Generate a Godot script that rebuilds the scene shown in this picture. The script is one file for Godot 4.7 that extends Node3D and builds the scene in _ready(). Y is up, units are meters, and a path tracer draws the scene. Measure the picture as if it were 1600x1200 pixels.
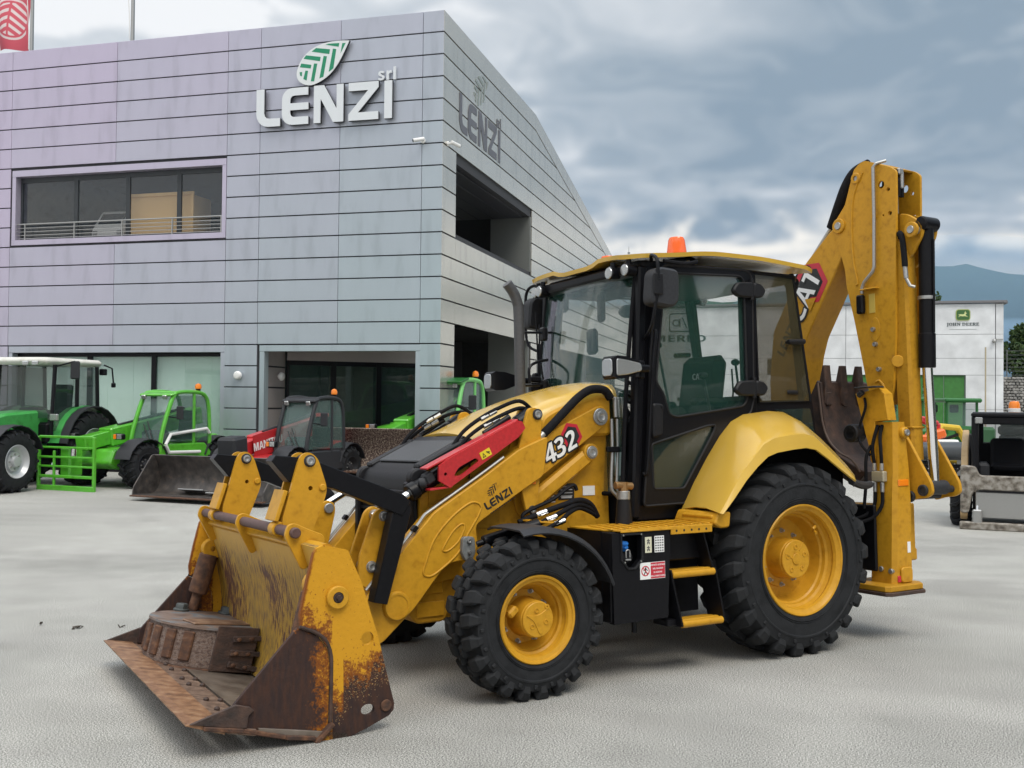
extends Node3D

# ---------------------------------------------------------------- mesh helper
class MB:
	var v := PackedVector3Array()
	var t := PackedVector2Array()
	var xf := Transform3D()
	func tri(a: Vector3, b: Vector3, c: Vector3, ua := Vector2.ZERO, ub := Vector2.ZERO, uc := Vector2.ZERO):
		# a, b, c run counter-clockwise seen from outside
		if xf.basis.determinant() < 0.0:
			var k := b; b = c; c = k
			var ku := ub; ub = uc; uc = ku
		v.append(xf * a); v.append(xf * c); v.append(xf * b)
		t.append(ua); t.append(uc); t.append(ub)
	func quad(a: Vector3, b: Vector3, c: Vector3, d: Vector3, ua := Vector2(0, 0), ub := Vector2(1, 0), uc := Vector2(1, 1), ud := Vector2(0, 1)):
		tri(a, b, c, ua, ub, uc); tri(a, c, d, ua, uc, ud)
	func box(c: Vector3, s: Vector3, bev := 0.0, rot := Basis()):
		var h := s * 0.5
		var b := minf(bev, minf(h.x, minf(h.y, h.z)) * 0.9)
		for ax in 3:
			var i: int = (ax + 1) % 3
			var j: int = (ax + 2) % 3
			for sg in [-1.0, 1.0]:
				var p := []
				for q in [[-1, -1], [1, -1], [1, 1], [-1, 1]]:
					var w := Vector3.ZERO
					w[ax] = sg * h[ax]; w[i] = q[0] * (h[i] - b); w[j] = q[1] * (h[j] - b)
					p.append(c + rot * w)
				if sg > 0: quad(p[0], p[1], p[2], p[3])
				else: quad(p[3], p[2], p[1], p[0])
			if b > 0.0:
				for q in [[-1, -1], [1, -1], [1, 1], [-1, 1]]:
					var e := []
					for r in [[-1, 0], [1, 0], [1, 1], [-1, 1]]:
						var w := Vector3.ZERO
						w[ax] = r[0] * (h[ax] - b)
						w[i] = q[0] * (h[i] - (b if r[1] == 0 else 0.0))
						w[j] = q[1] * (h[j] - (0.0 if r[1] == 0 else b))
						e.append(c + rot * w)
					if q[0] * q[1] > 0: quad(e[0], e[3], e[2], e[1])
					else: quad(e[0], e[1], e[2], e[3])
		if b > 0.0:
			for sx in [-1.0, 1.0]:
				for sy in [-1.0, 1.0]:
					for sz in [-1.0, 1.0]:
						var p0 := c + rot * Vector3(sx * h.x, sy * (h.y - b), sz * (h.z - b))
						var p1 := c + rot * Vector3(sx * (h.x - b), sy * h.y, sz * (h.z - b))
						var p2 := c + rot * Vector3(sx * (h.x - b), sy * (h.y - b), sz * h.z)
						if sx * sy * sz > 0: tri(p0, p1, p2)
						else: tri(p0, p2, p1)
	static func ccw(poly) -> PackedVector2Array:
		var p := PackedVector2Array()
		for q in poly:
			if p.is_empty() or p[p.size() - 1].distance_to(q) > 1e-5: p.append(q)
		if p[0].distance_to(p[p.size() - 1]) < 1e-5: p.remove_at(p.size() - 1)
		if Geometry2D.is_polygon_clockwise(p): p.reverse()
		return p
	static func inset(p: PackedVector2Array, d: float) -> PackedVector2Array:
		var o := PackedVector2Array()
		var m := p.size()
		for k in m:
			var e0 := (p[k] - p[(k + m - 1) % m]).normalized()
			var e1 := (p[(k + 1) % m] - p[k]).normalized()
			var n0 := Vector2(-e0.y, e0.x)
			var n1 := Vector2(-e1.y, e1.x)
			var s := n0 + n1
			var l := maxf(s.length_squared(), 0.35)
			o.append(p[k] + s * (2.0 * d / l))
		return o
	# a polygon in the XY plane, extruded from z0 to z1, edges chamfered by bev
	func prism(poly, z0: float, z1: float, bev := 0.0):
		var p := ccw(poly)
		var m := p.size()
		var q := inset(p, bev) if bev > 0.0 else p
		var ix := Geometry2D.triangulate_polygon(q)
		for k in range(0, ix.size(), 3):
			var a := q[ix[k]]; var b := q[ix[k + 1]]; var c := q[ix[k + 2]]
			if (b - a).cross(c - a) < 0.0:
				var w := b; b = c; c = w
			tri(Vector3(a.x, a.y, z1), Vector3(b.x, b.y, z1), Vector3(c.x, c.y, z1), a, b, c)
			tri(Vector3(a.x, a.y, z0), Vector3(c.x, c.y, z0), Vector3(b.x, b.y, z0), a, c, b)
		for k in m:
			var a := p[k]; var b := p[(k + 1) % m]
			var qa := q[k]; var qb := q[(k + 1) % m]
			quad(Vector3(a.x, a.y, z0 + bev), Vector3(b.x, b.y, z0 + bev), Vector3(b.x, b.y, z1 - bev), Vector3(a.x, a.y, z1 - bev), a, b, b, a)
			if bev > 0.0:
				quad(Vector3(a.x, a.y, z1 - bev), Vector3(b.x, b.y, z1 - bev), Vector3(qb.x, qb.y, z1), Vector3(qa.x, qa.y, z1), a, b, qb, qa)
				quad(Vector3(qa.x, qa.y, z0), Vector3(qb.x, qb.y, z0), Vector3(b.x, b.y, z0 + bev), Vector3(a.x, a.y, z0 + bev), qa, qb, b, a)
	# a prism with round or other holes: the plate is cut through each hole's middle, so that every piece is simple
	func plate(poly, holes: Array, z0: float, z1: float, bev := 0.0):
		if holes.is_empty():
			prism(poly, z0, z1, bev); return
		var h := PackedVector2Array(holes[0])
		var mid := Vector2.ZERO
		for p in h: mid += p / h.size()
		for sg in [-1.0, 1.0]:
			var half := PackedVector2Array([Vector2(mid.x, mid.y - 50), Vector2(mid.x + 50 * sg, mid.y - 50), Vector2(mid.x + 50 * sg, mid.y + 50), Vector2(mid.x, mid.y + 50)])
			for piece in Geometry2D.intersect_polygons(PackedVector2Array(poly), half):
				for piece2 in Geometry2D.clip_polygons(piece, h):
					plate(piece2, holes.slice(1), z0, z1, 0.0)
	func frame_of(d: Vector3) -> Basis:
		var w := d.normalized()
		var u := (Vector3.UP if absf(w.y) < 0.9 else Vector3.RIGHT).cross(w).normalized()
		return Basis(u, w.cross(u), w)
	# profile: (radius, height along axis); outside is to the right of the running profile
	func lathe(profile, o: Vector3, axis: Vector3, seg := 24, from := 0.0, to := TAU):
		var B := frame_of(axis)
		for k in profile.size() - 1:
			var r0: float = profile[k].x; var h0: float = profile[k].y
			var r1: float = profile[k + 1].x; var h1: float = profile[k + 1].y
			for s in seg:
				var a0 := from + (to - from) * s / seg
				var a1 := from + (to - from) * (s + 1) / seg
				var d0 := B.x * cos(a0) + B.y * sin(a0)
				var d1 := B.x * cos(a1) + B.y * sin(a1)
				var p0 := o + d0 * r0 + B.z * h0
				var p1 := o + d1 * r0 + B.z * h0
				var p2 := o + d1 * r1 + B.z * h1
				var p3 := o + d0 * r1 + B.z * h1
				if r0 > 1e-6: tri(p0, p1, p2)
				if r1 > 1e-6: tri(p0, p2, p3)
	func cyl(a: Vector3, b: Vector3, r: float, seg := 16, r2 := -1.0, bev := 0.0):
		var l := (b - a).length()
		var e := r if r2 < 0.0 else r2
		if bev > 0.0: lathe([Vector2(0, 0), Vector2(r - bev, 0), Vector2(r, bev), Vector2(e, l - bev), Vector2(e - bev, l), Vector2(0, l)], a, b - a, seg)
		else: lathe([Vector2(0, 0), Vector2(r, 0), Vector2(e, l), Vector2(0, l)], a, b - a, seg)
	func ring(a: Vector3, b: Vector3, r0: float, r1: float, seg := 20, bev := 0.003):
		var l := (b - a).length()
		lathe([Vector2(r0, l), Vector2(r0, 0), Vector2(r1 - bev, 0), Vector2(r1, bev), Vector2(r1, l - bev), Vector2(r1 - bev, l), Vector2(r0, l)], a, b - a, seg)
	func tube(pts: Array, r: float, seg := 8, closed := false):
		var m := pts.size()
		var rings := []
		var u := Vector3.ZERO
		for k in m:
			var d: Vector3 = (pts[mini(k + 1, m - 1)] - pts[maxi(k - 1, 0)])
			if closed: d = pts[(k + 1) % m] - pts[(k + m - 1) % m]
			d = d.normalized()
			if u == Vector3.ZERO: u = (Vector3.UP if absf(d.y) < 0.9 else Vector3.RIGHT).cross(d).normalized()
			u = (u - d * u.dot(d)).normalized()
			var w := d.cross(u)
			var g := []
			for s in seg: g.append(pts[k] + (u * cos(TAU * s / seg) + w * sin(TAU * s / seg)) * r)
			rings.append(g)
		for k in (m if closed else m - 1):
			var g0: Array = rings[k]
			var g1: Array = rings[(k + 1) % m]
			for s in seg: quad(g0[s], g0[(s + 1) % seg], g1[(s + 1) % seg], g1[s])
		if not closed:
			for s in range(1, seg - 1):
				tri(rings[0][0], rings[0][s + 1], rings[0][s])
				tri(rings[m - 1][0], rings[m - 1][s], rings[m - 1][s + 1])
	# rows of points; thickness th is added on the side away from the surface's normal
	func sheet(g: Array, th: float, us := 1.0, vs := 1.0):
		var R := g.size()
		var C: int = g[0].size()
		var lo := []
		for i in R:
			var row := []
			for j in C:
				var du: Vector3 = g[i][mini(j + 1, C - 1)] - g[i][maxi(j - 1, 0)]
				var dv: Vector3 = g[mini(i + 1, R - 1)][j] - g[maxi(i - 1, 0)][j]
				row.append(g[i][j] - du.cross(dv).normalized() * th)
			lo.append(row)
		for i in R - 1:
			for j in C - 1:
				var u0 := Vector2(us * j / (C - 1), vs * i / (R - 1))
				var u1 := Vector2(us * (j + 1) / (C - 1), vs * i / (R - 1))
				var u2 := Vector2(us * (j + 1) / (C - 1), vs * (i + 1) / (R - 1))
				var u3 := Vector2(us * j / (C - 1), vs * (i + 1) / (R - 1))
				quad(g[i][j], g[i][j + 1], g[i + 1][j + 1], g[i + 1][j], u0, u1, u2, u3)
				quad(lo[i][j], lo[i + 1][j], lo[i + 1][j + 1], lo[i][j + 1], u0, u3, u2, u1)
		for j in C - 1:
			quad(g[0][j + 1], g[0][j], lo[0][j], lo[0][j + 1])
			quad(g[R - 1][j], g[R - 1][j + 1], lo[R - 1][j + 1], lo[R - 1][j])
		for i in R - 1:
			quad(g[i][0], g[i + 1][0], lo[i + 1][0], lo[i][0])
			quad(g[i + 1][C - 1], g[i][C - 1], lo[i][C - 1], lo[i + 1][C - 1])
	# closed rings of equal size joined one to the next, ends capped; rings run counter-clockwise seen against the direction of travel
	func loft(rings: Array, caps := true):
		var m: int = rings[0].size()
		for k in rings.size() - 1:
			for s in m: quad(rings[k][s], rings[k][(s + 1) % m], rings[k + 1][(s + 1) % m], rings[k + 1][s])
		if caps:
			for e in [0, rings.size() - 1]:
				var c := Vector3.ZERO
				for p in rings[e]: c += p / m
				for s in m:
					if e == 0: tri(c, rings[e][(s + 1) % m], rings[e][s])
					else: tri(c, rings[e][s], rings[e][(s + 1) % m])
	func ball(c: Vector3, r: Vector3, seg := 12):
		var rows := seg / 2
		for i in rows:
			var a0 := PI * i / rows - PI / 2; var a1 := PI * (i + 1) / rows - PI / 2
			for j in seg:
				var b0 := TAU * j / seg; var b1 := TAU * (j + 1) / seg
				var q := func(a, b): return c + Vector3(cos(a) * cos(b) * r.x, sin(a) * r.y, cos(a) * sin(b) * r.z)
				if i > 0: tri(q.call(a0, b0), q.call(a1, b1), q.call(a0, b1))
				if i < rows - 1: tri(q.call(a0, b0), q.call(a1, b0), q.call(a1, b1))
	func bolt(c: Vector3, d: Vector3, r: float, h: float):
		lathe([Vector2(r, 0), Vector2(r, h * 0.8), Vector2(r * 0.85, h), Vector2(0, h)], c, d, 6)
	func from_mesh(me: Mesh):
		var a := me.get_faces()
		for k in range(0, a.size(), 3): tri(a[k], a[k + 2], a[k + 1])
	func mesh(angle := 38.0) -> ArrayMesh:
		var nf := v.size() / 3
		var fn := PackedVector3Array(); fn.resize(nf)
		var fu := PackedVector3Array(); fu.resize(nf)
		for f in nf:
			var n := (v[f * 3 + 2] - v[f * 3]).cross(v[f * 3 + 1] - v[f * 3])
			fn[f] = n
			fu[f] = n.normalized()
		var nn := PackedVector3Array(); nn.resize(v.size())
		if angle <= 0.0:
			for k in v.size(): nn[k] = fu[k / 3]
		else:
			var at := {}
			for k in v.size():
				var key := Vector3i((v[k] * 5000.0).round())
				if at.has(key): at[key].append(k / 3)
				else: at[key] = [k / 3]
			var lim := cos(deg_to_rad(angle))
			for k in v.size():
				var me := fu[k / 3]
				var s := Vector3.ZERO
				for f in at[Vector3i((v[k] * 5000.0).round())]:
					if fu[f].dot(me) >= lim: s += fn[f]
				nn[k] = s.normalized() if s.length_squared() > 1e-20 else me
		var arr := []
		arr.resize(Mesh.ARRAY_MAX)
		arr[Mesh.ARRAY_VERTEX] = v; arr[Mesh.ARRAY_NORMAL] = nn; arr[Mesh.ARRAY_TEX_UV] = t
		var am := ArrayMesh.new()
		am.add_surface_from_arrays(Mesh.PRIMITIVE_TRIANGLES, arr)
		return am

var M := {}
var taken := {}

func numbered(called: String) -> String:
	var k: int = taken.get(called, 0)
	taken[called] = k + 1
	return called if k == 0 else "%s_%03d" % [called, k]

func part(called: String, mb: MB, m: Material, parent: Node, angle := 38.0, label := "") -> MeshInstance3D:
	var o := MeshInstance3D.new()
	var n := 0
	var nm := called
	while parent.has_node(NodePath(nm)):
		n += 1
		nm = "%s_%03d" % [called, n]
	o.name = nm
	o.mesh = mb.mesh(angle)
	o.mesh.surface_set_material(0, m)
	parent.add_child(o, true)
	if label: o.set_meta("label", label)
	return o

func again(src: Node3D, parent: Node, at: Transform3D) -> Node3D:
	var o: Node3D = src.duplicate()
	var base := String(src.name)
	var n := 1
	while parent.has_node(NodePath("%s_%03d" % [base, n])): n += 1
	o.name = "%s_%03d" % [base, n]
	parent.add_child(o, true)
	o.transform = at
	return o

func group(called: String, parent: Node, at := Transform3D()) -> Node3D:
	var o := Node3D.new()
	var n := 0
	var nm := called
	while parent.has_node(NodePath(nm)):
		n += 1
		nm = "%s_%03d" % [called, n]
	o.name = nm
	o.transform = at
	parent.add_child(o, true)
	return o

func thing(called: String, label: String, category: String, at := Transform3D(), grp := "") -> Node3D:
	var o := Node3D.new()
	o.name = numbered(called)
	add_child(o)
	o.transform = at
	tag(o, label, category, grp)
	return o

func tag(o: Node, label: String, category: String, grp := "", kind := ""):
	if label: o.set_meta("label", label)
	if category: o.set_meta("category", category)
	if grp: o.set_meta("group", grp)
	if kind: o.set_meta("kind", kind)

func solo(called: String, mb: MB, m: Material, label: String, category: String, grp := "", angle := 38.0) -> MeshInstance3D:
	var o := part(numbered(called), mb, m, self, angle)
	tag(o, label, category, grp)
	return o

func struct(called: String, mb: MB, m: Material, angle := 38.0) -> MeshInstance3D:
	var o := part(called, mb, m, self, angle)
	o.set_meta("kind", "structure")
	return o

func P(a: Array) -> PackedVector2Array:   # flat list of numbers to points
	var p := PackedVector2Array()
	for k in range(0, a.size(), 2): p.append(Vector2(a[k], a[k + 1]))
	return p

func disc(c: Vector2, r: float, n := 16, r2 := -1.0) -> PackedVector2Array:
	var p := PackedVector2Array()
	for k in n: p.append(c + Vector2(cos(TAU * k / n) * r, sin(TAU * k / n) * (r if r2 < 0 else r2)))
	return p

func rrect(x0: float, y0: float, x1: float, y1: float, r: float, n := 4) -> PackedVector2Array:
	var p := PackedVector2Array()
	for q in [[x1 - r, y1 - r, 0.0], [x0 + r, y1 - r, 0.25], [x0 + r, y0 + r, 0.5], [x1 - r, y0 + r, 0.75]]:
		for k in n + 1:
			var a: float = TAU * (q[2] + 0.25 * k / n)
			p.append(Vector2(q[0] + cos(a) * r, q[1] + sin(a) * r))
	return p

# corners of a polygon rounded by r
func soft(poly: PackedVector2Array, r: float, n := 4) -> PackedVector2Array:
	var o := PackedVector2Array()
	var m := poly.size()
	for k in m:
		var b := poly[k]
		var a := b + (poly[(k + m - 1) % m] - b).limit_length(minf(r, (poly[(k + m - 1) % m] - b).length() * 0.45))
		var c := b + (poly[(k + 1) % m] - b).limit_length(minf(r, (poly[(k + 1) % m] - b).length() * 0.45))
		for s in n + 1:
			var f := float(s) / n
			o.append(a.lerp(b, f).lerp(b.lerp(c, f), f))
	return o

func curve(pts: Array, n := 6) -> Array:   # Catmull-Rom through the points
	var o := []
	var m := pts.size()
	for k in m - 1:
		for s in n:
			o.append(pts[k].cubic_interpolate(pts[k + 1], pts[maxi(k - 1, 0)], pts[mini(k + 2, m - 1)], float(s) / n))
	o.append(pts[m - 1])
	return o

# ---------------------------------------------------------------- materials
func lin(r: float, g: float, b: float, a := 1.0) -> Color:
	var c := Color(r, g, b).linear_to_srgb()
	c.a = a
	return c

func noise_tex(sd: int, freq: float, oct: int, lo: float, hi: float, size := 512, kind := FastNoiseLite.TYPE_SIMPLEX_SMOOTH, normal := false, bump := 4.0) -> NoiseTexture2D:
	var f := FastNoiseLite.new()
	f.seed = sd; f.frequency = freq; f.noise_type = kind
	f.fractal_octaves = oct
	if kind == FastNoiseLite.TYPE_CELLULAR: f.cellular_return_type = FastNoiseLite.RETURN_DISTANCE
	var t := NoiseTexture2D.new()
	t.width = size; t.height = size; t.seamless = true
	t.noise = f
	t.as_normal_map = normal
	if normal: t.bump_strength = bump
	else:
		var g := Gradient.new()
		g.set_color(0, Color(lo, lo, lo)); g.set_color(1, Color(hi, hi, hi))
		t.color_ramp = g
	return t

func ramp_tex(sd: int, freq: float, oct: int, stops: Array, size := 512, kind := FastNoiseLite.TYPE_SIMPLEX_SMOOTH) -> NoiseTexture2D:
	var t := noise_tex(sd, freq, oct, 0, 1, size, kind)
	var g := Gradient.new()
	var off := PackedFloat32Array(); var col := PackedColorArray()
	for s in stops:
		off.append(s[0]); col.append(s[1])
	g.offsets = off; g.colors = col
	t.color_ramp = g
	return t

func mat(c: Color, rough: float, metal := 0.0, tex: Texture2D = null, scale := 1.0, nrm: Texture2D = null, nscale := 0.3, coat := 0.0, spec := 0.5) -> StandardMaterial3D:
	var m := StandardMaterial3D.new()
	m.albedo_color = c
	m.roughness = rough; m.metallic = metal; m.metallic_specular = spec
	if tex:
		m.albedo_texture = tex
		m.uv1_triplanar = true
		m.uv1_scale = Vector3.ONE * scale
	if nrm:
		m.normal_enabled = true; m.normal_texture = nrm; m.normal_scale = nscale
		m.uv1_triplanar = true
		m.uv1_scale = Vector3.ONE * scale
	if coat > 0.0:
		m.clearcoat_enabled = true; m.clearcoat = coat; m.clearcoat_roughness = 0.15
	return m

func glass(c: Color, alpha: float, rough := 0.02) -> StandardMaterial3D:
	var m := StandardMaterial3D.new()
	m.albedo_color = Color(c.r, c.g, c.b, alpha)
	m.transparency = BaseMaterial3D.TRANSPARENCY_ALPHA
	m.roughness = rough
	return m

# a picture computed point by point; fn takes (u, v) in 0..1, v running up
func paint(w: int, h: int, fn: Callable) -> ImageTexture:
	var im := Image.create_empty(w, h, false, Image.FORMAT_RGBA8)
	for y in h:
		for x in w:
			im.set_pixel(x, y, fn.call((x + 0.5) / w, 1.0 - (y + 0.5) / h))
	return ImageTexture.create_from_image(im)

func fn_noise(sd: int, freq: float, oct := 4) -> FastNoiseLite:
	var f := FastNoiseLite.new()
	f.seed = sd; f.frequency = freq; f.fractal_octaves = oct
	f.noise_type = FastNoiseLite.TYPE_SIMPLEX_SMOOTH
	return f

func sm(a: float, b: float, x: float) -> float:
	return smoothstep(a, b, x)

func ground_y(x: float, z: float) -> float:
	var p := 0.0215 * clampf(x, -8.0, 8.0) + 0.039 * clampf(z, -30.0, 6.0) + 0.234
	return lerpf(p, -0.42, smoothstep(-10.5, -20.0, z))

func _ready():
	# --- camera: a phone held at 1.8 m, almost level
	var cam := Camera3D.new()
	cam.name = "camera"
	cam.fov = 41.69
	cam.near = 0.1; cam.far = 9000.0
	cam.transform = Transform3D(Basis(Vector3(0.99995, 0.0101, 0.0002), Vector3(-0.0101, 0.9998, 0.0170), Vector3(0.0, -0.0170, 0.99985)).orthonormalized(), Vector3(0, 1.808, 0))
	add_child(cam)
	cam.current = true
	# --- overcast sky and a weak, very soft sun
	var env := Environment.new()
	env.background_mode = Environment.BG_SKY
	var sky := Sky.new()
	var pan := PanoramaSkyMaterial.new()
	pan.panorama = sky_picture()
	pan.energy_multiplier = 1.0
	sky.sky_material = pan
	env.sky = sky
	env.tonemap_mode = Environment.TONE_MAPPER_LINEAR
	env.tonemap_exposure = 1.3
	env.sdfgi_enabled = true; env.ssao_enabled = true; env.ssil_enabled = true
	env.fog_enabled = true
	env.volumetric_fog_enabled = true
	env.volumetric_fog_density = 0.0
	env.fog_mode = Environment.FOG_MODE_EXPONENTIAL
	env.fog_density = 0.00004
	env.fog_light_color = Color(0.56, 0.77, 1.0)
	# blue air standing in the valley before the far mountain
	var air := FogVolume.new()
	air.name = "valley_haze"
	air.shape = RenderingServer.FOG_VOLUME_SHAPE_BOX
	air.size = Vector3(2400, 180, 400)
	air.position = Vector3(1390, 80, -2100)
	var am := FogMaterial.new()
	am.density = 0.0055
	am.albedo = Color(0.74, 0.885, 1.0)
	air.material = am
	air.set_meta("kind", "stuff")
	add_child(air)
	var puff := FogVolume.new()
	puff.name = "mountain_haze"
	puff.shape = RenderingServer.FOG_VOLUME_SHAPE_ELLIPSOID
	puff.size = Vector3(1300, 760, 300)
	puff.position = Vector3(1010, 0, -2220)
	puff.material = am
	puff.set_meta("kind", "stuff")
	add_child(puff)
	var we := WorldEnvironment.new()
	we.name = "world_environment"
	we.environment = env
	add_child(we)
	var sun := DirectionalLight3D.new()
	sun.name = "sun"
	sun.light_energy = 0.5
	sun.light_color = Color(1.0, 0.97, 0.92)
	sun.light_angular_distance = 30.0
	sun.shadow_enabled = true
	sun.rotation_degrees = Vector3(-58, 28, 0)
	add_child(sun)
	make_materials()
	ground()
	main_building()
	building_signs()
	white_building()
	hills_and_trees()
	background_vehicles()
	backhoe()
	bucket_load()
	small_things()
	mirrored_wall()

func sky_picture() -> ImageTexture:
	var w := 1536; var h := 768
	var a := fn_noise(11, 1.0, 5)
	var b := fn_noise(23, 1.0, 4)
	var d := fn_noise(5, 1.0, 3)
	var im := Image.create_empty(w, h, false, Image.FORMAT_RGBF)
	for y in h:
		var el := PI * (0.5 - (y + 0.5) / h)
		var s := sin(el)
		for x in w:
			if s < -0.03:
				im.set_pixel(x, y, Color(0.30, 0.30, 0.30)); continue
			var az := wrapf(TAU * (x + 0.5) / w, -PI, PI)   # the picture's edges face the camera
			var dir := Vector3(sin(az) * cos(el), maxf(s, 0.0), -cos(az) * cos(el))
			# a cloud deck seen in perspective: big banks, billows on them, a thin bright gap above the hills
			var q := dir / (dir.y + 0.22)
			var p := Vector3(q.x, 0.0, q.z)
			var wx := b.get_noise_3d(p.x * 1.1 + 3.1, 7.0, p.z * 1.3)
			var wz := b.get_noise_3d(p.x * 1.1 - 8.0, 3.0, p.z * 1.3)
			p += Vector3(wx, 0.0, wz) * 0.45
			var n := a.get_noise_3d(p.x * 0.9, 0.0, p.z * 1.5)
			var n2 := a.get_noise_3d(p.x * 2.9 + 9.0, 2.0, p.z * 4.2)
			var n3 := b.get_noise_3d(p.x * 9.0, 5.0, p.z * 12.0)
			var e := rad_to_deg(el)
			var wob := d.get_noise_2d(az * 4.0, 1.0) * 2.2 + n2 * 2.2 + n3 * 0.5
			var band := 1.0 - smoothstep(8.4, 10.6, e + wob)
			var side := smoothstep(-0.16, 0.17, az + wx * 0.10) * (1.0 - smoothstep(1.6, 2.8, absf(az)))
			side *= 1.0 - 0.5 * smoothstep(15.5, 21.0, e + wz * 6.0) * (1.0 - smoothstep(0.12, 0.36, az))
			var dark := clampf(0.02 + 0.80 * side + n * 0.95 + n2 * 0.55 + n3 * 0.14, 0.0, 1.0)
			var deck := Color(0.72, 0.735, 0.75).lerp(Color(0.225, 0.29, 0.355), sqrt(dark))
			var low := Color(0.80, 0.77, 0.71).lerp(Color(0.50, 0.53, 0.55), clampf(n2 * 1.3 + n3 * 0.4 + 0.30, 0.0, 1.0))
			var c := deck.lerp(low, band)
			c = c.lerp(Color(0.48, 0.53, 0.56), (1.0 - smoothstep(0.0, 6.5, e)) * 0.6)
			var up := 1.0 + 1.9 * smoothstep(22.0, 75.0, e)   # an overcast sky is brighter overhead
			im.set_pixel(x, y, Color(c.r * up, c.g * up, c.b * up))
	return ImageTexture.create_from_image(im)

func make_materials():
	var speck := noise_tex(3, 0.03, 4, 0.86, 1.0)
	var grime := ramp_tex(8, 0.008, 5, [[0.0, Color(0.82, 0.80, 0.77)], [0.3, Color(0.96, 0.955, 0.94)], [0.6, Color(1, 1, 1)], [1.0, Color(0.9, 0.89, 0.87)]])
	var worn := ramp_tex(19, 0.011, 6, [[0.0, Color(0.86, 0.83, 0.79)], [0.20, Color(0.92, 0.90, 0.88)], [0.30, Color(0.955, 0.95, 0.94)], [0.40, Color(0.97, 0.965, 0.955)], [0.62, Color(1, 1, 1)], [0.80, Color(0.96, 0.955, 0.945)], [1.0, Color(1, 1, 1)]], 1024)
	var peel := noise_tex(4, 0.06, 2, 0, 1, 256, FastNoiseLite.TYPE_SIMPLEX_SMOOTH, true, 1.2)
	var rough_n := noise_tex(6, 0.05, 4, 0, 1, 512, FastNoiseLite.TYPE_SIMPLEX_SMOOTH, true, 6.0)
	M.clean = noise_tex(9, 0.01, 4, 0.93, 1.0)
	M.speck = speck; M.grime = grime; M.peel = peel; M.rough_n = rough_n
	M.yellow = mat(lin(0.54, 0.275, 0.019), 0.42, 0.0, worn, 0.9, peel, 0.03, 0.08, 0.32)
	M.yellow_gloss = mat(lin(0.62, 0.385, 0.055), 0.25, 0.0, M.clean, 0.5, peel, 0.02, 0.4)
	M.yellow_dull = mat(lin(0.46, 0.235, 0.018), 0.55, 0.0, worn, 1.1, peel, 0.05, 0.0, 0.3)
	M.black = mat(lin(0.008, 0.008, 0.010), 0.34, 0.0, speck, 1.5, peel, 0.03, 0.0, 0.3)
	M.black_matt = mat(lin(0.010, 0.010, 0.012), 0.75, 0.0, speck, 2.0, rough_n, 0.1, 0.0, 0.25)
	M.plastic = mat(lin(0.013, 0.013, 0.015), 0.5, 0.0, speck, 2.0, rough_n, 0.06, 0.0, 0.35)
	M.charcoal = mat(lin(0.034, 0.035, 0.039), 0.55, 0.0, speck, 2.0, rough_n, 0.06, 0.0, 0.35)
	M.rubber = mat(lin(0.020, 0.021, 0.023), 0.68, 0.0, ramp_tex(31, 0.012, 5, [[0.0, Color(0.75, 0.75, 0.75)], [0.55, Color(1, 1, 1)], [0.8, Color(1.0, 1.0, 1.0)], [1.0, Color(1, 1, 1)]]), 1.2, rough_n, 0.12, 0.0, 0.3)
	M.tread = mat(lin(0.026, 0.027, 0.029), 0.8, 0.0, speck, 2.5, rough_n, 0.2, 0.0, 0.3)
	M.steel = mat(lin(0.42, 0.42, 0.42), 0.35, 1.0, speck, 3.0)
	M.chrome = mat(lin(0.75, 0.75, 0.75), 0.12, 1.0)
	M.zinc = mat(lin(0.46, 0.46, 0.45), 0.42, 0.8, speck, 3.0)
	M.grey_paint = mat(lin(0.20, 0.21, 0.21), 0.5, 0.0, speck, 2.0)
	M.rust = mat(Color.WHITE, 0.85, 0.0, ramp_tex(41, 0.015, 5, [[0.0, lin(0.035, 0.022, 0.018)], [0.4, lin(0.075, 0.036, 0.022)], [0.6, lin(0.11, 0.05, 0.026)], [0.8, lin(0.16, 0.078, 0.04)], [1.0, lin(0.21, 0.13, 0.09)]]), 1.6, rough_n, 0.35)
	M.rust_dark = mat(Color.WHITE, 0.7, 0.0, ramp_tex(43, 0.012, 5, [[0.0, lin(0.022, 0.015, 0.013)], [0.5, lin(0.05, 0.028, 0.021)], [0.8, lin(0.075, 0.04, 0.027)], [1.0, lin(0.12, 0.065, 0.04)]]), 1.3, rough_n, 0.25)
	M.worn_steel = mat(Color.WHITE, 0.48, 0.35, ramp_tex(47, 0.010, 5, [[0.0, lin(0.10, 0.06, 0.04)], [0.4, lin(0.22, 0.13, 0.085)], [0.7, lin(0.30, 0.19, 0.12)], [1.0, lin(0.36, 0.26, 0.19)]]), 1.2, rough_n, 0.15)
	M.red = mat(lin(0.55, 0.025, 0.03), 0.35, 0.0, speck, 2.0, peel, 0.03, 0.3)
	M.orange = mat(lin(0.80, 0.16, 0.01), 0.25, 0.0)
	M.orange.emission_enabled = false
	M.beacon = glass(lin(0.95, 0.14, 0.005), 0.75, 0.08)
	M.amber = mat(lin(0.85, 0.22, 0.01), 0.2, 0.0, null, 1.0, null, 0.3, 0.5)
	M.white = mat(lin(0.75, 0.75, 0.74), 0.45)
	M.decal_white = mat(lin(0.78, 0.78, 0.77), 0.4)
	M.decal_black = mat(lin(0.012, 0.012, 0.012), 0.4)
	M.decal_red = mat(lin(0.50, 0.02, 0.04), 0.35)
	M.cab_glass = glass(lin(0.05, 0.15, 0.12), 0.12)
	M.cab_glass_dark = glass(lin(0.025, 0.04, 0.035), 0.62)
	M.cab_glass_brown = glass(lin(0.065, 0.055, 0.03), 0.55)
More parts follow.
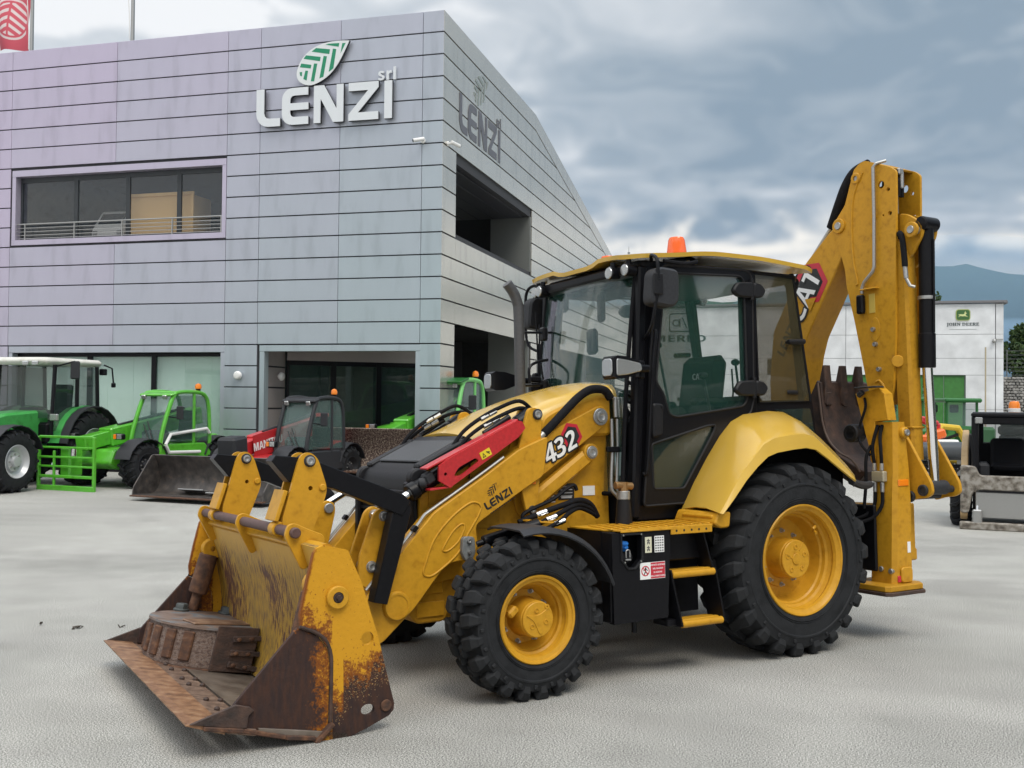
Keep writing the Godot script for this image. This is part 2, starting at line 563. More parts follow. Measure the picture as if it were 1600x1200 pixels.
	M.lamp_face = mat(lin(0.86, 0.88, 0.88), 0.12, 0.45, noise_tex(77, 0.10, 2, 0.35, 1.0, 128), 14.0, null, 0.3, 1.0)
	M.lens = glass(Color(0.9, 0.95, 0.95), 0.12)
	M.mirror = mat(lin(0.85, 0.85, 0.85), 0.05, 1.0)
	M.green2 = mat(lin(0.055, 0.34, 0.075), 0.3, 0.0, grime, 0.8, null, 0.3, 0.4)
	M.green = mat(lin(0.095, 0.43, 0.03), 0.3, 0.0, grime, 0.8, null, 0.3, 0.4)
	M.green_dark = mat(lin(0.012, 0.12, 0.02), 0.4)
	M.asphalt = mat(Color.WHITE, 0.92, 0.0)

# ---------------------------------------------------------------- the yard
func ground():
	var big := fn_noise(71, 0.09, 4)
	var mid := fn_noise(72, 0.45, 4)
	var fine := fn_noise(74, 1.6, 3)
	var streak := fn_noise(73, 0.22, 3)
	var xs := []; var zs := []
	var x := -60.0
	while x <= 60.0:
		xs.append(x)
		x += 0.15 if absf(x) < 9.0 else 1.5
	for k in [90.0, 150.0, 300.0, 800.0, 4000.0]:
		xs.append(k); xs.push_front(-k)
	var z := 8.0
	var blots := [[-3.0, -10.8, 0.9, 0.7], [-5.6, -13.5, 1.6, 0.8], [-1.8, -13.0, 1.2, 0.75], [4.4, -10.5, 1.0, 0.7], [-0.5, -4.6, 0.5, 0.8], [2.6, -5.2, 0.7, 0.82], [-4.6, -8.0, 0.6, 0.8], [6.0, -14.5, 1.4, 0.7]]
	while z >= -90.0:
		zs.append(z)
		z -= 0.15 if z > -16.0 else (0.3 if z > -26.0 else 2.0)
	for k in [-120.0, -200.0, -400.0, -1000.0, -5000.0]: zs.append(k)
	for k in [14.0, 30.0, 80.0, 300.0]: zs.push_front(k)
	var v := PackedVector3Array(); var c := PackedColorArray(); var ix := PackedInt32Array()
	for j in zs.size():
		for i in xs.size():
			var px: float = xs[i]; var pz: float = zs[j]
			v.append(Vector3(px, ground_y(px, pz), pz))
			var s := 0.86 + big.get_noise_2d(px, pz) * 0.16 + mid.get_noise_2d(px, pz) * 0.10
			# long drying and tyre streaks
			var st := streak.get_noise_2d(px * 0.35 + pz * 0.25, (pz - px * 0.22) * 2.6)
			s += clampf(st - 0.12, 0.0, 1.0) * 0.12 - clampf(-st - 0.22, 0.0, 1.0) * 0.10 + fine.get_noise_2d(px, pz) * 0.10
			for q in blots:   # old stains
				var dd := Vector2((px - q[0]) * 0.55, pz - q[1]).length() + mid.get_noise_2d(px * 2.0, pz * 3.0) * 0.35
				s *= lerpf(1.0 - (1.0 - q[3]) * 0.55, 1.0, smoothstep(q[2] * 0.25, q[2] * 0.8, dd))
			for r in [24.0, 25.7, 33.0, 34.8]:   # faint tyre tracks sweeping past
				var tr := absf(Vector2(px - 14.0, pz + 34.0).length() - r - mid.get_noise_2d(px * 0.3, pz * 0.3) * 0.5)
				s *= 1.0 - 0.07 * (1.0 - smoothstep(0.12, 0.28, tr)) * clampf(0.6 + mid.get_noise_2d(px * 1.7 + 9.0, pz * 1.7) * 1.4, 0.0, 1.0)
			var far := smoothstep(-60.0, -160.0, pz)
			c.append(Color(s, s * lerpf(0.992, 0.985, st), s * 0.965).lerp(Color(0.20, 0.42, 0.12), far))
	var W := xs.size()
	for j in zs.size() - 1:
		for i in W - 1:
			var a := j * W + i
			ix.append_array(PackedInt32Array([a, a + W, a + 1, a + 1, a + W, a + W + 1]))
	var n := PackedVector3Array(); n.resize(v.size())
	for k in v.size():
		var h := 0.2
		n[k] = Vector3(ground_y(v[k].x - h, v[k].z) - ground_y(v[k].x + h, v[k].z), 2 * h, ground_y(v[k].x, v[k].z - h) - ground_y(v[k].x, v[k].z + h)).normalized()
	var arr := []
	arr.resize(Mesh.ARRAY_MAX)
	arr[Mesh.ARRAY_VERTEX] = v; arr[Mesh.ARRAY_NORMAL] = n; arr[Mesh.ARRAY_COLOR] = c; arr[Mesh.ARRAY_INDEX] = ix
	var am := ArrayMesh.new()
	am.add_surface_from_arrays(Mesh.PRIMITIVE_TRIANGLES, arr)
	var m := StandardMaterial3D.new()
	m.vertex_color_use_as_albedo = true
	m.roughness = 0.95; m.metallic_specular = 0.3
	m.albedo_texture = ramp_tex(61, 0.12, 2, [[0.0, lin(0.03, 0.03, 0.03)], [0.27, lin(0.13, 0.128, 0.122)], [0.42, lin(0.33, 0.325, 0.31)], [0.58, lin(0.43, 0.423, 0.40)], [0.74, lin(0.64, 0.63, 0.60)], [1.0, lin(0.85, 0.84, 0.80)]], 1024)
	m.normal_enabled = true
	m.normal_texture = noise_tex(61, 0.12, 2, 0, 1, 1024, FastNoiseLite.TYPE_SIMPLEX_SMOOTH, true, 5.0)
	m.normal_scale = 0.12
	m.uv1_triplanar = true; m.uv1_world_triplanar = true
	m.uv1_scale = Vector3.ONE * 0.72
	var o := MeshInstance3D.new()
	o.name = "ground"
	o.mesh = am
	am.surface_set_material(0, m)
	add_child(o)
	o.set_meta("kind", "structure")

# ---------------------------------------------------------------- the clad dealership building: x runs along the front (0 at the corner, negative to the left), z out of the front
const BX := Vector3(0.9644, 0, 0.2644)
const BZ := Vector3(-0.2644, 0, 0.9644)
func building_frame() -> Transform3D:
	return Transform3D(Basis(BX, Vector3.UP, BZ), Vector3(-1.931, 0, -27.102))

func row_y(k: int) -> float:   # height of groove k under the parapet band
	return 11.79 - 0.6036 * k

func main_building():
	var B := thing("dealership_building", "large office building clad in lilac-grey and champagne metal panels with a sloping roof line", "building", building_frame())
	var dark := mat(lin(0.04, 0.04, 0.045), 0.7)
	var inner := mat(lin(0.16, 0.17, 0.19), 0.7, 0.0, M.grime, 0.4)
	var streaks := ramp_tex(91, 0.006, 5, [[0.0, Color(0.93, 0.93, 0.93)], [0.4, Color(0.985, 0.985, 0.985)], [1.0, Color(1, 1, 1)]])
	var wavy := noise_tex(92, 0.006, 2, 0, 1, 256, FastNoiseLite.TYPE_SIMPLEX_SMOOTH, true, 1.0)
	# pearlescent front panels: each panel has the tone it shows, from lilac at the top left to steel blue at the corner
	var tones := []
	for k in 19:
		var f := k / 18.0
		var c := Color(0.54, 0.48, 0.61).lerp(Color(0.385, 0.475, 0.495), f)
		var m := mat(lin(c.r, c.g, c.b), 0.40, 0.5, streaks, 0.25, wavy, 0.05)
		m.uv1_scale = Vector3(0.5, 0.12, 0.5)
		tones.append(m)
	var beige := []
	for k in 3:
		var c: Color = [Color(0.66, 0.63, 0.565), Color(0.62, 0.60, 0.54), Color(0.68, 0.655, 0.59)][k]
		var m := mat(lin(c.r, c.g, c.b), 0.22, 0.72, streaks, 0.25, wavy, 0.06)
		m.uv1_scale = Vector3(0.5, 0.12, 0.5)
		beige.append(m)
	var taupe := mat(lin(0.36, 0.32, 0.31), 0.4, 0.3, streaks, 0.3)
	# ---- backing walls, behind the joints
	var b := MB.new()
	var zb := -0.06
	var fr := func(x0: float, x1: float, y0: float, y1: float): b.box(Vector3((x0 + x1) / 2, (y0 + y1) / 2, zb - 0.12), Vector3(x1 - x0, y1 - y0, 0.24))
	fr.call(-22.0, -0.3, 8.72, 12.3)
	fr.call(-22.0, -13.93, 3.3, 8.72); fr.call(-6.56, -0.3, 3.3, 8.72)
	fr.call(-13.93, -6.56, 3.3, 6.4)
	fr.call(-22.0, -13.93, -0.5, 3.3); fr.call(-6.5, -5.42, -0.5, 3.3); fr.call(-0.6, -0.3, -0.5, 3.3)
	part("front_backing_wall", b, dark, B, 0.0)
	var s := MB.new()
	var sd := func(v0: float, v1: float, y0: float, y1: float): s.box(Vector3(-0.18, (y0 + y1) / 2, -(v0 + v1) / 2), Vector3(0.24, y1 - y0, v1 - v0))
	sd.call(0.06, 1.28, -0.5, 12.3); sd.call(1.28, 10.3, 8.5, 12.28)
	sd.call(9.78, 10.3, -0.5, 8.5); sd.call(1.28, 9.78, 4.6, 6.5)
	sd.call(10.3, 10.9, -0.5, 12.2); sd.call(10.9, 45.0, 4.55, 6.4); sd.call(19.6, 20.4, -0.5, 4.55); sd.call(29.0, 45.0, -0.5, 4.55)
	s.xf = Transform3D(Basis(Vector3.UP, PI / 2), Vector3(-0.06, 0, 0))
	s.prism(P([10.9, 6.4, 45.0, 6.4, 45.0, 6.4, 26.4, 9.45, 10.9, 12.05]), -0.24, 0.0)
	part("side_backing_wall", s, dark, B, 0.0)
	# ---- front panels
	var cols := [-22.0, -17.7, -13.99, -10.26, -6.55, -5.5, -3.03, -0.6, 0.0]
	var rows := [12.37]
	for k in 15: rows.append(row_y(k))
	for k in 6: rows.append(row_y(15 + k))
	for r in rows.size() - 1:
		var y1: float = rows[r] - (0.017 if r > 0 else 0.0)
		var y0: float = rows[r + 1] + 0.017
		for c in cols.size() - 1:
			var x0: float = cols[c]; var x1: float = cols[c + 1]
			var in_window := r >= 6 and r <= 9 and c in [2, 3]
			if in_window: continue
			if r >= 15 and not c in [0, 1, 4, 7]: continue
			if r >= 15 and c == 4: x1 = -5.5
			var f := clampf(((x0 + x1) / 2 + 13.0) / 15.0 * 0.75 + (r - 2.0) / 16.0 * 0.45, 0.0, 1.0)
			var p := MB.new()
			p.box(Vector3((x0 + x1) / 2, (y0 + y1) / 2, -0.02), Vector3(x1 - x0 - 0.012, y1 - y0, 0.04), 0.004)
			var mm: Material = tones[roundi(f * 18)]
			part("front_panel", p, mm, B, 0.0)
	# ---- side panels; they end under a sloping fascia
	var vs := [0.0, 1.15, 5.5, 9.82, 10.72, 15.1, 19.5, 23.9, 28.3, 32.7, 37.1, 41.5, 45.0]
	var roof_v := [0.0, 10.25, 45.0]
	var top_at := func(v): return 12.37 if v <= 10.25 else 12.37 - (v - 10.25) * 0.168
	var side := Transform3D(Basis(Vector3.UP, PI / 2), Vector3.ZERO)
	for r in rows.size() - 1:
		var y1: float = rows[r] - 0.022
		var y0: float = rows[r + 1] + 0.022
		if r == 0: continue
		for c in vs.size() - 1:
			var v0: float = vs[c]; var v1: float = vs[c + 1]
			if r >= 6 and r <= 9 and c in [1, 2]: continue
			if r >= 13 and c in [1, 2, 4, 5, 6, 7]:
				if not (r == 13 and c in [1, 2, 4, 5, 6, 7]): continue
			var poly := P([v0 + 0.006, y0, v1 - 0.006, y0, v1 - 0.006, y1, v0 + 0.006, y1])
			if v1 > 10.2:
				var cut := P([-1, -5, 60, -5, 60, (12.37 - (60 - 10.25) * 0.168) - 0.60, 10.25, 11.77, -1, 11.77])
				var got := Geometry2D.intersect_polygons(poly, cut)
				if got.is_empty(): continue
				poly = got[0]
			var p := MB.new()
			p.xf = side
			p.prism(poly, -0.04, 0.0, 0.0)
			part("side_panel", p, beige[(c * 3 + r) % 3], B, 0.0)
	# fascia along the roof edge of the side
	for seg in [[0.0, 1.15], [1.15, 5.5], [5.5, 10.25], [10.25, 15.1], [15.1, 19.5], [19.5, 23.9], [23.9, 28.3], [28.3, 36.0], [36.0, 45.0]]:
		var p := MB.new()
		p.xf = side
		var t0: float = top_at.call(seg[0]); var t1: float = top_at.call(seg[1])
		p.prism(P([seg[0] + 0.004, t0 - 0.56, seg[1] - 0.004, t1 - 0.56, seg[1] - 0.004, t1, seg[0] + 0.004, t0]), -0.05, 0.004, 0.0)
		part("roof_fascia", p, beige[0], B, 0.0)
	# roof
	var rf := MB.new()
	rf.box(Vector3(-11.1, 12.2, -5.15), Vector3(21.7, 0.1, 10.1))
	rf.quad(Vector3(-22, 12.2, -10.2), Vector3(-0.1, 12.2, -10.2), Vector3(-0.1, 6.4, -45), Vector3(-22, 6.4, -45))
	rf.quad(Vector3(-22, -0.5, -45), Vector3(-22, 12.2, -45), Vector3(-22, 12.2, 0), Vector3(-22, -0.5, 0))
	part("roof", rf, dark, B, 0.0)
	# ---- upper front window: trim, room behind, panes
	var trim := MB.new()
	for q in [[-13.93, -6.56, 8.51, 8.70], [-13.93, -6.56, 6.41, 6.57]]:
		trim.box(Vector3((q[0] + q[1]) / 2, (q[2] + q[3]) / 2, -0.13), Vector3(q[1] - q[0], q[3] - q[2], 0.27), 0.004)
	for q in [[-13.93, -13.80], [-6.69, -6.56]]:
		trim.box(Vector3((q[0] + q[1]) / 2, 7.54, -0.132), Vector3(q[1] - q[0], 1.935, 0.266), 0.004)
	part("window_trim", trim, tones[2], B, 0.0)
	var room := MB.new()
	room.box(Vector3(-10.2, 6.3, -4.2), Vector3(8.0, 0.1, 7.6)); room.box(Vector3(-10.2, 9.2, -4.2), Vector3(8.0, 0.1, 7.6))
	room.box(Vector3(-10.2, 7.75, -8.05), Vector3(8.0, 2.98, 0.1)); room.box(Vector3(-14.25, 7.75, -4.2), Vector3(0.1, 2.8, 7.5)); room.box(Vector3(-6.15, 7.75, -4.2), Vector3(0.1, 2.8, 7.5))
	part("upper_room", room, inner, B, 0.0)
	var alu := mat(lin(0.045, 0.05, 0.055), 0.4, 0.3)
	var wglass := glass(lin(0.04, 0.06, 0.075), 0.16)
	var xs := [-13.80, -11.80, -9.98, -8.24, -6.69]
	for k in 4:
		var f := MB.new()
		var x0: float = xs[k]; var x1: float = xs[k + 1]
		for e in [[x0, x0 + 0.07, 6.57, 8.51], [x1 - 0.07, x1, 6.57, 8.51]]:
			f.box(Vector3((e[0] + e[1]) / 2, 7.54, -0.25), Vector3(e[1] - e[0], 1.94, 0.07), 0.004)
		for e in [[6.57, 6.65], [8.36, 8.51]]:
			f.box(Vector3((x0 + x1) / 2, (e[0] + e[1]) / 2, -0.25), Vector3(x1 - x0 - 0.142, e[1] - e[0], 0.066), 0.004)
		var w := part("window_frame", f, alu, B, 0.0)
		var g := MB.new()
		g.box(Vector3((x0 + x1) / 2, 7.51, -0.25), Vector3(x1 - x0 - 0.144, 1.72, 0.012))
		part("pane", g, wglass, w, 0.0)
	var rail := MB.new()
	for y in [7.06, 6.94, 6.83, 6.72, 6.62]:
		rail.cyl(Vector3(-13.79, y, -0.08), Vector3(-6.70, y, -0.08), 0.022 if y > 7.0 else 0.011, 8)
	var rl := part("railing", rail, M.zinc, B)
	for x in [-13.5, -11.73, -10.06, -8.36, -6.75]:
		var po := MB.new()
		po.box(Vector3(x, 6.81, -0.08), Vector3(0.035, 0.48, 0.035))
		part("post", po, M.zinc, rl, 0.0)
	# ---- ground-floor glazing on the left with closed vertical blinds
	var lt := MB.new()
	lt.box(Vector3(-10.24, 3.225, -0.12), Vector3(7.42, 0.19, 0.25), 0.004)
	for q in [[-13.95, -13.82], [-6.66, -6.53]]:
		lt.box(Vector3((q[0] + q[1]) / 2, 1.32, -0.122), Vector3(q[1] - q[0], 3.6, 0.246), 0.004)
	part("shopfront_trim", lt, tones[11], B, 0.0)
	var gx := [-13.82, -11.24, -9.02, -6.66]
	var gglass := glass(lin(0.30, 0.50, 0.43), 0.16)
	for k in 3:
		var x0: float = gx[k]; var x1: float = gx[k + 1]
		var f := MB.new()
		for e in [[x0, x0 + 0.08], [x1 - 0.08, x1]]: f.box(Vector3((e[0] + e[1]) / 2, 1.31, -0.28), Vector3(e[1] - e[0], 3.63, 0.09), 0.004)
		f.box(Vector3((x0 + x1) / 2, 3.07, -0.28), Vector3(x1 - x0 - 0.162, 0.11, 0.086), 0.004)
		f.box(Vector3((x0 + x1) / 2, -0.38, -0.28), Vector3(x1 - x0 - 0.162, 0.2, 0.086), 0.004)
		var w := part("shopfront_frame", f, M.black, B, 0.0)
		var g := MB.new()
		g.box(Vector3((x0 + x1) / 2, 1.36, -0.28), Vector3(x1 - x0 - 0.164, 3.3, 0.012))
		part("pane", g, gglass, w, 0.0)
	var blind := mat(lin(0.70, 0.84, 0.77), 0.7)
	var n := 0
	var bx := -13.8
	while bx < -6.7:
		var bl := MB.new()
		bl.box(Vector3(bx + 0.22, 1.3, -0.42 - 0.012 * (n % 2)), Vector3(0.45, 3.6, 0.006), 0.0, Basis(Vector3.UP, 0.035 * (1 if n % 3 else -1)))
		part("blind_slat", bl, blind, B, 0.0)
		bx += 0.44
		n += 1
	var back := MB.new()
	back.box(Vector3(-10.2, 1.4, -1.2), Vector3(7.6, 4.0, 0.1))
	part("shop_back_wall", back, inner, B, 0.0)
	# ---- corner portico: open to the front and to the side
	var pt := MB.new()
	pt.box(Vector3(-3.0, 3.23, -0.12), Vector3(4.84, 0.17, 0.25), 0.004)
	pt.box(Vector3(-5.34, 1.35, -0.122), Vector3(0.15, 3.58, 0.246), 0.004)
	pt.box(Vector3(-0.65, 1.35, -0.122), Vector3(0.13, 3.58, 0.246), 0.004)
	part("portico_trim", pt, tones[16], B, 0.0)
	var soff := MB.new()
	soff.box(Vector3(-2.9, 4.62, -5.2), Vector3(5.3, 0.12, 9.2))
	soff.box(Vector3(-2.75, 3.9, -0.32), Vector3(5.0, 1.4, 0.1))
	part("soffit", soff, taupe, B, 0.0)
	var pw := MB.new()   # flank wall with panels
	pw.box(Vector3(-5.42, 1.4, -0.8), Vector3(0.14, 3.8, 1.1))
	part("flank_wall", pw, dark, B, 0.0)
	for k in 6:
		var p := MB.new()
		p.box(Vector3(-5.335, row_y(15 + k) + 0.30, -0.80), Vector3(0.03, 0.555, 1.08), 0.003)
		part("flank_panel", p, taupe, B, 0.0)
	var a := Vector3(-5.30, 0, -1.38); var e2 := Vector3(-2.0, 0, -4.0)
	var dir := (e2 - a).normalized()
	var rot := Basis(dir, Vector3.UP, dir.cross(Vector3.UP))
	var L := (e2 - a).length()
	var head := MB.new()
	head.box(a.lerp(e2, 0.5) + Vector3(0, 3.75, 0), Vector3(L, 1.6, 0.2), 0.0, rot)
	part("portico_head_wall", head, taupe, B, 0.0)
	var pg := glass(lin(0.05, 0.09, 0.08), 0.35)
	for k in 3:
		var c := a + dir * (L / 3 * (k + 0.5))
		var f := MB.new()
		for sx in [-1, 1]: f.box(c + dir * (sx * (L / 6 - 0.04)) + Vector3(0, 1.25, 0), Vector3(0.08, 3.4, 0.1), 0.004, rot)
		f.box(c + Vector3(0, 2.88, 0), Vector3(L / 3 - 0.162, 0.14, 0.098), 0.004, rot)
		f.box(c + Vector3(0, -0.3, 0), Vector3(L / 3 - 0.162, 0.2, 0.098), 0.004, rot)
		var w := part("portico_window_frame", f, M.black, B, 0.0)
		var g := MB.new()
		g.box(c + Vector3(0, 1.3, 0), Vector3(L / 3 - 0.163, 3.1, 0.012), 0.0, rot)
		part("pane", g, pg, w, 0.0)
	var cur := MB.new()   # pale curtain behind one pane, dim hall behind the others
	cur.box(a + dir * (L * 0.5) + rot.z * -0.6 + Vector3(0, 1.3, 0), Vector3(L * 0.33, 3.2, 0.02), 0.0, rot)
	part("curtain", cur, mat(lin(0.25, 0.24, 0.19), 0.8, 0.0, M.grime, 0.8), B, 0.0)
	var hall := MB.new()
	hall.box(Vector3(-4.2, 2.0, -5.6), Vector3(4.6, 5.2, 0.1)); hall.box(Vector3(-6.3, 2.0, -3.4), Vector3(0.1, 5.2, 4.4))
	part("hall_wall", hall, mat(lin(0.10, 0.13, 0.12), 0.8, 0.0, M.grime, 0.5), B, 0.0)
	var col := MB.new()
	col.box(Vector3(-1.75, 1.9, -4.15), Vector3(0.36, 5.4, 0.36))
	part("portico_column", col, dark, B, 0.0)
	for k in 8:
		var p := MB.new()
		p.box(Vector3(-1.75, row_y(14 + k) + 0.30, -4.15), Vector3(0.44, 0.56, 0.44), 0.004)
		part("column_panel", p, beige[k % 3], B, 0.0)
	# ---- side openings: a deep terrace above, the portico and a loading bay below
	var ter := MB.new()
	ter.box(Vector3(-2.85, 6.47, -5.5), Vector3(5.2, 0.1, 8.6)); ter.box(Vector3(-2.85, 8.55, -5.5), Vector3(5.2, 0.1, 8.6))
	ter.box(Vector3(-5.45, 7.5, -5.5), Vector3(0.1, 2.0, 8.6)); ter.box(Vector3(-2.85, 7.5, -1.25), Vector3(5.2, 2.0, 0.1))
	part("terrace_lining", ter, mat(lin(0.045, 0.046, 0.055), 0.5, 0.2), B, 0.0)
	for k in 9:
		var p := MB.new()
		p.box(Vector3(-0.55 - 0.57 * k, 8.475, -5.5), Vector3(0.55, 0.03, 8.3), 0.004)
		part("terrace_ceiling_panel", p, mat(lin(0.06, 0.06, 0.07), 0.45, 0.3) if k == 0 else M.terrace, B, 0.0)
		if k == 0: M.terrace = p_mat(B, "terrace_ceiling_panel")
	for k in 4:
		var p := MB.new()
		p.box(Vector3(-5.37, row_y(9) + 0.30 + 0.6036 * k - 0.02, -5.5), Vector3(0.04, 0.56, 8.4), 0.004)
		part("terrace_wall_panel", p, M.terrace, B, 0.0)
	var jamb := MB.new()
	for q in [[6.5, 8.5, 9.74], [-0.5, 4.58, 9.60], [-0.5, 4.58, 10.93]]:
		jamb.box(Vector3(-0.78, (q[0] + q[1]) / 2, -q[2]), Vector3(1.5, q[1] - q[0] - 0.01, 0.10), 0.004)
	part("opening_jamb", jamb, mat(lin(0.20, 0.21, 0.20), 0.45, 0.3), B, 0.0)
	var bay := MB.new()
	bay.box(Vector3(-6.0, 2.0, -15.0), Vector3(0.1, 5.4, 20.0)); bay.box(Vector3(-3.0, 2.0, -19.9), Vector3(5.8, 5.2, 0.1))
	bay.box(Vector3(-3.0, 4.62, -15.0), Vector3(5.6, 0.1, 9.9))
	part("loading_bay_wall", bay, mat(lin(0.05, 0.05, 0.048), 0.35, 0.1, M.grime, 0.4), B, 0.0)
	var sb := MB.new()
	for k in 5: sb.box(Vector3(-2.8, 4.52 - 0.002 * k, -2.0 - 1.8 * k), Vector3(5.0, 0.08, 0.28), 0.01)
	part("soffit_beam", sb, M.charcoal, B, 0.0)
	# what the upper floor window shows: a crate-like cabin wall and a small van parked inside
	var TB := building_frame()
	var c := MB.new()
	c.box(Vector3(-9.1, 7.1, -1.05), Vector3(2.2, 1.5, 1.0), 0.02)
	for x in [-10.2, -8.0]: c.box(Vector3(x, 7.12, -0.53), Vector3(0.10, 1.56, 0.06), 0.01)
	c.box(Vector3(-9.1, 7.87, -0.53), Vector3(2.32, 0.10, 0.06), 0.01)
	c.xf = Transform3D.IDENTITY
	var co := solo("storage_cabin", c, mat(lin(0.85, 0.56, 0.24), 0.6), "tan box-shaped cabin behind the first-floor window", "cabin")
	co.transform = TB
	var van := thing("parked_van", "small white van front behind the first-floor window, left of the tan cabin", "van", TB)
	var vb := MB.new()
	vb.xf = Transform3D(Basis(Vector3.UP, PI / 2), Vector3.ZERO)
	vb.prism(soft(P([0.85, 6.36, 2.6, 6.36, 2.6, 7.62, 1.35, 7.62, 1.0, 7.15, 0.85, 6.95]), 0.12), -11.75, -10.6, 0.05)
	part("body", vb, M.white, van)
	var vw := MB.new()
	vw.box(Vector3(-11.17, 7.32, -1.10), Vector3(0.85, 0.42, 0.04), 0.01, Basis(Vector3.RIGHT, -0.6))
	part("windscreen", vw, M.black, van)
	for x in [-11.6, -10.75]:
		var hl := MB.new()
		hl.box(Vector3(x, 6.85, -0.86), Vector3(0.18, 0.14, 0.05), 0.02)
		part("headlight", hl, M.steel, van)

func p_mat(o: Node, called: String) -> Material:
	return (o.get_node(called) as MeshInstance3D).mesh.surface_get_material(0)

func letter_shapes() -> Dictionary:
	# outlines in metres on the front wall: x to the right from the corner, y up
	var e0 := P([-3.93, 10.52, -4.42, 10.52])
	for k in 7: e0.append(Vector2(-4.42 + cos(PI / 2 + PI / 2 * k / 6) * 0.32, 10.20 + sin(PI / 2 + PI / 2 * k / 6) * 0.32))
	for k in 7: e0.append(Vector2(-4.42 + cos(PI + PI / 2 * k / 6) * 0.32, 9.80 + sin(PI + PI / 2 * k / 6) * 0.32))
	e0.append_array(P([-3.92, 9.48, -3.92, 9.70, -4.36, 9.70]))
	for k in 4: e0.append(Vector2(-4.36 + cos(-PI / 2 - PI / 2 * k / 3) * 0.12, 9.82 + sin(-PI / 2 - PI / 2 * k / 3) * 0.12))
	e0.append_array(P([-4.48, 9.89, -3.92, 9.89, -3.92, 10.09, -4.48, 10.09]))
	for k in 4: e0.append(Vector2(-4.36 + cos(PI - PI / 2 * k / 3) * 0.12, 10.18 + sin(PI - PI / 2 * k / 3) * 0.12))
	e0.append(Vector2(-3.93, 10.30))
	var l := P([-5.54, 10.54, -5.54, 9.85])
	for k in 6: l.append(Vector2(-5.16 + cos(PI + PI / 2 * k / 5) * 0.38, 9.85 + sin(PI + PI / 2 * k / 5) * 0.38))
	l.append_array(P([-4.79, 9.47, -4.79, 9.70, -5.14, 9.70]))
	for k in 4: l.append(Vector2(-5.14 + cos(-PI / 2 - PI / 2 * k / 3) * 0.15, 9.85 + sin(-PI / 2 - PI / 2 * k / 3) * 0.15))
	l.append(Vector2(-5.29, 10.54))
	return {
		"letter_l": l, "letter_e": e0,
		"letter_n": P([-3.76, 9.48, -3.76, 10.53, -3.45, 10.53, -3.07, 9.86, -3.07, 10.53, -2.86, 10.53, -2.86, 9.48, -3.17, 9.48, -3.55, 10.15, -3.55, 9.48]),
		"letter_z": P([-2.71, 10.53, -2.71, 10.30, -2.13, 10.30, -2.71, 9.66, -2.71, 9.48, -1.82, 9.48, -1.82, 9.70, -2.42, 9.70, -1.82, 10.36, -1.82, 10.53]),
		"letter_i": P([-1.65, 9.48, -1.42, 9.48, -1.42, 10.52, -1.65, 10.52]),
	}

func leaf_bars() -> Array:
	return [[-3.32, 11.68, -3.01, 11.67, -3.03, 11.57, -3.43, 11.66], [-3.71, 11.59, -3.29, 11.52, -3.31, 11.39, -3.85, 11.50], [-4.02, 11.41, -3.57, 11.33, -3.59, 11.21, -4.09, 11.32], [-4.16, 11.19, -3.85, 11.13, -3.87, 11.03, -4.20, 11.09], [-4.21, 10.95, -4.13, 10.95, -4.14, 10.83, -4.19, 10.85], [-2.92, 11.66, -2.82, 11.66, -2.97, 11.38], [-3.20, 11.53, -3.10, 11.51, -3.18, 10.98, -3.32, 10.89], [-3.48, 11.35, -3.38, 11.33, -3.48, 10.77, -3.60, 10.73], [-3.77, 11.16, -3.67, 11.15, -3.76, 10.66, -3.86, 10.67], [-4.03, 10.98, -3.95, 10.97, -3.99, 10.70, -4.09, 10.75]]

func leaf_outline() -> PackedVector2Array:
	var o := PackedVector2Array()
	var pts := [Vector2(-2.71, 11.72), Vector2(-3.10, 11.74), Vector2(-3.50, 11.70), Vector2(-3.85, 11.57), Vector2(-4.13, 11.33), Vector2(-4.29, 11.0), Vector2(-4.27, 10.76), Vector2(-4.10, 10.61), Vector2(-3.86, 10.56), Vector2(-3.58, 10.64), Vector2(-3.28, 10.83), Vector2(-3.03, 11.12), Vector2(-2.84, 11.46)]
	for k in pts.size():
		for s in 3: o.append(pts[k].cubic_interpolate(pts[(k + 1) % 13], pts[(k + 12) % 13] if k > 0 else pts[0], pts[(k + 2) % 13] if k < 12 else pts[0], s / 3.0))
	return o

func text_mb(s: String, size: float, depth: float, xf: Transform3D, font := "Droid Sans", weight := 700, centre := true) -> MB:
	var f := SystemFont.new()
	f.font_names = PackedStringArray([font]); f.font_weight = weight
	var t := TextMesh.new()
	t.text = s; t.font = f; t.font_size = 48; t.pixel_size = size / 48.0; t.depth = depth; t.curve_step = 2.0
	t.horizontal_alignment = HORIZONTAL_ALIGNMENT_CENTER if centre else HORIZONTAL_ALIGNMENT_LEFT
	var b := MB.new()
	b.xf = xf
	b.from_mesh(t)
	return b

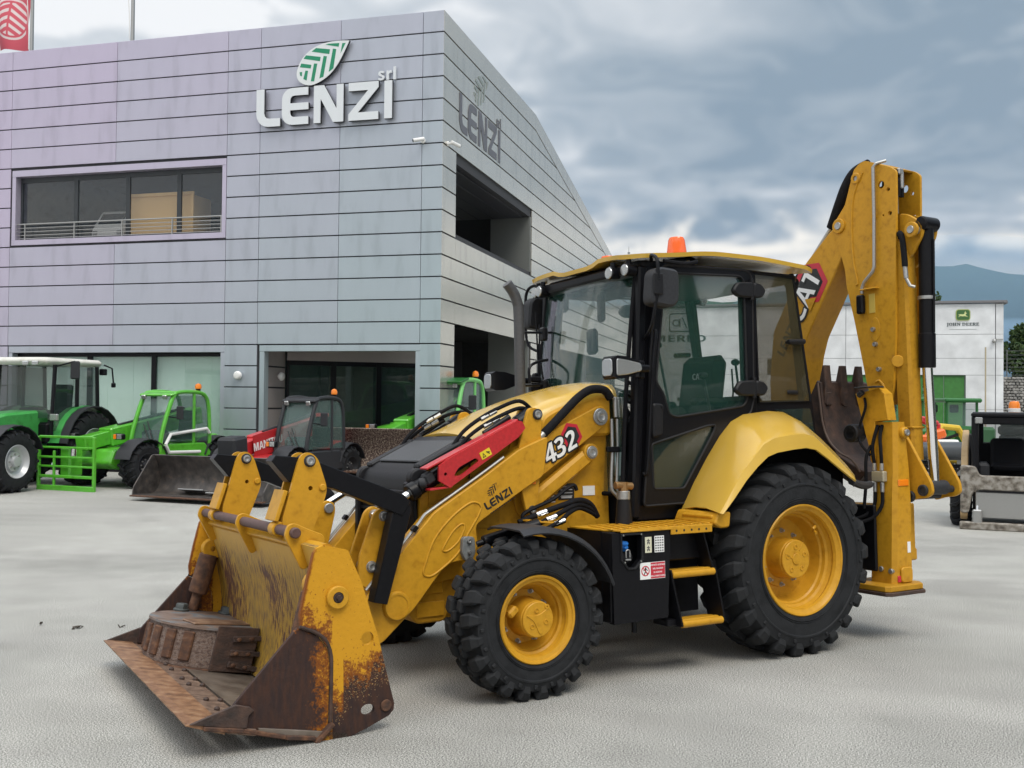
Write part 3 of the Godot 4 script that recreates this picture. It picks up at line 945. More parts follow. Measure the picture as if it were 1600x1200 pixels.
func building_signs():
	var T := building_frame()
	var S := thing("letter_sign", "big white raised company name with a green and white leaf on the front facade", "sign", T)
	var edge := mat(lin(0.03, 0.03, 0.035), 0.5)
	var shapes := letter_shapes()
	for k in shapes:
		var b := MB.new()
		b.prism(shapes[k], 0.06, 0.15, 0.0)
		var body := part("letter", b, edge, S, 0.0)
		var f := MB.new()
		f.prism(shapes[k], 0.151, 0.162, 0.004)
		part("letter_face", f, mat(lin(0.66, 0.69, 0.72), 0.35), body, 0.0)
	var lf := MB.new()
	lf.prism(leaf_outline(), 0.06, 0.14)
	var ln := part("leaf_plate", lf, edge, S, 0.0)
	lf = MB.new()
	lf.prism(leaf_outline(), 0.141, 0.150)
	part("leaf_face", lf, mat(lin(0.68, 0.71, 0.72), 0.35), ln, 0.0)
	for q in leaf_bars():
		var b := MB.new()
		b.prism(P(q), 0.1495, 0.154)
		part("leaf_bar", b, mat(lin(0.012, 0.23, 0.115), 0.4), ln, 0.0)
	part("small_letters", text_mb("srl", 0.46, 0.06, Transform3D(Basis(), Vector3(-1.6, 10.72, 0.06))), mat(lin(0.66, 0.69, 0.72), 0.35), S, 0.0)
	# the same name flat on the side wall
	var S2 := thing("flat_letter_sign", "flat grey company name and leaf mark on the champagne side wall", "sign", T)
	var grey := mat(lin(0.14, 0.14, 0.16), 0.5, 0.2)
	var tf := Transform3D(Basis(Vector3.UP, PI / 2), Vector3.ZERO)
	var map := func(q: PackedVector2Array) -> PackedVector2Array:
		var o := PackedVector2Array()
		for p in q: o.append(Vector2(1.35 + (p.x + 5.54) * 1.02, p.y))
		return o
	for k in shapes:
		var b := MB.new()
		b.xf = tf
		b.prism(map.call(shapes[k]), 0.004, 0.012)
		part("letter", b, grey, S2, 0.0)
	for q in leaf_bars():
		var b := MB.new()
		b.xf = tf
		b.prism(map.call(P(q)), 0.004, 0.012)
		part("leaf_bar", b, mat(lin(0.25, 0.29, 0.28), 0.5), S2, 0.0)
	part("small_letters", text_mb("srl", 0.46, 0.01, Transform3D(Basis(Vector3.UP, PI / 2), Vector3(0.008, 10.72, -5.35))), grey, S2, 0.0)
	# cameras and lamps on the wall
	for q in [[Vector3(-0.56, 8.84, 0.0), Vector3(0.25, 0, 0.7), "white security camera on the front facade beside the corner, below the raised name"], [Vector3(0.0, 8.82, -0.35), Vector3(0.4, -0.15, -0.75), "white security camera on the side wall just round the corner"]]:
		var cm := thing("security_camera", q[2], "camera", T, "security cameras at the building corner")
		var o: Vector3 = q[0]
		var out := Vector3(0, 0, 1) if o.z == 0.0 else Vector3(1, 0, 0)
		var b := MB.new()
		b.cyl(o, o + out * 0.05, 0.07, 14, -1, 0.01)
		b.cyl(o + out * 0.05, o + out * 0.17, 0.03, 10)
		part("bracket", b, M.white, cm)
		var d: Vector3 = q[1].normalized() if o.z != 0.0 else Vector3(-0.75, -0.25, 0.55).normalized()
		b = MB.new()
		b.cyl(o + out * 0.2 - d * 0.1, o + out * 0.2 + d * 0.22, 0.052, 14, -1, 0.01)
		part("body", b, M.white, cm)
		b = MB.new()
		b.cyl(o + out * 0.2 + d * 0.221, o + out * 0.2 + d * 0.23, 0.04, 14)
		part("lens", b, M.black, cm)
	for q in [[Vector3(-6.05, 2.46, 0.0), Vector3(0, 0, 1), "round white wall lamp on the grey-lilac pier left of the portico"], [Vector3(-5.32, 2.46, -0.95), Vector3(1, 0, 0), "white wall lamp inside the portico on its flank wall"]]:
		var lm := thing("wall_lamp", q[2], "lamp", T, "white round wall lamps at the portico")
		var b := MB.new()
		b.cyl(q[0], q[0] + q[1] * 0.06, 0.07, 16)
		part("base", b, M.white, lm)
		b = MB.new()
		b.lathe([Vector2(0, 0.0), Vector2(0.12, 0.0), Vector2(0.125, 0.02), Vector2(0.12, 0.06), Vector2(0.09, 0.1), Vector2(0, 0.12)], q[0] + q[1] * 0.061, q[1], 18)
		part("cover", b, M.white, lm)
	# flag poles on the roof, one flag in view
	for q in [[-10.12, "slim grey flagpole on the roof edge, without a flag in view", 0], [-13.75, "grey flagpole at the left end of the roof, carrying the red flag", 1]]:
		var f := thing("flagpole", q[1], "flagpole", T, "flagpoles on the roof")
		var b := MB.new()
		b.cyl(Vector3(q[0], 12.2, -0.5), Vector3(q[0], 17.5, -0.5), 0.06, 12, 0.045)
		part("pole", b, M.zinc, f)
		b = MB.new()
		b.tube([Vector3(q[0] - 0.13, 17.2, -0.48), Vector3(q[0] - 0.15, 14.2, -0.45), Vector3(q[0] - 0.08, 13.2, -0.45), Vector3(q[0] - 0.07, 12.6, -0.45)], 0.012, 6)
		part("halyard", b, M.white, f)
	var g := []
	var nx := 14; var ny := 16
	for j in ny + 1:
		var row := []
		for i in nx + 1:
			var u := float(i) / nx; var v := float(j) / ny
			row.append(Vector3(-13.84 - u * 1.15 + 0.04 * sin(v * 5.0) * u, 16.6 - v * (4.05 - u * 0.25) + u * 0.12 * sin(v * 4), -0.5 + 0.16 * u * sin(u * 6.0 + v * 4.5) + 0.05 * sin(v * 9.0)))
		g.append(row)
	var fb := MB.new()
	fb.sheet(g, 0.004)
	var pic := paint(200, 700, func(u: float, v: float):
		var p := Vector2(u * 1.15, v * 4.05)
		var w := 0.0
		# white chevron bars of the leaf mark and the rim round it
		var q := p - Vector2(0.60, 0.95)
		var rim := absf(q.length() - 0.62)
		if rim < 0.035 and q.x > -0.5: w = 1.0
		var k := fposmod(q.y + absf(q.x - 0.1) * 0.6, 0.24)
		if k < 0.11 and q.length() < 0.52 and absf(q.x - 0.1) > 0.03: w = 1.0
		return lin(0.60, 0.10, 0.14).lerp(lin(0.72, 0.62, 0.62), w))
	var fm := StandardMaterial3D.new()
	fm.albedo_texture = pic
	fm.roughness = 0.8
	fm.backlight_enabled = true; fm.backlight = Color(0.5, 0.3, 0.3)
	var fl := solo("flag", fb, fm, "red flag with white marks hanging from the leftmost pole", "flag", "", 60.0)
	fl.transform = T

# ---------------------------------------------------------------- the white workshop far right
func white_building():
	# right front corner at (26.8, -55); the front runs left and slightly away
	var X := Vector3(17.92, 0, 4.8).normalized()
	var T := Transform3D(Basis(X, Vector3.UP, X.cross(Vector3.UP)), Vector3(26.82, 0, -55.0))
	var Bd := thing("white_workshop", "long white panelled workshop with green folding doors and a grey parapet", "building", T)
	var base := MB.new()
	# holes for the door and the window: built of strips
	for q in [[-32.0, -8.35, -0.5, 3.25], [-9.9, -8.35, 3.25, 4.35], [-32.0, -12.5, 3.25, 4.35], [-1.92, 0.0, -0.5, 3.48], [-8.35, 0.0, 4.35, 7.4], [-8.35, 0.0, 3.48, 4.35], [-32.0, -8.35, 4.35, 7.4]]:
		base.box(Vector3((q[0] + q[1]) / 2, (q[2] + q[3]) / 2, -0.25), Vector3(q[1] - q[0], q[3] - q[2], 0.3))
	base.box(Vector3(-0.15, 3.5, -10.5), Vector3(0.3, 7.9, 20.0))
	part("backing_wall", base, mat(lin(0.25, 0.25, 0.26), 0.7), Bd, 0.0)
	var wm := mat(lin(0.80, 0.82, 0.84), 0.5, 0.0, M.speck, 0.05)
	var ys := [7.42, 5.74, 4.42, 3.49, 1.6, -0.5]
	for r in 5:
		for q in [[-32.0, -26.0], [-26.0, -20.0], [-20.0, -14.0], [-14.0, -8.2], [-8.2, -0.42], [-0.40, 0.0]]:
			var x0: float = q[0]; var x1: float = q[1]
			var y0: float = ys[r + 1]; var y1: float = ys[r]
			if r >= 3 and q[1] > -1.0 and q[0] < -1.0: x0 = -1.92
			if q[1] == -8.2 and r >= 2: x1 = -9.9 if r == 2 else x1
			if q[0] == -14.0 and r == 2: x0 = -14.0; x1 = -12.5
			var p := MB.new()
			p.box(Vector3((x0 + x1) / 2, (y0 + y1) / 2, -0.05), Vector3(x1 - x0 - 0.02, y1 - y0 - 0.02, 0.1), 0.006)
			part("wall_panel", p, wm, Bd, 0.0)
			if q[0] == -14.0 and r == 2:
				p = MB.new()
				p.box(Vector3(-9.05, (y0 + y1) / 2, -0.05), Vector3(1.68, y1 - y0 - 0.02, 0.1), 0.006)
				part("wall_panel", p, wm, Bd, 0.0)
	var cap := MB.new()
	cap.box(Vector3(-15.95, 7.52, -0.1), Vector3(32.2, 0.14, 0.5), 0.01)
	cap.box(Vector3(0.02, 7.52, -10.5), Vector3(0.5, 0.14, 20.3), 0.01)
	part("parapet_cap", cap, mat(lin(0.16, 0.16, 0.17), 0.5), Bd, 0.0)
	var gm := mat(lin(0.05, 0.21, 0.04), 0.45, 0.0, M.speck, 0.2)
	for k in 6:
		var x0 := -1.95 - 1.07 * (k + 1)
		var d := MB.new()
		d.box(Vector3(x0 + 0.535, 1.48, -0.13), Vector3(1.045, 3.94, 0.08), 0.02)
		var dn := part("folding_door", d, gm, Bd, 0.0)
		var w := MB.new()
		w.prism(rrect(x0 + 0.30, 1.42, x0 + 0.76, 1.86, 0.08), -0.088, -0.078)
		part("door_window", w, M.black, dn)
	var dm := MB.new()
	dm.box(Vector3(-5.15, 3.46, -0.10), Vector3(6.45, 0.06, 0.14)); dm.box(Vector3(-1.9, 1.5, -0.10), Vector3(0.06, 3.94, 0.14))
	part("door_frame", dm, mat(lin(0.03, 0.09, 0.03), 0.5), Bd, 0.0)
	var wd := MB.new()
	wd.box(Vector3(-11.2, 3.8, -0.28), Vector3(2.6, 1.1, 0.05))
	var wn := part("strip_window", wd, mat(lin(0.03, 0.035, 0.04), 0.1), Bd, 0.0)
	for x in [-11.9, -11.1, -10.4]:
		var mu := MB.new()
		mu.box(Vector3(x, 3.8, -0.22), Vector3(0.06, 1.1, 0.06))
		part("mullion", mu, M.zinc, wn, 0.0)
	# maker's sign: green rounded shield with a leaping stag, name below
	var sg := thing("dealer_sign", "green shield sign with a pale leaping stag and dark name below on the white workshop", "sign", T)
	var c := Vector2(-2.06, 6.80)
	var b := MB.new()
	b.prism(rrect(c.x - 0.37, c.y - 0.30, c.x + 0.37, c.y + 0.32, 0.14), 0.0, 0.04)
	var sp := part("shield_rim", b, mat(lin(0.35, 0.42, 0.12), 0.4), sg, 0.0)
	b = MB.new()
	b.prism(rrect(c.x - 0.33, c.y - 0.26, c.x + 0.33, c.y + 0.28, 0.12), 0.041, 0.05)
	part("shield", b, mat(lin(0.045, 0.13, 0.035), 0.4), sp, 0.0)
	b = MB.new()
	var stag := P([-0.26, 0.02, -0.14, 0.05, -0.02, 0.04, 0.06, 0.07, 0.08, 0.16, 0.12, 0.22, 0.13, 0.14, 0.20, 0.10, 0.13, 0.06, 0.14, -0.02, 0.26, -0.10, 0.12, -0.07, 0.08, -0.06, -0.05, -0.07, -0.12, -0.04, -0.26, -0.12, -0.17, -0.02])
	for k in stag.size(): stag[k] += c
	b.prism(stag, 0.0505, 0.056)
	part("stag", b, mat(lin(0.62, 0.66, 0.30), 0.4), sp, 0.0)
	part("name_letters", text_mb("JOHN DEERE", 0.30, 0.02, Transform3D(Basis().scaled(Vector3(0.85, 0.75, 1)), Vector3(-2.06, 6.30, 0.01)), "Droid Serif"), mat(lin(0.05, 0.07, 0.07), 0.5), sg, 0.0)
	b = MB.new()
	b.box(Vector3(-2.06, 6.02, 0.005), Vector3(1.4, 0.03, 0.01))
	part("small_print_line", b, mat(lin(0.35, 0.37, 0.37), 0.5), sg, 0.0)
	var sg2 := thing("maker_sign", "dark outlined square emblem over a maker's name on the white workshop, seen through the cab", "sign", T)
	var o := Vector2(-17.55, 6.1)
	var e := MB.new()
	for r in [[0.62, 0.56]]:
		var out := rrect(o.x - r[0], o.y - 0.1, o.x + r[0], o.y + 1.0, 0.15)
		var inn := rrect(o.x - r[1], o.y - 0.04, o.x + r[1], o.y + 0.94, 0.12)
		e.plate(out, [inn], 0.0, 0.02)
	e.ring(Vector3(o.x - 0.2, o.y + 0.42, 0.0), Vector3(o.x - 0.2, o.y + 0.42, 0.02), 0.15, 0.22, 16)
	e.box(Vector3(o.x + 0.02, o.y + 0.42, 0.01), Vector3(0.07, 0.5, 0.02)); e.box(Vector3(o.x + 0.3, o.y + 0.42, 0.01), Vector3(0.07, 0.7, 0.02), 0.0, Basis(Vector3.BACK, 0.4))
	part("emblem", e, mat(lin(0.06, 0.10, 0.10), 0.5), sg2, 0.0)
	part("name_letters", text_mb("MERLO", 0.75, 0.02, Transform3D(Basis().scaled(Vector3(1.25, 0.7, 1)), Vector3(o.x, o.y - 0.5, 0.01))), mat(lin(0.06, 0.10, 0.10), 0.5), sg2, 0.0)
	var lm := MB.new()
	lm.ball(Vector3(-0.5, 5.35, 0.14), Vector3(0.12, 0.12, 0.12))
	lm.box(Vector3(-0.3, 5.45, 0.06), Vector3(0.5, 0.05, 0.05))
	var lo := solo("wall_lamp", lm, M.zinc, "small round wall lamp near the right edge of the white workshop", "lamp")
	lo.transform = T
	var pl := MB.new()
	pl.cyl(Vector3(-1.0, 1.5, 0.5), Vector3(-1.0, 5.0, 0.5), 0.04, 8)
	pl.cyl(Vector3(-1.0, -0.5, 0.5), Vector3(-1.0, 1.5, 0.5), 0.05, 8)
	var po := solo("marker_pole", pl, mat(lin(0.42, 0.36, 0.25), 0.7), "thin weathered pole standing before the white workshop", "pole")
	po.transform = T

# ---------------------------------------------------------------- hills, masts, trees, stone wall
func ridge(called: String, az0: float, az1: float, n: int, foot: float, dist: float, top: Callable, m: Material, sd: int, rough: float):
	var f := fn_noise(sd, 1.0, 5)
	var rows := 14
	var g := []
	for j in rows + 1:
		var t := float(j) / rows
		var row := []
		for i in n + 1:
			var az := deg_to_rad(lerpf(az0, az1, float(i) / n))
			var d: float = lerpf(foot, dist, t)
			var h: float = top.call(rad_to_deg(az)) * dist
			var s := pow(t, 0.9)
			var y := -0.5 + h * s + rough * dist * f.get_noise_2d(rad_to_deg(az) * 0.5, t * 3.0) * s * (1.0 - 0.55 * s) + rough * 0.35 * dist * f.get_noise_2d(rad_to_deg(az) * 2.4, t * 9.0) * t
			row.append(Vector3(sin(az) * d, y, -cos(az) * d))
		row.reverse()
		g.append(row)
	g.reverse()
	var b := MB.new()
	b.sheet(g, 1.0)
	struct(called, b, m, 60.0)

func leaf_mesh(sz: float) -> ArrayMesh:
	var b := MB.new()
	for k in 5:
		var r := Basis.from_euler(Vector3(0.7 * sin(k * 2.1), TAU * k / 5, 0.9 * cos(k * 1.7)))
		b.quad(r * Vector3(-0.35, 0, 0) * sz, r * Vector3(0.0, -0.04, -0.24) * sz, r * Vector3(0.55, 0.05, 0) * sz, r * Vector3(0.0, 0.04, 0.24) * sz)
	return b.mesh(0.0)

func tree(called: String, label: String, at: Vector3, h: float, w: float, sd: int, m: Material, bark: Material, leaves: int, lm: ArrayMesh):
	var rng := RandomNumberGenerator.new(); rng.seed = sd
	var T := thing(called, label, "tree", Transform3D(Basis(), at), "trees beyond the workshop")
	var b := MB.new()
	b.cyl(Vector3(0, -0.3, 0), Vector3(0.1, h * 0.55, 0), w * 0.05, 10, w * 0.025)
	var blobs := []
	for k in 15:
		var a := rng.randf() * TAU
		var f := rng.randf()
		var y := h * (0.36 + 0.58 * f)
		var r := w * 0.42 * sin(PI * (0.18 + 0.72 * f)) * rng.randf_range(0.35, 1.0)
		var c := Vector3(cos(a) * r, y, sin(a) * r)
		blobs.append([c, w * rng.randf_range(0.13, 0.24)])
		b.cyl(Vector3(0.05, h * rng.randf_range(0.25, 0.5), 0), c, w * 0.014, 6, w * 0.006)
	part("trunk", b, bark, T)
	var mm := MultiMesh.new()
	mm.transform_format = MultiMesh.TRANSFORM_3D
	mm.use_colors = true
	mm.mesh = lm
	mm.instance_count = leaves
	for k in leaves:
		var q: Array = blobs[rng.randi() % blobs.size()]
		var d: Vector3 = Vector3(rng.randfn(), rng.randfn() * 0.8, rng.randfn()).normalized() * pow(rng.randf(), 0.45) * q[1]
		mm.set_instance_transform(k, Transform3D(Basis.from_euler(Vector3(rng.randf() * 6, rng.randf() * 6, rng.randf() * 6)).scaled(Vector3.ONE * rng.randf_range(0.6, 1.3)), q[0] + d))
		var v := rng.randf_range(0.75, 1.2)
		mm.set_instance_color(k, Color(v * rng.randf_range(0.85, 1.2), v, v * 0.9))
	m.vertex_color_use_as_albedo = true
	var o := MultiMeshInstance3D.new()
	o.name = "crown"
	o.multimesh = mm
	o.material_override = m
	o.set_meta("kind", "stuff")
	T.add_child(o)

func hills_and_trees():
	var forest := mat(Color.WHITE, 0.95, 0.0, ramp_tex(201, 0.03, 5, [[0.0, lin(0.016, 0.032, 0.016)], [0.5, lin(0.032, 0.065, 0.028)], [0.8, lin(0.055, 0.10, 0.042)], [1.0, lin(0.09, 0.12, 0.06)]]), 0.004)
	forest.uv1_world_triplanar = true
	# far mountain; heights as slopes seen from the yard
	ridge("mountain", -70.0, 75.0, 220, 2350.0, 2900.0, func(a: float):
		return 0.094 * sm(2.0, 9.0, a) + 0.010 + 0.022 * exp(-pow((a - 24.5) / 5.5, 2.0)) + 0.005 * sin(a * 0.9) + 0.02 * exp(-pow((a - 46.0) / 9.0, 2.0)), forest, 210, 0.010)
	var near := mat(Color.WHITE, 0.95, 0.0, ramp_tex(203, 0.05, 4, [[0.0, lin(0.008, 0.016, 0.009)], [0.5, lin(0.018, 0.034, 0.016)], [1.0, lin(0.042, 0.062, 0.026)]]), 0.03)
	near.uv1_world_triplanar = true
	ridge("wooded_hill", -12.0, 32.0, 110, 380.0, 760.0, func(a: float):
		return 0.131 * exp(-pow((a - 6.3) / 3.4, 2.0)) + 0.075 * exp(-pow((a - 13.0) / 5.0, 2.0)), near, 215, 0.004)
	# treetops along that hill's crest and two masts
	var bark := mat(lin(0.05, 0.04, 0.03), 0.9)
	var lf := mat(lin(0.045, 0.085, 0.022), 0.7)
	lf.backlight_enabled = true; lf.backlight = Color(0.25, 0.35, 0.10)
	var lf2 := mat(lin(0.022, 0.042, 0.018), 0.8)
	var big := leaf_mesh(2.2)
	var rng := RandomNumberGenerator.new(); rng.seed = 3
	var wood := []
	for k in 26:
		var az := deg_to_rad(3.9 + 0.25 * k + rng.randf_range(-0.1, 0.1))
		var hgt := 0.131 * exp(-pow((rad_to_deg(az) - 6.3) / 3.4, 2.0)) * 760.0
		for j in 70:
			var w := rng.randf_range(2.5, 4.2)
			var hh := rng.randf_range(3.0, 13.0) * (0.5 + 0.5 * float(k % 3) / 2.0)
			wood.append(Transform3D(Basis.from_euler(Vector3(rng.randf() * 6, rng.randf() * 6, rng.randf() * 6)), Vector3(sin(az) * 752.0 + rng.randfn() * w * (1.1 - hh / 15.0), hgt - 3.0 + hh, -cos(az) * 752.0 + rng.randfn() * w)))
	var wm := MultiMesh.new()
	wm.transform_format = MultiMesh.TRANSFORM_3D
	wm.mesh = big
	wm.instance_count = wood.size()
	for k in wood.size(): wm.set_instance_transform(k, wood[k])
	var wo := MultiMeshInstance3D.new()
	wo.name = "crest_wood"
	wo.multimesh = wm
	wo.material_override = lf2
	add_child(wo)
	tag(wo, "dark wood along the crest of the mast hill, above the cab roof", "wood", "", "stuff")
	for q in [[6.55, 15.0, 0.35, "tall lattice mast on the wooded hill, the taller of the two"], [7.05, 9.0, 0.28, "shorter mast on the wooded hill beside the tall one"], [8.6, 7.0, 0.18, "thin short aerial on the wooded hill, right of the masts"]]:
		var az := deg_to_rad(q[0])
		var y: float = 0.131 * exp(-pow((q[0] - 6.3) / 3.4, 2.0)) * 760.0
		var Mt := thing("radio_mast", q[3], "mast", Transform3D(Basis(), Vector3(sin(az) * 756.0, y, -cos(az) * 756.0)), "masts on the wooded hill")
		var b := MB.new()
		b.cyl(Vector3.ZERO, Vector3(0, q[1] + 4.0, 0), q[2], 6, q[2] * 0.4)
		part("pole", b, M.grey_paint, Mt)
		b = MB.new()
		for y2 in [0.55, 0.75]: b.box(Vector3(0, (q[1] + 4.0) * y2, 0), Vector3(q[2] * 5, 0.9, q[2] * 4))
		part("antenna", b, M.grey_paint, Mt)
	# trees right of and behind the workshop
	var small := leaf_mesh(0.42)
	var n := 0
	for q in [[39.0, -74.0, 8.4, 6.5, "light green leafy tree just right of the white workshop, above the stone wall", 7000], [44.5, -78.0, 7.6, 7.0, "bushy green tree at the right edge, above the stone wall", 6000], [35.0, -88.0, 12.6, 8.0, "tree with its top showing over the workshop parapet", 5000], [31.0, -90.0, 11.4, 7.0, "lower treetop left of the one over the workshop parapet", 4000], [50.0, -84.0, 8.2, 8.0, "rounded green tree beyond the right edge of the yard", 4000]]:
		tree("leafy_tree", q[4], Vector3(q[0], -0.5, q[1]), q[2], q[3], 500 + n, lf, bark, q[5], small)
		n += 1
	# stone retaining wall with a mesh fence on top
	var W := thing("stone_wall", "pale dry-stone retaining wall right of the white workshop", "wall", Transform3D(Basis(Vector3.UP, -0.1), Vector3(27.2, -0.5, -60.0)))
	var stone := mat(Color.WHITE, 0.85, 0.0, M.speck, 1.0)
	var mort := mat(lin(0.06, 0.058, 0.055), 0.9)
	var b := MB.new()
	b.box(Vector3(9.0, 2.0, -0.4), Vector3(18.0, 4.1, 0.7))
	part("backing", b, mort, W, 0.0)
	var tones := [mat(lin(0.30, 0.295, 0.28), 0.85, 0.0, M.speck, 1.0), mat(lin(0.38, 0.37, 0.35), 0.85, 0.0, M.speck, 1.0), mat(lin(0.24, 0.235, 0.22), 0.85, 0.0, M.speck, 1.0)]
	for k in 3:
		b = MB.new()
		for j in 24:
			for i in 70:
				if (i * 7 + j * 13 + (i * j) % 5) % 3 != k: continue
				var w := rng.randf_range(0.17, 0.24); var hh := rng.randf_range(0.12, 0.16)
				b.box(Vector3(i * 0.22 + (0.11 if j % 2 else 0.0) + rng.randf_range(-0.02, 0.02), 0.1 + j * 0.168, rng.randf_range(-0.06, 0.0)), Vector3(w, hh, 0.16), 0.03, Basis(Vector3.BACK, rng.randf_range(-0.25, 0.25)))
		var o := part("stones", b, tones[k], W, 0.0)
		o.set_meta("kind", "stuff")
	var Fn := thing("mesh_fence", "thin grey mesh fence on top of the stone wall", "fence", Transform3D(Basis(Vector3.UP, -0.1), Vector3(27.2, 3.55, -60.1)))
	for k in 9:
		b = MB.new(); b.cyl(Vector3(0.2 + 2.0 * k, 0, 0), Vector3(0.2 + 2.0 * k, 1.6, 0), 0.03, 6)
		part("post", b, M.grey_paint, Fn)
	for k in 7:
		b = MB.new(); b.cyl(Vector3(0.2, 0.1 + 0.24 * k, 0), Vector3(16.2, 0.1 + 0.24 * k, 0), 0.008, 4)
		part("wire", b, M.grey_paint, Fn)

# ---------------------------------------------------------------- machines parked behind: x forward, y up, z to the driver's right
func parked(x: float, z: float, hx: float, hz: float, y := -0.42) -> Transform3D:
	var h := Vector3(hx, 0, hz).normalized()
	return Transform3D(Basis(h, Vector3.UP, h.cross(Vector3.UP)), Vector3(x, y, z))

func plain_wheel(parent: Node3D, called: String, at: Vector3, R: float, W: float, rr: float, n: int, rim: Material, side: float):
	# side: +1 when the outer face looks to +z
	var g := group(called, parent, Transform3D(Basis(Vector3.UP, 0.0 if side > 0 else PI), at))
	var c := R - 0.05
	var t := MB.new()
	t.lathe([Vector2(rr - 0.01, -W / 2 + 0.03), Vector2(rr + 0.04, -W / 2), Vector2(lerpf(rr, c, 0.6), -W / 2 - 0.01), Vector2(c - 0.03, -W / 2 + 0.03), Vector2(c, -W / 2 + 0.10), Vector2(c, W / 2 - 0.10), Vector2(c - 0.03, W / 2 - 0.03), Vector2(lerpf(rr, c, 0.6), W / 2 + 0.01), Vector2(rr + 0.04, W / 2), Vector2(rr - 0.01, W / 2 - 0.03)], Vector3.ZERO, Vector3.BACK, 40)
	for k in n:
		for sd in [1.0, -1.0]:
			var p := TAU / n
			var a := p * (k + (0.0 if sd > 0 else 0.5))
			var st := [[c - 0.09, sd * (W / 2 - 0.0), -0.2 * p, 0.025, 0.02, Vector2(0.4, sd * 0.9)], [c - 0.015, sd * (W / 2 - 0.05), -0.1 * p, 0.034, 0.05, Vector2(0.8, sd * 0.6)], [c, sd * (W / 2 - 0.11), 0.05 * p, 0.036, 0.05, Vector2(1, 0)], [c, -sd * 0.01, 0.5 * p, 0.034, 0.05, Vector2(1, 0)]]
			if sd < 0: st.reverse()
			lug(t, a, st)
	part("tyre", t, M.rubber, g, 30.0)
	var m := MB.new()
	m.lathe([Vector2(rr - 0.01, -W / 2 + 0.02), Vector2(rr + 0.015, W / 2 - 0.02), Vector2(rr, W / 2 - 0.01), Vector2(rr - 0.02, W / 2 - 0.05), Vector2(rr - 0.06, W / 2 - 0.12), Vector2(rr * 0.62, W / 2 - 0.16), Vector2(rr * 0.58, W / 2 - 0.10), Vector2(rr * 0.34, W / 2 - 0.10), Vector2(rr * 0.30, W / 2 - 0.03), Vector2(0, W / 2 - 0.02)], Vector3.ZERO, Vector3.BACK, 32)
	part("rim", m, rim, g, 30.0)
	m = MB.new()
	for k in 8: m.bolt(Vector3(cos(TAU * k / 8) * rr * 0.45, sin(TAU * k / 8) * rr * 0.45, W / 2 - 0.10), Vector3.BACK, 0.02, 0.025)
	var o := part("wheel_nuts", m, M.zinc, g)
	o.set_meta("kind", "stuff")

func pane(parent: Node3D, called: String, pts: Array, m: Material):
	var b := MB.new()
	for k in range(1, pts.size() - 1): b.tri(pts[0], pts[k], pts[k + 1])
	part(called, b, m, parent, 0.0)

func cage(parent: Node3D, called: String, lines: Array, r: float, m: Material):
	for l in lines:
		var b := MB.new()
		b.tube(l, r, 8)
		part(called, b, m, parent)

func boxes(parent: Node3D, called: String, list: Array, m: Material, bev := 0.02):
	for q in list:
		var b := MB.new()
		b.box(Vector3(q[0], q[1], q[2]), Vector3(q[3], q[4], q[5]), bev, Basis(Vector3.BACK, q[6] if q.size() > 6 else 0.0))
		part(called, b, m, parent, 0.0)

func beacon_on(parent: Node3D, at: Vector3):
	var b := MB.new()
	b.cyl(at, at + Vector3(0, 0.10, 0), 0.02, 8)
	b.cyl(at + Vector3(0, 0.06, 0), at + Vector3(0, 0.11, 0), 0.06, 14)
	var s := part("beacon_stem", b, M.black, parent)
	b = MB.new()
	b.lathe([Vector2(0.075, 0.0), Vector2(0.085, 0.05), Vector2(0.065, 0.12), Vector2(0, 0.15)], at + Vector3(0, 0.111, 0), Vector3.UP, 16)
	part("beacon_dome", b, M.amber, s)

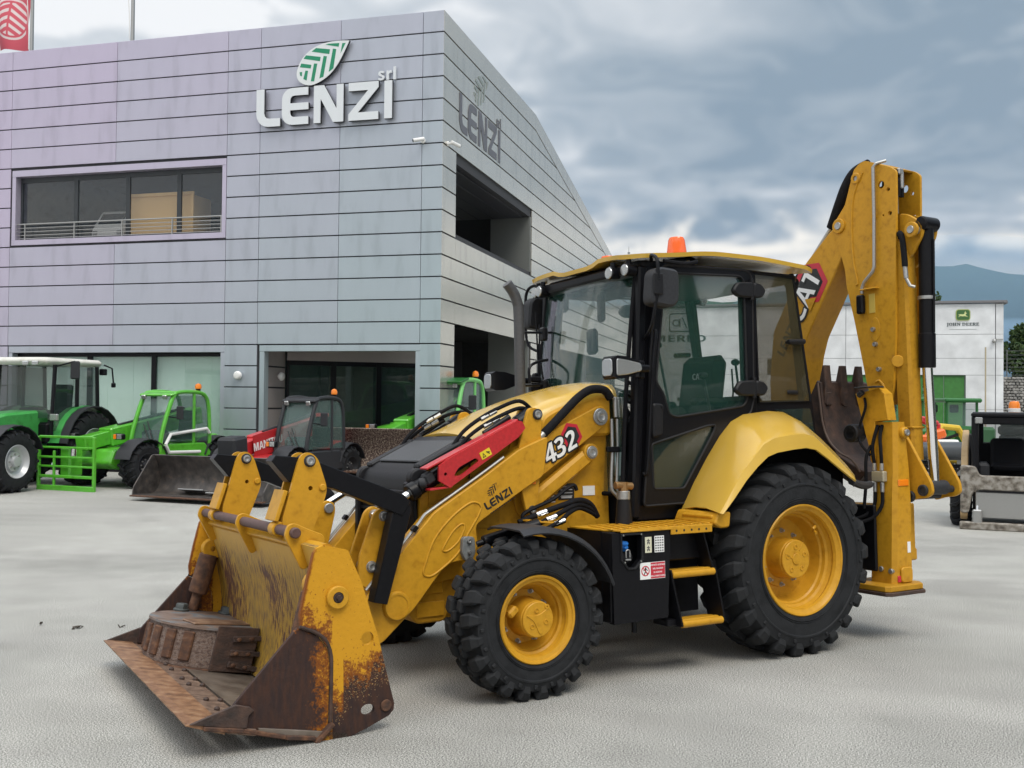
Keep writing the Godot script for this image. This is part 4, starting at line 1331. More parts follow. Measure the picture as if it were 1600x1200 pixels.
# a telescopic handler; cab on the left (-z), boom on the right
func telehandler(called: String, label: String, at: Transform3D, body: Material, frame: Material, boom_m: Material) -> Node3D:
	var T := thing(called, label, "telehandler", at, "telehandlers parked in a row before the building")
	var rim: Material = M.charcoal
	for q in [[1.25, 0.82, 1.0], [1.25, -0.82, -1.0], [-1.35, 0.82, 1.0], [-1.35, -0.82, -1.0]]: plain_wheel(T, "wheel", Vector3(q[0], 0.56, q[1]), 0.57, 0.42, 0.29, 15, rim, q[2])
	var b := MB.new()
	b.prism(soft(P([-2.2, 0.55, -2.2, 1.1, -1.9, 1.25, 0.7, 1.0, 1.7, 0.95, 1.85, 0.6, 1.6, 0.45, -2.0, 0.45]), 0.08), -0.45, 0.5, 0.04)
	part("chassis", b, body, T)
	b = MB.new()   # engine side, right of the boom
	b.prism(soft(P([-1.0, 0.5, -1.0, 1.25, 0.5, 1.2, 0.7, 0.9, 0.7, 0.5]), 0.1), 0.55, 1.05, 0.06)
	part("engine_cover", b, body, T)
	for s in [[1.25, -0.84], [1.25, 0.84], [-1.35, -0.84], [-1.35, 0.84]]:
		var g := []
		for k in 9:
			var a := 0.25 + (PI - 0.5) * k / 8.0
			g.append([Vector3(s[0] + cos(a) * 0.64, 0.57 + sin(a) * 0.62, s[1] - 0.22), Vector3(s[0] + cos(a) * 0.66, 0.57 + sin(a) * 0.64, s[1]), Vector3(s[0] + cos(a) * 0.64, 0.57 + sin(a) * 0.62, s[1] + 0.22)])
		b = MB.new()
		b.sheet(g, 0.02)
		part("mudguard", b, M.charcoal, T, 50.0)
	# cab
	var C := group("cab", T)
	b = MB.new()
	b.prism(soft(P([0.95, 0.62, 0.78, 1.05, -0.75, 1.05, -1.0, 0.8, -0.9, 0.55, 0.6, 0.5]), 0.06), -1.02, -0.10, 0.03)
	part("cab_base", b, frame, C)
	var zl := -1.0; var zr := -0.12
	for z in [zl, zr]:
		cage(C, "cab_frame", [curve([Vector3(0.86, 0.72, z), Vector3(0.80, 1.25, z), Vector3(0.60, 1.85, z), Vector3(0.40, 2.27, z), Vector3(0.20, 2.37, z), Vector3(-0.35, 2.38, z), Vector3(-0.72, 2.30, z), Vector3(-0.88, 1.95, z), Vector3(-0.93, 1.0, z)], 4)], 0.052, frame)
	cage(C, "door_post", [[Vector3(-0.33, 1.0, zl), Vector3(-0.33, 2.35, zl)]], 0.04, frame)
	b = MB.new()
	b.box(Vector3(-0.18, 2.375, -0.56), Vector3(1.05, 0.05, 0.86), 0.02)
	b.box(Vector3(0.42, 2.315, -0.56), Vector3(0.24, 0.07, 0.98), 0.03, Basis(Vector3.BACK, -0.25))
	part("roof", b, frame, C, 30.0)
	pane(C, "windscreen", [Vector3(0.86, 0.95, zr), Vector3(0.86, 0.95, zl), Vector3(0.62, 1.82, zl), Vector3(0.42, 2.26, zl), Vector3(0.42, 2.26, zr), Vector3(0.62, 1.82, zr)], M.bg_glass)
	pane(C, "side_window", [Vector3(0.74, 1.1, zl), Vector3(-0.3, 1.1, zl), Vector3(-0.3, 2.32, zl), Vector3(0.30, 2.32, zl), Vector3(0.60, 1.75, zl)], M.bg_glass)
	pane(C, "side_window", [Vector3(-0.36, 1.1, zl), Vector3(-0.9, 1.1, zl), Vector3(-0.86, 1.95, zl), Vector3(-0.70, 2.28, zl), Vector3(-0.36, 2.32, zl)], M.bg_glass)
	pane(C, "rear_window", [Vector3(-0.92, 1.1, zl), Vector3(-0.92, 1.1, zr), Vector3(-0.74, 2.28, zr), Vector3(-0.74, 2.28, zl)], M.bg_glass)
	b = MB.new()
	b.box(Vector3(-0.35, 1.2, -0.56), Vector3(0.5, 0.14, 0.5), 0.05); b.box(Vector3(-0.62, 1.55, -0.56), Vector3(0.14, 0.7, 0.48), 0.05, Basis(Vector3.BACK, 0.12))
	b.box(Vector3(0.5, 1.15, -0.56), Vector3(0.3, 0.5, 0.7), 0.08)
	part("seat_and_dash", b, M.black_matt, C)
	cage(C, "wiper", [[Vector3(0.87, 1.0, -0.85), Vector3(0.70, 1.62, -0.50)], [Vector3(0.88, 1.0, -0.75), Vector3(0.72, 1.55, -0.40)]], 0.012, M.black)
	boxes(C, "mirror", [[0.55, 1.85, -1.32, 0.05, 0.34, 0.20]], M.charcoal, 0.02)
	cage(C, "mirror_arm", [[Vector3(0.62, 1.75, -1.02), Vector3(0.56, 1.72, -1.25)]], 0.015, M.black)
	beacon_on(C, Vector3(-0.6, 2.36, -0.9))
	for z in [-0.85, -0.22]:
		b = MB.new(); b.box(Vector3(0.53, 2.24, z), Vector3(0.06, 0.11, 0.12), 0.015, Basis(Vector3.BACK, -0.3)); part("work_light", b, M.lamp_face, C, 0.0)
	# boom
	var Bm := group("boom", T)
	var p0 := Vector3(-1.9, 1.75, 0.2); var p1 := Vector3(1.3, 1.22, 0.2); var p2 := Vector3(2.05, 1.08, 0.2)
	b = MB.new(); bar(b, p0, p1, 0.40, 0.46, 0.03); part("outer_section", b, boom_m, Bm, 0.0)
	b = MB.new(); bar(b, p1 - (p1 - p0).normalized() * 0.3, p2, 0.30, 0.34, 0.02); part("inner_section", b, boom_m, Bm, 0.0)
	b = MB.new(); bar(b, Vector3(-1.4, 1.95, 0.2), Vector3(0.9, 1.52, 0.2), 0.12, 0.06, 0.02); part("hose_cover", b, M.black, Bm, 0.0)
	b = MB.new(); b.cyl(Vector3(-0.4, 1.0, 0.2), Vector3(0.7, 1.12, 0.2), 0.08, 12); part("lift_cylinder", b, M.black, Bm)
	# head lamps on the front guards
	for z in [-0.62, 0.75]:
		b = MB.new(); b.box(Vector3(1.72, 1.27, z), Vector3(0.14, 0.15, 0.26), 0.03)
		var h := part("headlamp", b, M.black, T, 0.0)
		b = MB.new(); b.box(Vector3(1.795, 1.27, z - 0.05), Vector3(0.012, 0.11, 0.13), 0.005); part("lens", b, M.lamp_face, h, 0.0)
		b = MB.new(); b.box(Vector3(1.795, 1.27, z + 0.075), Vector3(0.012, 0.11, 0.08), 0.005); part("indicator", b, M.amber, h, 0.0)
	return T

func big_bucket(parent: Node3D, called: String, x: float, y: float, w: float, m: Material, sc := 1.0):
	var b := MB.new()
	var prof := curve([Vector3(0.92, 0.02, 0), Vector3(0.35, 0.0, 0), Vector3(0.12, 0.08, 0), Vector3(0.0, 0.32, 0), Vector3(0.06, 0.62, 0), Vector3(0.22, 0.92, 0)], 4)
	var g := []
	for p in prof: g.append([Vector3(x, y, w / 2) + p * sc, Vector3(x, y, 0) + p * sc, Vector3(x, y, -w / 2) + p * sc])
	g.reverse()
	b.sheet(g, 0.03)
	var K := part(called, b, m, parent, 50.0)
	for s in [1.0, -1.0]:
		b = MB.new()
		b.xf = Transform3D(Basis().scaled(Vector3.ONE * sc), Vector3(x, y, s * w / 2))
		b.prism(soft(P([0.94, 0.0, 0.35, -0.02, 0.1, 0.06, -0.02, 0.32, 0.04, 0.62, 0.20, 0.93, 0.32, 0.90, 0.90, 0.22]), 0.03), -0.015, 0.015)
		part("bucket_side", b, m, K, 0.0)
	b = MB.new()
	b.box(Vector3(x + 0.92 * sc, y + 0.015, 0), Vector3(0.16, 0.035, w + 0.06), 0.008)
	part("bucket_edge", b, M.rust, K, 0.0)
	for k in 9:
		b = MB.new()
		b.ball(Vector3(x + 0.86 * sc, y + 0.035, -w * 0.44 + w * 0.11 * k), Vector3(0.02, 0.015, 0.02), 8)
		part("edge_bolt", b, M.rust, K)

func background_vehicles():
	M.bg_glass = glass(lin(0.10, 0.17, 0.155), 0.45)
	# --- lime telehandler with a barred fork carriage
	var T := telehandler("green_telehandler", "lime green telehandler with a barred fork carriage, next to the white-roofed tractor", parked(-9.45, -26.5, -0.36, 0.93), M.green, M.green, M.green)
	T.scale = Vector3(1.09, 1.0, 1.06)
	var F := group("fork_carriage", T, Transform3D(Basis(), Vector3(0, -0.13, 0)))
	var x := 2.55
	boxes(F, "carriage_bar", [[x, 0.14, 0.1, 0.10, 0.22, 1.62], [x, 1.40, 0.1, 0.06, 0.06, 1.56], [x, 1.15, 0.1, 0.05, 0.05, 1.56], [x, 0.92, 0.1, 0.05, 0.05, 1.58], [x, 0.70, 0.1, 0.05, 0.05, 1.58], [x, 0.46, 0.1, 0.06, 0.07, 1.62]], M.green, 0.012)
	boxes(F, "carriage_post", [[x, 0.74, -0.70, 0.08, 1.34, 0.06], [x, 0.74, 0.90, 0.08, 1.34, 0.06], [x, 0.62, 0.45, 0.06, 0.9, 0.05]], M.green, 0.012)
	boxes(F, "carriage_link", [[2.3, 0.8, 0.2, 0.4, 0.7, 0.30]], M.green, 0.04)
	var b := MB.new(); b.cyl(Vector3(2.42, 0.95, 0.02), Vector3(2.42, 1.15, 0.02), 0.07, 12); part("quick_coupler", b, M.chrome, F)
	# white trim on the cab door
	cage(T, "door_trim", [[Vector3(0.72, 1.05, -1.06), Vector3(0.55, 1.30, -1.06), Vector3(-0.75, 1.42, -1.06), Vector3(-0.85, 1.30, -1.06)], [Vector3(0.72, 1.05, -1.06), Vector3(0.60, 0.85, -1.06), Vector3(-0.5, 0.82, -1.06)]], 0.04, M.white)
	# --- red telehandler with the big dark bucket
	var black_frame: Material = M.charcoal
	T = telehandler("red_telehandler", "red telehandler with a dark grey cab, carrying the big dark bucket", parked(-5.35, -24.45, -0.36, 0.93), M.red, black_frame, M.red)
	T.scale = Vector3(0.95, 0.95, 0.95)
	boxes(T, "boom_head", [[2.1, 1.08, 0.2, 0.55, 0.72, 0.52, -0.1], [2.0, 0.75, 0.2, 0.4, 0.5, 0.4, -0.2]], M.charcoal, 0.06)
	boxes(T, "boom_side_plate", [[1.1, 1.26, -0.02, 1.0, 0.56, 0.02, -0.16]], M.red, 0.004)
	part("boom_lettering", text_mb("MANITOU", 0.26, 0.01, Transform3D(Basis(Vector3.UP, PI) * Basis(Vector3.BACK, 0.165), Vector3(1.02, 1.26, -0.042))), M.decal_white, T, 0.0)
	big_bucket(T, "loader_bucket", 2.75, 0.10, 3.5, mat(Color.WHITE, 0.42, 0.3, ramp_tex(55, 0.01, 5, [[0.0, lin(0.03, 0.025, 0.023)], [0.5, lin(0.065, 0.058, 0.054)], [0.8, lin(0.10, 0.085, 0.075)], [1.0, lin(0.15, 0.10, 0.075)]]), 0.8, M.rough_n, 0.1))
	boxes(T, "loose_plate", [[3.05, 0.19, -0.25, 0.30, 0.03, 0.75, 0.12], [3.05, 0.23, 0.55, 0.28, 0.03, 0.7, 0.25]], M.zinc, 0.008)
	# --- third telehandler behind the hood, with the dried-mud bucket
	T = telehandler("large_green_telehandler", "tall green telehandler behind the yellow hood, its brown bucket spattered with dried mud", parked(-2.25, -28.6, -0.36, 0.93), M.green, mat(lin(0.16, 0.50, 0.14), 0.35), M.green)
	T.scale = Vector3(1.14, 1.18, 1.14)
	boxes(T, "roof_grille", [[0.40, 2.36, -0.56, 0.5, 0.05, 1.0, -0.2]], M.green_dark, 0.01)
	var mud := mat(Color.WHITE, 0.8, 0.0, ramp_tex(57, 0.02, 5, [[0.0, lin(0.045, 0.026, 0.022)], [0.5, lin(0.075, 0.045, 0.038)], [0.58, lin(0.11, 0.07, 0.055)], [0.68, lin(0.35, 0.29, 0.22)], [1.0, lin(0.5, 0.44, 0.36)]]), 2.2, M.rough_n, 0.3)
	big_bucket(T, "loader_bucket", 2.7, 0.36, 3.5, mud, 1.0)
	boxes(T, "hood_panel", [[0.9, 1.20, 0.85, 1.2, 0.10, 0.5, -0.1], [-0.2, 1.32, 0.82, 0.9, 0.10, 0.5, -0.05]], M.green, 0.03)
	# pallet on the ground beneath it
	b = MB.new()
	for k in 5: b.box(Vector3(0, 0.13, -0.5 + 0.25 * k), Vector3(1.1, 0.025, 0.12))
	for k in 3: b.box(Vector3(-0.45 + 0.45 * k, 0.06, 0), Vector3(0.10, 0.10, 1.1))
	var pl := solo("wooden_pallet", b, mat(lin(0.16, 0.11, 0.07), 0.85, 0.0, M.grime, 2.0), "weathered wooden pallet on the asphalt under the mud-spattered bucket", "pallet", "", 0.0)
	pl.transform = parked(-3.3, -23.6, -0.3, 0.95)
	tractor()
	skid_steer()

func tractor():
	var T := thing("farm_tractor", "green farm tractor with white roof and dark glass cab at the left edge", "tractor", parked(-11.80, -26.1, -0.25, 0.97))
	var rimm := mat(lin(0.52, 0.53, 0.54), 0.4, 0.4)
	for s in [1.0, -1.0]:
		plain_wheel(T, "front_wheel", Vector3(2.65, 0.72, s * 0.92), 0.74, 0.46, 0.38, 18, rimm, s)
		plain_wheel(T, "rear_wheel", Vector3(0.0, 0.92, s * 0.92), 0.94, 0.56, 0.50, 20, rimm, s)
	var b := MB.new()
	b.prism(soft(P([0.75, 0.95, 0.75, 1.90, 2.2, 1.82, 3.2, 1.62, 3.45, 1.30, 3.40, 0.95]), 0.12), -0.42, 0.42, 0.06)
	part("hood", b, M.green2, T)
	boxes(T, "chassis", [[1.5, 0.75, 0, 3.4, 0.4, 0.5], [2.65, 0.70, 0, 0.25, 0.25, 1.5], [0.0, 0.92, 0, 0.4, 0.4, 1.6]], M.charcoal, 0.03)
	boxes(T, "cab_step", [[0.75, 0.75, -0.95, 0.35, 0.5, 0.3]], M.black, 0.02)
	for s in [1.0, -1.0]:
		var g := []
		for k in 11:
			var a := 0.15 + (PI - 0.45) * k / 10.0
			g.append([Vector3(cos(a) * 1.06, 0.92 + sin(a) * 1.04, s * 0.62), Vector3(cos(a) * 1.08, 0.92 + sin(a) * 1.06, s * 0.85), Vector3(cos(a) * 1.08, 0.92 + sin(a) * 1.06, s * 0.98)])
		if s < 0: for r in g: r.reverse()
		b = MB.new(); b.sheet(g, 0.03)
		var f := part("rear_fender", b, M.green2, T, 50.0)
		for r in g: for k in 3: r[k] = r[k] + Vector3(0, 0.0, s * 0.36 if k != 1 else s * 0.28)
		for r in g: r[0] = r[0].lerp(r[1], 0.0) if s > 0 else r[0]
		var g2 := []
		for r in g:
			var lo: Vector3 = r[0] if s > 0 else r[2]
			var hi: Vector3 = r[2] if s > 0 else r[0]
			var row := [Vector3(lo.x, lo.y, s * 0.98), Vector3(hi.x * 0.985, hi.y - 0.01, s * 1.22)]
			if s < 0: row.reverse()
			g2.append(row)
		b = MB.new(); b.sheet(g2, 0.03)
		part("fender_edge", b, M.charcoal, f, 50.0)
		g = []
		for k in 9:
			var a := 0.5 + (PI - 0.8) * k / 8.0
			g.append([Vector3(2.65 + cos(a) * 0.84, 0.72 + sin(a) * 0.82, s * 0.92 - 0.24), Vector3(2.65 + cos(a) * 0.86, 0.72 + sin(a) * 0.84, s * 0.92), Vector3(2.65 + cos(a) * 0.84, 0.72 + sin(a) * 0.82, s * 0.92 + 0.24)])
		b = MB.new(); b.sheet(g, 0.02)
		part("front_mudguard", b, M.charcoal, T, 50.0)
	var C := group("cab", T, Transform3D(Basis().scaled(Vector3(1.12, 1.06, 1.12)), Vector3(0.35, 0, 0)))
	var dg := glass(lin(0.03, 0.05, 0.045), 0.60)
	boxes(C, "cab_base", [[-0.05, 1.25, 0, 1.5, 0.5, 1.25]], M.black, 0.06)
	for z in [-0.72, 0.72]:
		cage(C, "cab_post", [[Vector3(0.72, 1.2, z), Vector3(0.62, 2.84, z)], [Vector3(-0.10, 1.3, z * 1.02), Vector3(-0.12, 2.84, z)], [Vector3(-0.86, 1.5, z), Vector3(-0.80, 2.84, z)]], 0.045, M.black)
		pane(C, "side_window", [Vector3(0.70, 1.3, z), Vector3(-0.08, 1.3, z), Vector3(-0.10, 2.82, z), Vector3(0.62, 2.82, z)] if z < 0 else [Vector3(0.70, 1.3, z), Vector3(0.62, 2.82, z), Vector3(-0.10, 2.82, z), Vector3(-0.08, 1.3, z)], dg)
		pane(C, "rear_quarter_window", [Vector3(-0.12, 1.5, z), Vector3(-0.84, 1.6, z), Vector3(-0.79, 2.82, z), Vector3(-0.13, 2.82, z)], dg)
	pane(C, "windscreen", [Vector3(0.72, 1.6, 0.68), Vector3(0.72, 1.6, -0.68), Vector3(0.63, 2.82, -0.68), Vector3(0.63, 2.82, 0.68)], dg)
	b = MB.new()
	b.xf = Transform3D(Basis(Vector3.RIGHT, -PI / 2), Vector3(0, 2.84, 0))
	b.prism(soft(P([-1.10, -0.72, 0.92, -0.72, 0.92, 0.72, -1.10, 0.72]), 0.22), 0.0, 0.17, 0.06)
	part("roof", b, mat(lin(0.62, 0.62, 0.58), 0.5, 0.0, M.grime, 0.6), C, 50.0)
	boxes(C, "seat", [[-0.3, 1.7, 0, 0.5, 0.15, 0.5], [-0.55, 2.05, 0, 0.15, 0.7, 0.5, 0.1], [0.45, 1.6, 0, 0.2, 0.5, 0.6]], M.black_matt, 0.05)
	boxes(C, "mirror", [[0.55, 2.72, -1.18, 0.06, 0.42, 0.24]], M.charcoal, 0.03)
	cage(C, "mirror_arm", [[Vector3(0.60, 2.80, -0.70), Vector3(0.56, 2.92, -1.18)]], 0.02, M.black)
	boxes(C, "roof_lamp", [[0.93, 2.87, -0.45, 0.05, 0.10, 0.16], [0.93, 2.87, -0.20, 0.05, 0.10, 0.16], [0.80, 1.62, -0.86, 0.08, 0.16, 0.2]], M.lamp_face, 0.02)
	cage(C, "rear_lamp_arm", [[Vector3(-1.05, 2.90, -0.72), Vector3(-1.18, 2.82, -0.85), Vector3(-1.2, 2.45, -0.88)]], 0.02, M.black)
	boxes(C, "rear_lamp", [[-1.2, 2.4, -0.88, 0.08, 0.12, 0.10], [-0.95, 2.72, -0.78, 0.14, 0.16, 0.14]], M.black, 0.02)

func skid_steer():
	var T := thing("skid_steer_loader", "dusty skid-steer loader with black open cab at the right edge", "loader", parked(9.38, -19.06, -0.42, 0.9))
	var tan := mat(lin(0.40, 0.27, 0.13), 0.6, 0.0, M.grime, 1.5)
	var dust := mat(lin(0.30, 0.28, 0.25), 0.8, 0.0, ramp_tex(58, 0.012, 5, [[0.0, Color(0.45, 0.42, 0.40)], [0.4, Color(0.8, 0.78, 0.75)], [0.7, Color(1, 1, 1)], [1.0, Color(1.1, 1.05, 1.0)]]), 1.0)
	var rim: Material = tan
	for s in [1.0, -1.0]:
		for x in [0.55, -0.55]: plain_wheel(T, "wheel", Vector3(x, 0.42, s * 0.80), 0.43, 0.34, 0.22, 13, rim, s)
	boxes(T, "lower_frame", [[-0.1, 0.55, 0, 2.1, 0.55, 1.2], [-0.9, 1.1, 0, 0.7, 0.7, 1.25]], M.charcoal, 0.04)
	var C := group("cab", T)
	for z in [-0.56, 0.56]:
		cage(C, "cab_post", [[Vector3(0.78, 0.85, z), Vector3(0.70, 2.02, z)], [Vector3(-0.55, 1.0, z), Vector3(-0.55, 2.02, z)]], 0.065, M.black)
		# mesh side guard: upright bars
		for k in 9: cage(C, "guard_bar", [[Vector3(0.62 - 0.13 * k, 1.0, z * 1.04), Vector3(0.58 - 0.13 * k, 1.98, z * 1.04)]], 0.009, M.charcoal)
		for k in 6: cage(C, "guard_bar", [[Vector3(0.70, 1.08 + 0.16 * k, z * 1.05), Vector3(-0.5, 1.08 + 0.16 * k, z * 1.05)]], 0.009, M.charcoal)
	boxes(C, "roof", [[0.08, 2.06, 0, 1.42, 0.10, 1.26]], M.black, 0.03)
	boxes(C, "header", [[0.735, 1.96, 0, 0.06, 0.14, 1.06]], M.black, 0.02)
	boxes(C, "rear_wall", [[-0.5, 1.15, 0, 0.06, 0.75, 1.0], [-0.5, 1.95, 0, 0.06, 0.12, 1.0], [-0.5, 1.65, -0.5, 0.06, 0.6, 0.16], [-0.5, 1.65, 0.5, 0.06, 0.6, 0.16]], M.black_matt, 0.02)
	pane(C, "rear_window", [Vector3(-0.47, 1.5, 0.42), Vector3(-0.47, 1.5, -0.42), Vector3(-0.47, 1.9, -0.42), Vector3(-0.47, 1.9, 0.42)], M.bg_glass)
	var b := MB.new()
	b.prism(soft(P([-0.25, 1.0, 0.25, 1.0, 0.28, 1.12, -0.05, 1.15, -0.18, 1.60, -0.30, 1.62, -0.36, 1.1]), 0.05), -0.30, 0.30, 0.05)
	part("seat", b, M.black_matt, C)
	boxes(C, "side_console", [[0.35, 1.0, -0.42, 0.7, 0.35, 0.20], [0.35, 1.0, 0.42, 0.7, 0.35, 0.20]], M.charcoal, 0.05)
	boxes(C, "white_lamp", [[0.78, 1.96, -0.50, 0.03, 0.12, 0.13], [0.78, 1.96, 0.50, 0.03, 0.12, 0.13]], M.lamp_face, 0.02)
	b = MB.new()
	b.lathe([Vector2(0.10, 0.0), Vector2(0.10, 0.08), Vector2(0.095, 0.16), Vector2(0.07, 0.21), Vector2(0, 0.22)], Vector3(0.2, 2.11, -0.1), Vector3.UP, 18)
	part("beacon", b, M.amber, C)
	b = MB.new(); b.ring(Vector3(0.2, 2.115, -0.1), Vector3(0.2, 2.19, -0.1), 0.09, 0.106, 18); part("beacon_band", b, M.white, C)
	# lift arms and cross frame
	for s in [1.0, -1.0]:
		b = MB.new()
		b.prism(soft(P([-1.3, 1.55, -1.2, 1.75, 0.2, 1.45, 1.05, 0.75, 1.25, 0.25, 1.1, 0.15, 0.9, 0.6, 0.1, 1.2, -1.2, 1.45]), 0.06), s * 0.74 - 0.06, s * 0.74 + 0.06, 0.015)
		part("lift_arm", b, tan, T, 30.0)
		b = MB.new(); b.cyl(Vector3(1.12, 0.70, s * 0.52), Vector3(1.28, 0.18, s * 0.52), 0.035, 12); part("tilt_cylinder", b, M.chrome, T)
		boxes(T, "coupler_bracket", [[1.30, 0.20, s * 0.52, 0.12, 0.34, 0.16]], M.zinc, 0.02)
		boxes(T, "rear_tower", [[-1.1, 1.2, s * 0.70, 0.4, 0.95, 0.12]], M.charcoal, 0.03)
	b = MB.new()
	b.xf = Transform3D(ZY, Vector3.ZERO)
	b.prism(soft(P([-0.80, 0.30, -0.80, 1.16, -0.55, 1.14, -0.48, 0.98, 0.48, 0.98, 0.55, 1.14, 0.80, 1.16, 0.80, 0.30, 0.66, 0.30, 0.60, 0.66, 0.50, 0.72, -0.50, 0.72, -0.60, 0.66, -0.66, 0.30]), 0.05), -1.28, -1.16, 0.02)
	part("cross_frame", b, dust, T, 30.0)
	boxes(T, "coupler_plate", [[1.22, 0.45, 0, 0.03, 0.46, 1.1]], M.zinc, 0.01)
	boxes(T, "coupler_bar", [[1.30, 0.08, 0, 0.14, 0.14, 1.62]], dust, 0.02)

# ---------------------------------------------------------------- the backhoe loader: x to the rear (0 at the rear axle), y up, z to the side that faces the camera
const ZY := Basis(Vector3(0, 0, 1), Vector3(0, 1, 0), Vector3(-1, 0, 0))   # draws a (z, y) outline and extrudes it along x

func machine_frame() -> Transform3D:
	return Transform3D(Basis(Vector3(0.8622, -0.0013, -0.5065), Vector3(-0.0215, 0.999, -0.0390), Vector3(0.5061, 0.0445, 0.8613)).orthonormalized(), Vector3(1.4056, -0.057, -8.2388))

func bar(mb: MB, a: Vector3, b: Vector3, w: float, h: float, bev := 0.006, up := Vector3.UP):
	var d := (b - a).normalized()
	var s := up.cross(d).normalized()
	mb.box((a + b) / 2, Vector3(w, h, (b - a).length()), bev, Basis(s, d.cross(s), d))

func V2(a: Array, z: float) -> Array:   # flat list of x, y to points on one z
	var o := []
	for k in range(0, a.size(), 2): o.append(Vector3(a[k], a[k + 1], z))
	return o

func pin(mb: MB, x: float, y: float, z: float, r: float, out := 1.0):
	mb.lathe([Vector2(0, 0), Vector2(r, 0), Vector2(r, 0.012), Vector2(r * 0.93, 0.016), Vector2(r * 0.6, 0.017), Vector2(r * 0.5, 0.012), Vector2(r * 0.3, 0.010), Vector2(0, 0.010)], Vector3(x, y, z), Vector3(0, 0, out), 20)

# a lug that runs over the tyre's shoulder: stations (radius, z, angle shift, half width, height)
func lug(mb: MB, ang: float, st: Array):
	var rings := []
	for s in st:
		var r: float = s[0]; var z: float = s[1]; var a: float = ang + s[2]
		var hw: float = s[3]; var hgt: float = s[4]
		var n: Vector2 = s[5]
		var rad := Vector3(cos(a), sin(a), 0)
		var tan := Vector3(-sin(a), cos(a), 0)
		var base := rad * r + Vector3(0, 0, z)
		var up := rad * n.x + Vector3(0, 0, n.y)
		rings.append([base - tan * hw - up * 0.02, base - tan * hw * 0.97 + up * hgt * 0.72, base - tan * hw * 0.72 + up * hgt, base + tan * hw * 0.72 + up * hgt, base + tan * hw * 0.97 + up * hgt * 0.72, base + tan * hw - up * 0.02])
	mb.loft(rings)

